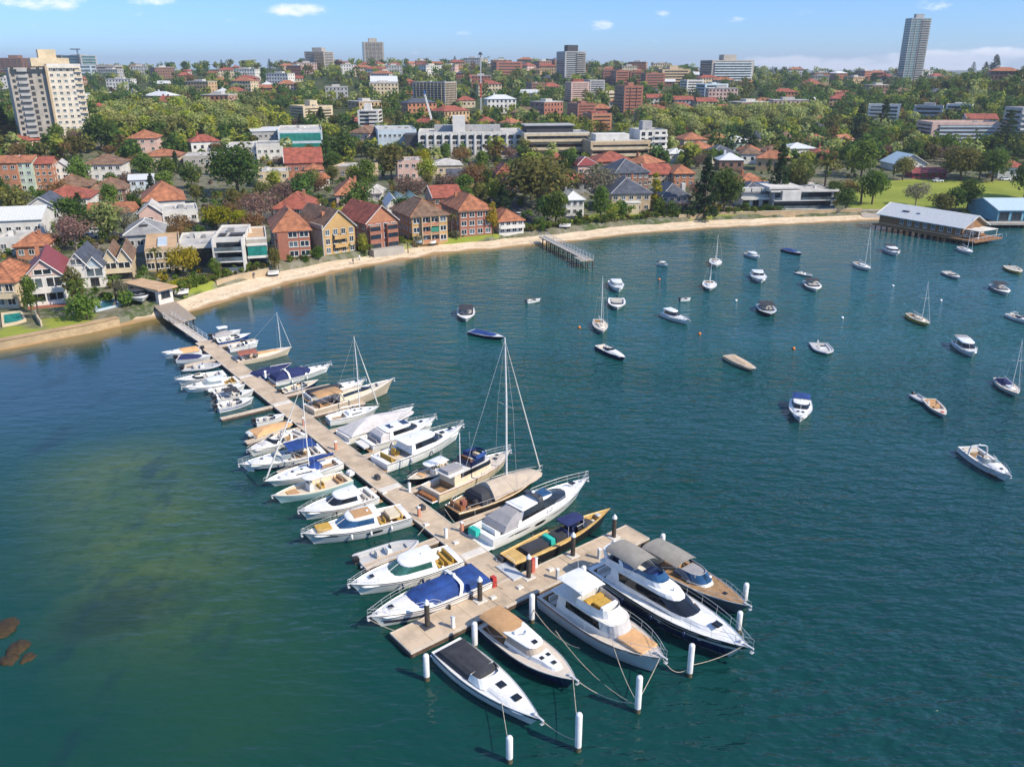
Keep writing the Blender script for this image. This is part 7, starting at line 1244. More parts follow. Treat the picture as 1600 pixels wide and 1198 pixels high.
for a in ((288, 432, 386, 'gold', 'wide', 'golden green spreading tree in front of the beige flat roofed house', .85), (340, 360, 322, 'yellow', 'wide', 'bright yellow green tree above the low white flat roofed house', 1.0), (376, 358, 326, 'yellow', 'round', 'smaller yellow green tree behind the white three storey villa', 1.1), (247, 430, 384, 'palm', 'palm', 'slender palm standing beside the boat shed path'), (338, 436, 404, 'mid', 'round', 'rounded bright green tree in front of the white villa', .8),
          (172, 380, 314, 'plane', 'round', 'big pale green tree behind the cream twin gabled house', 1.0), (120, 392, 334, 'bare', 'open', 'bare purple brown tree behind the pink house', 1.0), (196, 372, 322, 'grey', 'open', 'grey leafless tree right of the pale green tree', .9), (50, 490, 430, 'mid', 'round', 'dark leafy tree between the cream and pink beach houses', .55), (62, 502, 462, 'palm', 'palm', 'short palm on the lawn edge by the pink house', 1.5), (122, 480, 415, 'olive', 'round', 'tall olive tree right of the pink house', .6), (128, 494, 432, 'palm', 'palm', 'tall palm between the pink house and the pool terrace', 1.2), (136, 500, 452, 'mid', 'bush', 'leafy clump at the lawn corner beside the pool terrace'), (182, 472, 428, 'palm', 'palm', 'palm with broad fronds in front of the cream twin gables', 1.4), (190, 474, 434, 'grey', 'round', 'greyish leafy tree beside the slipway', .7), (200, 478, 452, 'mid', 'bush', 'bush beside the boat on the slipway'),
          (430, 428, 384, 'olive', 'round', 'scrubby tree between the green glass villa and the brick flats', .6), (436, 424, 402, 'palm', 'palm', 'low palm at the corner of the orange roofed flats', 1.5), (498, 412, 384, 'mid', 'round', 'leafy tree between the orange roofed flats and the ochre flats', .9), (478, 416, 396, 'hedge', 'bush', 'shrub in front of the orange roofed flats'), (530, 404, 374, 'dark', 'round', 'dark narrow tree before the ochre gabled flats', .6), (546, 402, 378, 'dark', 'round', 'second dark tree before the ochre gabled flats', .6), (568, 402, 364, 'lime', 'round', 'light green tree between the ochre and dark red flats', .7), (578, 404, 380, 'mid', 'palm', 'palm at the beach edge by the dark red flats', 1.4), (638, 396, 374, 'lime', 'palm', 'lime green palm clump in front of the tan flats', 1.5), (706, 372, 330, 'olive', 'palm', 'tall palm between the tan and the eastmost brick flats', 1.0), (770, 368, 318, 'gold', 'round', 'golden tree beside the small white cottage', .6), (652, 384, 366, 'grey', 'bush', 'greyish shrub at the foot of the tan flats'), (714, 376, 360, 'grey', 'bush', 'greyish shrub at the foot of the eastmost brick flats'), (612, 390, 372, 'mid', 'bush', 'green shrub on the terrace of the dark red flats'),
          (455, 318, 282, 'bare', 'open', 'bare brown tree over the red brown hip roof', 1.3), (410, 352, 300, 'bare', 'open', 'large bare brown tree left of the white trimmed house', 1.2), (498, 308, 276, 'rust', 'open', 'russet bare tree left of the big orange hip roof', 1.2), (636, 312, 274, 'bare', 'open', 'bare purple tree behind the terrace cottages', 1.3), (650, 318, 280, 'bare', 'open', 'second bare purple tree behind the terrace cottages', 1.2), (700, 306, 270, 'bare', 'open', 'bare tree behind the red brick terrace', 1.3), (392, 340, 300, 'rust', 'open', 'rust coloured bare tree above the white villa street', 1.2), (505, 346, 308, 'palm', 'palm', 'palm between the white trimmed house and the ochre flats', 1.2), (552, 330, 304, 'gold', 'round', 'golden tree below the big orange hip roof', 1.0),
          (372, 306, 232, 'dark', 'wide', 'very large dark fig tree in the middle of the left town', .95), (262, 290, 246, 'mid', 'round', 'bright green tree above the striped orange roof', 1.1), (230, 284, 240, 'mid', 'round', 'leafy green tree left of the spanish style house', 1.1), (300, 296, 250, 'dark', 'round', 'dark round tree right of the spanish style house', 1.0), (320, 330, 290, 'pine', 'column', 'dark pointed cypress right of the striped orange roof', 1.3), (130, 302, 248, 'mid', 'round', 'green tree left of the white villa below the tower', .9), (176, 340, 288, 'mid', 'round', 'dense green tree in front of the brown hip roofed brick house', .9), (30, 345, 288, 'olive', 'round', 'olive tree in front of the mint fronted flats', 1.0), (8, 320, 292, 'gold', 'round', 'golden tree at the left edge before the cream panels', 1.0), (212, 340, 300, 'dark', 'round', 'dark tree between the pale grey house and the striped roof', .8), (308, 318, 286, 'olive', 'round', 'olive tree behind the striped orange roof', .9),
          (512, 262, 206, 'dark', 'fir', 'tall pointed conifer right of the teal glass centre', .9), (538, 258, 202, 'dark', 'round', 'dense dark tree beside the tall conifer', 1.0), (556, 296, 256, 'lime', 'round', 'lime tree in front of the low block with shade awning', 1.0), (574, 300, 250, 'mid', 'round', 'mid green tree right of the lime tree', 1.0), (612, 282, 222, 'olive', 'round', 'tall dark olive tree below the offices', .95), (662, 272, 230, 'yellow', 'round', 'vivid yellow green tree at the corner of the hotel', .7), (668, 290, 246, 'lime', 'round', 'light green tree in front of the hotel podium', 1.0), (742, 300, 256, 'rust', 'open', 'bare russet tree in front of the hotel', 1.3), (746, 326, 286, 'olive', 'round', 'olive tree behind the eastmost brick flats', 1.0), (760, 300, 262, 'dark', 'round', 'dark tree left of the big fig', .9),
          (842, 326, 246, 'olive', 'wide', 'huge olive fig tree at the head of the old wharf', 1.3), (830, 312, 236, 'lime', 'round', 'tall lime green tree behind the huge fig', 1.0), (868, 352, 298, 'mid', 'round', 'leafy tree at the beach end of the street by the wharf', .9), (850, 350, 304, 'dark', 'round', 'dark tree in the shade of the huge fig', .9), (885, 275, 232, 'dark', 'round', 'dark tree below the long cream flats', .9), (930, 325, 258, 'grey', 'open', 'tall leafless grey tree beside the slate gabled flats', .95), (938, 345, 292, 'mid', 'round', 'dark green tree on the beach wall by the white grey house', .8), (956, 340, 316, 'lime', 'bush', 'lime bush on the lawn of the round porch house'), (970, 338, 312, 'mid', 'bush', 'rounded bush before the round porch house'), (1022, 330, 270, 'yellow', 'column', 'yellow poplar left of the villa with the red balcony', 1.4), (1030, 336, 308, 'mid', 'bush', 'green bush below the yellow poplar'), (1048, 338, 314, 'dark', 'bush', 'dark bush before the red balcony villa'),
          (1100, 338, 246, 'pine', 'fir', 'very tall dark conifer on the beach wall', 1.0), (1130, 334, 258, 'dark', 'round', 'big dark round tree right of the tall conifer', .9), (1140, 330, 268, 'olive', 'round', 'olive tree beside the arched villa', .8), (1215, 318, 226, 'pine', 'fir', 'tall dark conifer behind the modern villa', .8), (1240, 312, 250, 'olive', 'round', 'olive tree behind the modern villa', 1.0), (1286, 318, 244, 'olive', 'palm', 'tall palm behind the modern villa', 1.3), (1300, 322, 280, 'dark', 'round', 'dark tree at the right end of the modern villa', .9), (1320, 332, 292, 'dark', 'round', 'dark rounded tree beside the park lawn', 1.1), (1345, 320, 272, 'dark', 'palm', 'dark headed palm at the corner of the lawn', 1.5), (1362, 320, 268, 'mid', 'wide', 'leaning open tree on the lawn', .7), (1430, 322, 284, 'grey', 'open', 'small bare tree on the lawn behind the boatshed', 1.1), (1490, 336, 290, 'dark', 'round', 'dark tree behind the boatshed', 1.1), (1510, 330, 276, 'dark', 'round', 'taller dark tree behind the boatshed', .9), (1600, 310, 246, 'dark', 'round', 'dark tree on the lawn cut by the right frame edge', 1.0), (1470, 338, 300, 'olive', 'round', 'low olive tree beside the boatshed roof', 1.4),
          (1500, 282, 232, 'olive', 'wide', 'wide olive fig tree at the back of the lawn', 1.0), (1550, 284, 236, 'dark', 'wide', 'second wide fig tree at the back of the lawn', .9), (1530, 280, 240, 'olive', 'wide', 'third wide fig tree between two others', .8), (1410, 282, 246, 'olive', 'wide', 'low spreading tree left of the park pavilion', .8), (1345, 278, 222, 'mid', 'round', 'bright crowned green tree left of the park', 1.1), (1330, 272, 232, 'lime', 'round', 'lime green tree above the lawn corner', 1.0), (1390, 230, 196, 'lime', 'round', 'light green tree on the slope behind the park', 1.3), (1420, 236, 200, 'olive', 'round', 'olive tree on the slope behind the park', 1.2), (1455, 250, 214, 'mid', 'round', 'round green tree below the salmon flats', 1.1), (1165, 240, 192, 'pine', 'column', 'dark cypress beside the small orange cottage', 1.6), (1176, 244, 208, 'pine', 'column', 'second dark cypress beside the small orange cottage', 1.6), (1378, 214, 156, 'pine', 'fir', 'tall conifer in front of the white balconied flats', .9), (1340, 216, 162, 'pine', 'fir', 'dark conifer left of the white balconied flats', .9), (1566, 250, 172, 'pine', 'pine', 'tall conifer between the salmon flats and the frame edge', 1.5), (60, 216, 186, 'dark', 'pine', 'dark conifer at the foot of the concrete tower', 1.6), (92, 232, 194, 'mid', 'round', 'green tree against the concrete tower', .9), (10, 216, 168, 'pine', 'fir', 'dark conifer left of the concrete tower', 1.1), (160, 236, 176, 'dark', 'round', 'dark tree right of the concrete tower', 1.0), (184, 232, 198, 'dark', 'round', 'dark tree near the orange roofed house by the tower', 1.0), (118, 250, 208, 'olive', 'round', 'olive tree in front of the concrete tower', 1.2)):
    tr(*a)
GR = 'tall conifers standing above the skyline'
for x, y, top, k, lb in ((289, 108, 97, 'pine', 'small dark pine leftmost on the skyline'), (314, 108, 96, 'pine', 'thin tufted pine second on the skyline'), (347, 108, 93, 'pine', 'dark pine third on the skyline'), (422, 110, 92, 'pine', 'dark pointed pine left of the rounded tower'), (711, 108, 88, 'pine', 'dark pine left of the communications mast on the ridge'), (1206, 120, 104, 'pine', 'small pine right of the broad slab'), (1340, 122, 107, 'pine', 'small pine on the low right skyline'), (1519, 116, 97, 'pine', 'dark pine on the right hilltop'), (1552, 118, 86, 'fir', 'tallest conifer on the right hilltop'), (1538, 118, 97, 'fir', 'broad conifer beside the tallest on the right hilltop')):
    tr(x, y, top, 'pine', k, lb, 1.3, GR)
# belts of plane trees in the valley
for i in range(84):
    L_ = i < 46; k = i if L_ else i - 46; row = k % 2
    if L_: x = 165 + k * 5.5; y = 212 - 16 * row + 5 * sin(i * 1.7); top = y - 36 + 6 * sin(i * 2.3)
    else: x = 1000 + k * 7.2; y = 222 - 18 * row - 8 * k / 38 + 4 * sin(i); top = y - 38 + 5 * sin(i * 2.1)
    p = GT(x, y); tree('plane' if i % 3 else 'lime', 'round', p, min(19, max(12, z_at(p.y, top) - p.z)), 'pale spring green plane tree in the belt ' + ('left of the teal glass shopping centre' if L_ else 'above the orange roofed houses'), 'plane trees in a belt through the town', 1.15)
# single trees between the houses, up to the foot of the hill
R2 = random.Random(5)
def clear(x, y, r, fr=.9):
    for fx, fy, fr_, w, d, a in FOOT:
        dx, dy = x - fx, y - fy
        if dx * dx + dy * dy > (w + d + r) ** 2: continue
        u = dx * cos(a) + dy * sin(a); v = -dx * sin(a) + dy * cos(a)
        if abs(u) < w / 2 + r * fr and abs(v) < d / 2 + r * fr: return False
    return True
def in_lawn(x, y): return bool(in_poly(np.array([x]), np.array([y]), PARK)[0])
TINT = {'dark': 'dark green', 'mid': 'mid green', 'olive': 'olive green', 'lime': 'lime green', 'plane': 'pale green', 'bare': 'bare brown', 'gold': 'golden green', 'pine': 'blackish green', 'rust': 'russet', 'grey': 'grey'}
def zone(x, y): return 'left part' if x < 400 else 'middle part' if x < 850 else 'right part'
n = 0; tries = 0
while n < 235 and tries < 20000:
    tries += 1; Y = R2.uniform(225, 560); X = R2.uniform(-.64, .64) * Y
    s = float(shore_s(X, Y))
    if s < 16 or in_lawn(X, Y): continue
    kind, sp, H_ = R2.choice((('round', 'dark', 9), ('round', 'mid', 8), ('round', 'olive', 8), ('round', 'mid', 7), ('round', 'dark', 11), ('open', 'bare', 8), ('open', 'rust', 8), ('open', 'bare', 9), ('column', 'dark', 7), ('round', 'lime', 8), ('fir', 'pine', 12), ('palm', 'palm', 9)))
    H_ *= R2.uniform(.7, 1.25); r = H_ * (.42 if kind in ('round', 'open') else .2)
    if not clear(X, Y, r, .75): continue
    if any((X - a) ** 2 + (Y - b) ** 2 < (r * .75 + c * .75) ** 2 for a, b, c in TREES): continue
    # keep it from hiding the faces of buildings standing just behind it
    if not clear(X * (1 + 9 / Y), Y + 9, 1.5, .6): H_ *= .5; kind = 'bush'; H_ = min(H_, 3.2); sp = 'mid' if sp in ('pine', 'palm', 'bare') else sp
    px, py = project((X, Y, gz(X, Y))); z = zone(px, py)
    tree(sp, kind, (X, Y, gz(X, Y)), H_, f'{TINT.get(sp, "green")} {KN[kind].replace("_", " ")} among the houses in the {z} of the town', f'{KN[kind].replace("_", " ")}s among the houses, {z}', 1.0); n += 1
# ------------------------------------------------------------------ hillside: houses as things, the far wood as one mass
RH = random.Random(21); HM = {}
def hill_house(w, d, h, rise, wall, roof, kind):
    key = (w, d, h, rise, wall, roof, kind)
    if key in HM: return HM[key]
    mw = MB().box(-w / 2, w / 2, -d / 2, d / 2, -4, h, 0)
    cols = max(2, int(w / 3)); rows = max(1, int(h / 3))
    for j in range(rows):
        for i in range(cols):
            x = -w / 2 + w * (i + .5) / cols; z = h / rows * (j + .55); mw.box(x - .65, x + .65, -d / 2 - .08, -d / 2 - .002, z - .75, z + .75, 1)
        for i in range(3): y = -d / 2 + d * (i + .5) / 3; z = h / rows * (j + .55); mw.box(w / 2 + .002, w / 2 + .08, y - .6, y + .6, z - .7, z + .7, 1); mw.box(-w / 2 - .08, -w / 2 - .002, y - .6, y + .6, z - .7, z + .7, 1)
    a = mw.build('wall', [BM[wall], BM['glass']], link=False); o = .6; mr = MB()
    if kind == 'flat': mr.box(-w / 2 - .3, w / 2 + .3, -d / 2 - .3, d / 2 + .3, h + .002, h + .5).box(-w * .2, w * .15, -d * .2, d * .2, h + .51, h + 2.2)
    elif kind == 'gable': mr.loft([[(x, -d / 2 - o, h - .1), (x, 0, h + rise), (x, d / 2 + o, h - .1)] for x in (-w / 2 - o, w / 2 + o)])
    else:
        k = min(w, d) / 2; mr.add([(-w / 2 - o, -d / 2 - o, h), (w / 2 + o, -d / 2 - o, h), (w / 2 + o, d / 2 + o, h), (-w / 2 - o, d / 2 + o, h), (-w / 2 + k, 0, h + rise), (w / 2 - k, 0, h + rise)], [(0, 1, 5, 4), (1, 2, 5), (2, 3, 4, 5), (3, 0, 4), (3, 2, 1, 0)]); mr.box(-w * .2, -w * .2 + .9, d * .15, d * .15 + .9, h + rise * .3, h + rise + 1)
    HM[key] = (a, mr.build('roof', BM[roof], link=False)); return HM[key]
WORD = {'orange': 'orange roofed', 'red': 'red roofed', 'brown': 'brown roofed', 'slate': 'slate roofed', 'flatr': 'flat roofed', 'sheet': 'pale metal roofed'}; WW = {'white': 'white', 'cream': 'cream', 'pink': 'pink', 'brick': 'red brick', 'obrick': 'orange brick', 'grey': 'grey', 'tan': 'tan', 'dbrick': 'brown brick', 'conc': 'concrete'}
n = 0; tries = 0; HOUSES = []
while n < 270 and tries < 16000:
    tries += 1; Y = RH.uniform(250, 1330) if RH.random() < .8 else RH.uniform(250, 560); X = RH.uniform(-.66, .66) * Y
    if float(shore_s(X, Y)) < 45 or in_lawn(X, Y): continue
    a = X / Y
    if a > .36 and Y < 760 and RH.random() < .7: continue
    w, d, h, rise, kind = RH.choice(((14, 11, 5.5, 3.2, 'hip'), (18, 12, 6, 3.6, 'hip'), (11, 10, 4.5, 2.8, 'hip'), (16, 10, 6.5, 3, 'gable'), (22, 14, 10, 3, 'hip'), (20, 14, 11, 0, 'flat'), (26, 14, 13, 0, 'flat'), (13, 9, 4, 2.6, 'gable')))
    if Y < 560: w, d, h, rise, kind = RH.choice(((11, 10, 4.5, 2.8, 'hip'), (14, 11, 5.5, 3.2, 'hip'), (13, 9, 4, 2.6, 'gable')))
    r = max(w, d) * .5
    if not clear(X, Y, r, 1.05) or any((X - q[0]) ** 2 + (Y - q[1]) ** 2 < ((r + q[2]) * .92) ** 2 for q in HOUSES) or any((X - q[0]) ** 2 + (Y - q[1]) ** 2 < (r + q[2] * .6) ** 2 for q in TREES): continue
    if not clear(X * (1 + 14 / Y), Y + 14, 2, .7): continue
    wall = RH.choice(('white', 'cream', 'pink', 'brick', 'obrick', 'white', 'tan', 'grey', 'cream', 'dbrick')); roof = 'flatr' if kind == 'flat' else RH.choice(('orange', 'orange', 'red', 'red', 'brown', 'slate', 'red', 'sheet'))
    m = hill_house(w, d, h, rise, wall, roof, kind); z = gz(X, Y); px, py = project((X, Y, z)); zn = zone(px, py)
    where = 'in the town' if Y < 560 else 'on the lower hillside' if Y < 900 else 'near the ridge'
    t = thing('house', f'{WW[wall]} house, {WORD[roof]}, {where}, {zn}', 'house', (X, Y, z), RH.choice((0, .2, -.3, .5, -.15, .8)), f'{WORD[roof]} {WW[wall]} houses {where}, {zn}')
    put('wall', m[0], t); put('roof', m[1], t); HOUSES.append((X, Y, r)); FOOT.append((X, Y, r, w, d, t.rotation_euler.z)); n += 1
# the wood that covers the hillside between the houses: reads as one mass
def far_wood(name, sp, count, y0, y1, seed, size, label, smin=60, hr=(7, 15), cat='woodland', xr=None, smax=0):
    Rn = np.random.default_rng(seed); V = []
    F = np.array([(f[0], f[1], max(f[3], f[4]) * .5) for f in FOOT]); k = 0; it = 0
    while k < count and it < count * (12 if not smax else 160):
        it += 1; Y = y0 * (y1 / y0) ** Rn.uniform(0, 1); X = Rn.uniform(-.76, .78) * Y if not xr else Rn.uniform(*xr)
        if abs(X) > .8 * Y: continue
        if smax and shore_s(X, Y) > beach_w(X) + smax: continue
        if shore_s(X, Y) < (smin if smin > 3 else beach_w(X) + smin) or in_lawn(X, Y): continue
        H_ = Rn.uniform(*hr) * (.85 if Y < 700 else 1); r = H_ * .46
        dd = (F[:, 0] - X) ** 2 + (F[:, 1] - Y) ** 2
        if (dd < (F[:, 2] + r * .55) ** 2).any(): continue
        Xs, Ys = X * (1 + 12 / Y), Y + 12
        if (((F[:, 0] - Xs) ** 2 + (F[:, 1] - Ys) ** 2) < (F[:, 2] + r * .3) ** 2).any() and Rn.random() < .75: H_ *= .45; r *= .6
        z = gz(X, Y); c = []; cr = []
        for i in range(9): a = Rn.uniform(0, 6.28); f = Rn.uniform(.1, .75); c.append((X + cos(a) * f * r, Y + sin(a) * f * r, z + H_ * Rn.uniform(.3, .85))); cr.append(r * Rn.uniform(.35, .6))
        V.append(leaf_quads(np.array(c), np.array(cr), int(150 if Y < 800 else 105), size * (1.3 if Y > 800 else 1) * (.7 + .3 * H_ / 10), .35, .85)); k += 1
    o = put(name, quads_mesh(name, np.concatenate(V), LEAF[sp])); tag(o, label, cat, None, 'stuff')
for sp, cnt, s, lb in (('dark', 480, 1, 'dark green trees massed between the houses over the far hillside'), ('mid', 900, 2, 'mid green trees massed between the houses over the far hillside'), ('olive', 620, 3, 'olive trees massed between the houses over the far hillside'), ('lime', 640, 8, 'bright spring green trees scattered through the far hillside wood'), ('plane', 420, 4, 'pale green trees scattered through the far hillside wood'), ('rust', 110, 6, 'russet trees scattered through the far hillside wood'), ('pine', 200, 7, 'blackish conifers massed over the far hillside')):
    far_wood('hillside_wood', sp, cnt, 400, 1500, s, 1.0, lb)
for sp, cnt, s, lb in (('mid', 620, 41, 'green garden shrubs massed between the waterfront houses'), ('olive', 300, 42, 'olive garden shrubs massed between the waterfront houses'), ('gold', 110, 43, 'golden garden shrubs scattered between the waterfront houses'), ('bare', 120, 44, 'bare brown shrubs between the waterfront houses')):
    far_wood('garden_shrubs', sp, cnt, 175, 470, s, .42, lb, 11, (1.8, 5.2), 'shrubbery')
far_wood('beach_scrub', 'mid', 260, 165, 292, 51, .3, 'low green scrub along the top of the beach', 1.4, (1.2, 3.0), 'scrub', (-76, 128), 5.5)
far_wood('beach_scrub', 'olive', 120, 165, 292, 52, .3, 'low olive scrub along the top of the beach', 1.4, (1.0, 2.4), 'scrub', (-76, 128), 5.5)
far_wood('headland_wood', 'dark', 170, 420, 900, 61, 1.0, 'dark trees massed on the right headland', 60, (9, 16), 'woodland', (170, 620))
far_wood('headland_wood', 'olive', 160, 420, 900, 62, 1.0, 'olive trees massed on the right headland', 60, (9, 16), 'woodland', (170, 620))
far_wood('headland_wood', 'lime', 60, 400, 700, 63, .9, 'spring green trees dotted over the right headland', 60, (8, 13), 'woodland', (150, 520))
# ------------------------------------------------------------------ walls, pools, wharf, cars, masts, rocks
def wall_run(name, label, pts, h, w, m, zb=None, cat='wall', cap=None):
    P = [q if isinstance(q, Vector) else GT(*q) for q in pts]; o = P[0]; t = thing(name, label, cat, (o.x, o.y, o.z)); L_ = [];
    for i, q in enumerate(P):
        d = (P[min(i + 1, len(P) - 1)] - P[max(i - 1, 0)]); d.z = 0; d.normalize(); n = Vector((-d.y, d.x, 0)) * w / 2; zz = (q.z if zb is None else zb); L_.append((q - o, n, zz - o.z))
    mk = lambda a, b, k: [[(q.x - n.x * k, q.y - n.y * k, z + a), (q.x + n.x * k, q.y + n.y * k, z + a), (q.x + n.x * k, q.y + n.y * k, z + b), (q.x - n.x * k, q.y - n.y * k, z + b)] for q, n, z in L_]
    MB().loft(mk(-3.0, h, 1)).build('wall_body', BM.get(m) or LEAF[m], t)
    if cap: MB().loft(mk(h + .002, h + .14, 1.25)).build('coping', BM[cap], t)
    return t
wall_run('sea_wall', 'sandstone sea wall along the gardens left of the slipway', [Vector((x, float(np.interp(x, SHORE[:, 0], SHORE[:, 1])) + 1.5, 1.0)) for x in (-125, -110, -103, -96.5, -91, -86, -81.5)], .75, 1.5, 'stone', 1.0, cap='tan')
wall_run('retaining_wall', 'sandstone wall at the back of the beach near the modern villa', ((1060, 341), (1120, 336), (1200, 334), (1280, 333), (1345, 333)), 1.6, .6, 'stone', 1.6, cap='cream')
wall_run('retaining_wall', 'low sandstone garden wall behind the beach right of the wharf', ((882, 352), (940, 346), (1000, 342), (1054, 339)), 1.2, .6, 'stone', 1.6)
wall_run('retaining_wall', 'pale wall at the top of the beach in front of the white three storey villa', ((338, 446), (372, 440), (420, 430)), 1.3, .5, 'beige', 1.5)
wall_run('garden_wall', 'cream garden wall beside the pool at the left edge', ((66, 512), (62, 505), (56, 494)), 1.2, .3, 'cream')
for i, (pts, lb) in enumerate(((((1112, 330), (1150, 334)), 'clipped hedge left of the three on the villa lawns'), (((1154, 328), (1190, 332)), 'middle clipped hedge on the villa lawns'), (((1192, 328), (1222, 331)), 'clipped hedge right of the three on the villa lawns'), (((836, 352), (848, 364)), 'hedge beside the steps to the old wharf'), (((268, 452), (300, 444)), 'yellow green hedge beside the boat shed lawn'))):
    P = [GT(*q) for q in pts]; n = 14; c = np.array([tuple(P[0].lerp(P[1], k / (n - 1)) + Vector((0, 0, .9))) for k in range(n)]); o = put('hedge', quads_mesh('hedge', leaf_quads(c - np.array(P[0]), np.full(n, 1.1), 1200, .22, .4), LEAF['hedge' if i < 4 else 'yellow']), None, P[0]); tag(o, lb, 'hedge', 'clipped hedges')
def pool(pts, rimm, water, label):
    P = [GT(*q) for q in pts]; z = max(q.z for q in P) + .12; c = sum(P, Vector()) / len(P); t = thing('swimming_pool', label, 'pool', (c.x, c.y, z)); n = len(P); out = ccw([(q - c) for q in P]); inn = [q * .8 for q in out]
    mb = MB(); mb.add([(q.x, q.y, -1.5) for q in out] + [(q.x, q.y, .12) for q in out] + [(q.x, q.y, .12) for q in inn] + [(q.x, q.y, -.3) for q in inn], [(i, (i + 1) % n, n + (i + 1) % n, n + i) for i in range(n)] + [(n + i, n + (i + 1) % n, 2 * n + (i + 1) % n, 2 * n + i) for i in range(n)] + [(2 * n + i, 2 * n + (i + 1) % n, 3 * n + (i + 1) % n, 3 * n + i) for i in range(n)]); mb.build('pool_rim', BM[rimm], t)
    MB().add([(q.x, q.y, -.05) for q in inn], [tuple(range(n))]).build('pool_water', BM[water], t)
pool(((2, 492), (34, 487), (42, 503), (28, 509), (4, 512)), 'cream', 'pool', 'kidney shaped turquoise pool in the leftmost garden')
pool(((144, 476), (182, 468), (190, 478), (150, 488)), 'lblue', 'poolb', 'dark rectangular pool above the sea wall beside the slipway')
WHM = mat('silvered_timber', (.36, .33, .29), .9, .18, 1.5)
# old timber wharf from the beach
a = G(853, 372, 2.2); b_ = G(921, 406, 2.2); d = b_ - a; L = d.length; t = thing('old_wharf', 'old timber wharf with white railings stepping out from the beach', 'wharf', (a.x, a.y, 0), math.atan2(d.y, d.x)); MB().box(-3, L, -1.15, 1.15, 1.9, 2.2).build('deck', WHM, t); MB().box(L - 4.5, L, -2.6, -1.17, 1.9, 2.2).build('landing', WHM, t)
for sd in (1, -1):
    mb = MB(); mb.tube([(-3, sd * 1.1, 3.3), (L, sd * 1.1, 3.3)], .07, n=4); mb.tube([(-3, sd * 1.1, 2.75), (L, sd * 1.1, 2.75)], .05, n=4)
    for i in range(17): mb.tube([(-3 + (L + 3) * i / 16, sd * 1.1, 2.1), (-3 + (L + 3) * i / 16, sd * 1.1, 3.35)], .07, n=4)
    mb.build('railing', M['alu'], t)
mb = MB()
for i in range(11):
    for sd in (1, -1): mb.tube([(L * i / 10, sd * 1.0, -3), (L * i / 10, sd * 1.0, 1.9)], .2)
    mb.box(L * i / 10 - .12, L * i / 10 + .12, -1.15, 1.15, 1.55, 1.88)
mb.build('support_pile', M['weed'], t)
# slipway rails with a boat on its cradle
a = GT(212, 468); c2 = G(240, 496, -.2); d = c2 - a; d.z = 0; L = d.length
t = thing('slipway', 'concrete slipway with dark rails running into the water', 'slipway', (a.x, a.y, 0), math.atan2(d.y, d.x)); za = a.z + .3
rr = lambda y0, y1, h: [(0, y0, za + h), (L, y0, -.6 + h), (L, y1, -.6 + h), (0, y1, za + h), (0, y0, za + h - .3), (L, y0, -.9 + h), (L, y1, -.9 + h), (0, y1, za + h - .3)]
Q = [(0, 1, 2, 3), (7, 6, 5, 4), (0, 4, 5, 1), (1, 5, 6, 2), (2, 6, 7, 3), (3, 7, 4, 0)]; MB().add(rr(-2.6, 2.6, 0), Q).build('ramp', BM['conc'], t); mb = MB()
for y in (-1.6, -.5, 1.2): mb.add(rr(y - .12, y + .12, .18), Q)
mb.build('rails', M['piled'], t)
b = runabout('small white boat with dark canopy on the slipway cradle', (211, 462), (222, 471), .4, group='boats hauled out ashore', bim=(.1, .5, .8, 1.1, 'charc')); q = GT(213, 468); b.root.location = (q.x, q.y, q.z + 1.1)
b = runabout('white dinghy lying on the sand beside the boat shed', (268, 464), (290, 459), .36, group='boats hauled out ashore', outb=0); q = GT(274, 464); b.root.location = (q.x, q.y, q.z + .45)
for k, (x, y, x2, y2, lb) in enumerate(((419, 432, 437, 428, 'white dinghy drawn up below the brick flats'), (668, 384, 682, 381, 'white dinghy on the grass before the tan flats'), (874, 356, 892, 354, 'pale dinghy on the sand beside the old wharf'), (650, 386, 660, 384, 'pale blue dinghy upside down before the tan flats'))):
    b = runabout(lb, (x, y), (x2, y2), .36, 'white' if k < 3 else 'lblue', group='boats hauled out ashore', outb=0, screen=False); q = GT(x, y); b.root.location = (q.x, q.y, q.z + .35)
# parked cars
CARM = {}
def car(px, py, colm, lb, yaw):
    p = GT(px, py); t = thing('parked_car', lb, 'car', (p.x, p.y, p.z + .05), yaw, 'cars parked in the streets')
    if 'body' not in CARM:
        sec = lambda x, w, z0, z1: [(x, -w, z0), (x, w, z0), (x, w * .98, z1), (x, -w * .98, z1)]
        CARM['body'] = MB().loft([sec(-2.2, .8, .4, .85), sec(-2.1, .88, .25, .95), (sec(-1, .9, .22, .98)), sec(.9, .9, .22, .95), sec(2.0, .86, .25, .8), sec(2.2, .76, .4, .7)]); CARM['cab'] = MB().loft([[(-1.9, -.8, .94), (1.1, -.8, .94), (1.1, .8, .94), (-1.9, .8, .94)], [(-1.4, -.64, 1.44), (.3, -.64, 1.44), (.3, .64, 1.44), (-1.4, .64, 1.44)]])
        CARM['wh'] = MB().tube([(0, -.1, 0), (0, .1, 0)], .33, n=12)
    CARM['body'].build('body', M[colm], t, 40); CARM['cab'].build('cabin_glass', M['glass'], t, 40); MB().box(-1.42, .32, -.65, .65, 1.442, 1.5, 0, .1, .08).build('roof', M[colm], t)
    for x in (-1.35, 1.35):
        for y in (-.82, .82): CARM['wh'].build('wheel', M['rubber'], t, 40, (x, y, .33))
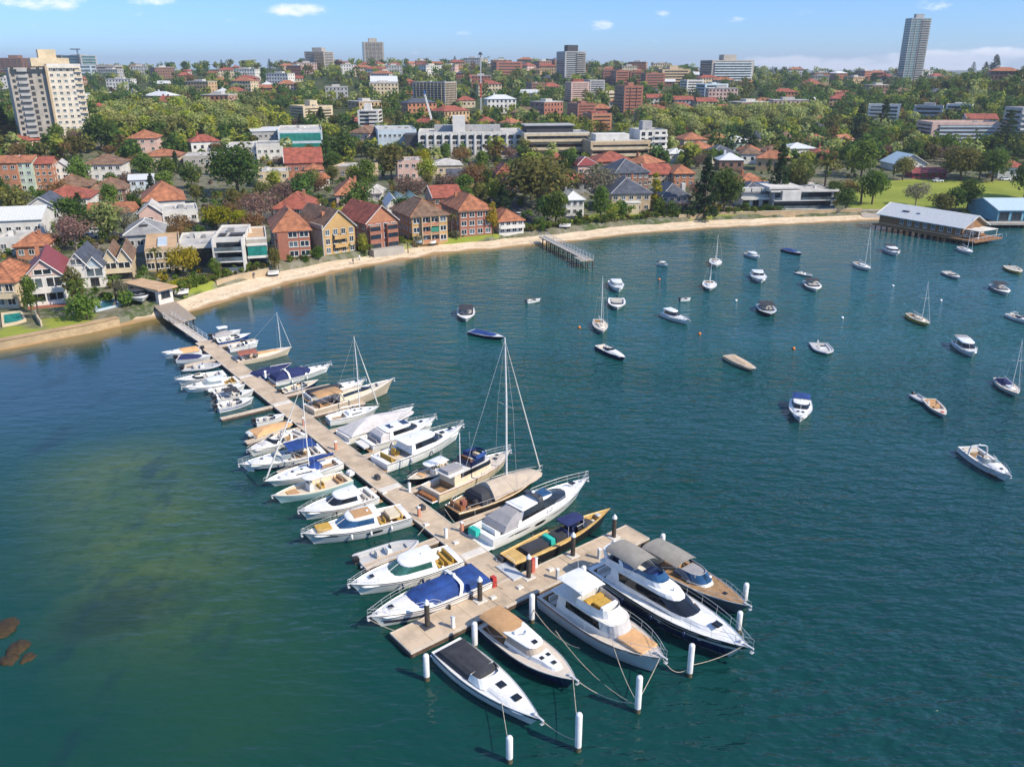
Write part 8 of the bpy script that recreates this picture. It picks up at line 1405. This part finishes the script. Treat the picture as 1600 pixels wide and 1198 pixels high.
for x, y, m, lb, a in ((142, 372, 'white', 'white car parked under the bare purple tree', .5), (152, 364, 'hgrey', 'silver car parked beside the pale green tree', .5), (182, 376, 'dgrey', 'dark car parked behind the cream twin gables', .4), (300, 353, 'black', 'black car in the street below the stepped white terraces', .1), (812, 340, 'white', 'white car in the street below the huge fig', -.9), (822, 344, 'dgrey', 'dark car in the street below the huge fig', -.9), (846, 356, 'black', 'black car at the beach end of the street', -.9), (786, 326, 'hgrey', 'silver car near the small white cottage', -.7), (1465, 285, 'white', 'white car behind the park pavilion', 0), (1570, 282, 'white', 'white car under the wide figs', 0)): car(x, y, m, lb, a)
# construction cranes and the communications mast
p = GT(752, 196); t = thing('communications_mast', 'tall red and white lattice mast behind the hotel', 'mast', (p.x, p.y, p.z)); H_ = z_at(p.y, 86) - p.z
def lattice(mb, z0, z1, w0, w1, n):
    for k in range(4):
        a = pi / 4 + k * pi / 2; mb.tube([(cos(a) * w0, sin(a) * w0, z0), (cos(a) * w1, sin(a) * w1, z1)], .16, n=4)
    for i in range(n):
        for k in range(4):
            f, g = i / n, (i + 1) / n; a, a2 = pi / 4 + k * pi / 2, pi / 4 + (k + 1) * pi / 2; q = lerp(w0, w1, f); r = lerp(w0, w1, g); mb.tube([(cos(a) * q, sin(a) * q, lerp(z0, z1, f)), (cos(a2) * r, sin(a2) * r, lerp(z0, z1, g))], .09, n=3)
for i in range(5): mb = MB(); lattice(mb, H_ * i / 5, H_ * (i + 1) / 5 - .05, .8 - .12 * i, .8 - .12 * (i + 1), 5); mb.build('mast_section', M['red'] if i == 2 else M['hgrey'], t)
MB().box(-1.6, 1.6, -1.6, 1.6, H_ + .0, H_ + .3).box(-1.2, 1.2, -1.2, 1.2, H_ + .31, H_ + 1.6, 0, .4, .4).build('antenna_head', M['dgrey'], t)
p = GT(677, 208); t = thing('crane', 'white luffing crane with blue jib tip above the hotel roof', 'crane', (p.x, p.y, p.z)); zt = z_at(p.y, 196) - p.z; zj = z_at(p.y, 142) - p.z; dx = -12 / FOC * p.y
mb = MB(); lattice(mb, 0, zt, .8, .8, 6); mb.build('tower', M['white'], t); a = Vector((0, 0, zt)); c = Vector((dx, 0, zj)); mb = MB()
for o in ((.5, 0, 0), (-.5, 0, 0), (0, .6, 0)): mb.tube([a + Vector(o), a.lerp(c, .9) + Vector(o) * .6], .2, n=4)
mb.build('jib', M['white'], t); MB().tube([a.lerp(c, .9), c], .6, n=4).build('jib_tip', M['bluehull'], t); MB().box(-1.5, 1.5, -1, 1, zt - .2, zt + 1.6).build('machine_house', M['white'], t)
p = GT(128, 122); t = thing('crane', 'thin tower crane on the far left blue glass tower', 'crane', (p.x, p.y, p.z)); zt = z_at(p.y, 78) - p.z; mb = MB(); lattice(mb, 0, zt, .9, .9, 8); mb.build('tower', M['dgrey'], t); MB().box(-9, 4, -.7, .7, zt, zt + 1.2).build('jib', M['dgrey'], t)
# rocks in the shallows of the near corner
def rock(px, py, r, h, lb, seed):
    from mathutils import noise as mn
    p = G(px, py); rings = []; n = 28
    for k in range(1, 15):
        th = pi * k / 15; row = []
        for i in range(n):
            a = 2 * pi * i / n; d = Vector((sin(th) * cos(a), sin(th) * sin(a), cos(th))); f = 1 + .38 * mn.noise(d * 1.5 + Vector((seed * 7, 0, 0))) + .2 * mn.noise(d * 4 + Vector((0, seed * 5, 0))) + .09 * mn.noise(d * 10); row.append((d.x * r * f, d.y * r * f * 1.25, d.z * h * f * 1.6 - h * .75))
        rings.append(row)
    tag(MB().loft(rings[::-1]).build('rock', ROCKM, None, 80, p), lb, 'rock', 'weedy rocks in the shallows')
ROCKM = mat('weedy_rock', (.042, .024, .008), .9, .35, 4.5, bump=1, bscale=9, tint=(.010, .012, .006))
for k, (x, y, r, h, lb) in enumerate(((6, 984, 1.5, .55, 'larger brown weedy rock at the left edge'), (30, 1012, 1.1, .42, 'brown weedy rock below the larger one'), (14, 1030, .9, .3, 'low weedy rock nearest the bottom of the picture'), (44, 1028, .7, .26, 'small weedy rock farthest from the left edge'))): rock(x, y, r, h, lb, k)
# walkers on the beach
def person(px, py, shirt, legs, lb):
    p = GT(px, py); me = bpy.data.meshes.new('person'); V = [(0, 0, .95), (0, 0, 1.2), (0, 0, 1.45), (0, 0, 1.56), (0, 0, 1.72), (.12, .02, .92), (.14, .16, .5), (.13, .22, .06), (-.12, 0, .92), (-.13, -.1, .5), (-.12, -.24, .06), (.22, 0, 1.42), (.28, -.08, 1.12), (.27, -.0, .86), (-.22, 0, 1.42), (-.28, .08, 1.12), (-.27, .12, .88), (.13, .32, .03), (-.12, -.14, .03)]
    Ed = [(0, 1), (1, 2), (2, 3), (3, 4), (0, 5), (5, 6), (6, 7), (0, 8), (8, 9), (9, 10), (2, 11), (11, 12), (12, 13), (2, 14), (14, 15), (15, 16), (7, 17), (10, 18)]; Rd = [.15, .15, .16, .06, .11, .1, .075, .05, .1, .075, .05, .065, .05, .04, .065, .05, .04, .04, .04]
    me.from_pydata(V, Ed, []); o = put('person', me, None, (p.x, p.y, p.z), 1.2); md = o.modifiers.new('skin', 'SKIN'); o.modifiers.new('smooth', 'SUBSURF').levels = 1
    for i, r in enumerate(Rd): me.skin_vertices[0].data[i].radius = (r, r)
    me.skin_vertices[0].data[0].use_root = True
    m = bpy.data.materials.new('clothing'); N, Lk, mth, rng, mix, noise = node_kit(m); tc = N.new('ShaderNodeTexCoord'); sp = N.new('ShaderNodeSeparateXYZ'); Lk.new(tc.outputs['Object'], sp.inputs[0]); c = mix(mth('GREATER_THAN', sp.outputs[2], .98), legs, shirt); c = mix(mth('GREATER_THAN', sp.outputs[2], 1.52), c, (.35, .2, .13)); Lk.new(c, N['Principled BSDF'].inputs['Base Color']); me.materials.append(m); tag(o, lb, 'person', 'walkers on the beach')
person(552, 413, (.1, .1, .12), (.05, .05, .07), 'person in dark clothes walking on the beach below the dark red flats'); person(562, 408, (.7, .7, .68), (.2, .2, .25), 'person in a white top standing on the beach'); person(398, 437, (.12, .12, .15), (.3, .25, .2), 'person standing alone on the sand below the white three storey villa')
# the air between here and the hills
hz = bpy.data.materials.new('haze_air'); hz.use_nodes = True; N = hz.node_tree.nodes; N.remove(N['Principled BSDF']); pv = N.new('ShaderNodeVolumePrincipled'); pv.inputs['Color'].default_value = (.80, .88, 1, 1); pv.inputs['Density'].default_value = HAZE; pv.inputs['Anisotropy'].default_value = .2; hz.node_tree.links.new(pv.outputs[0], N['Material Output'].inputs['Volume'])
if HAZE: o = MB().box(-9000, 9000, -400, 13000, -6, 190).build('haze', hz); tag(o, kind='stuff')
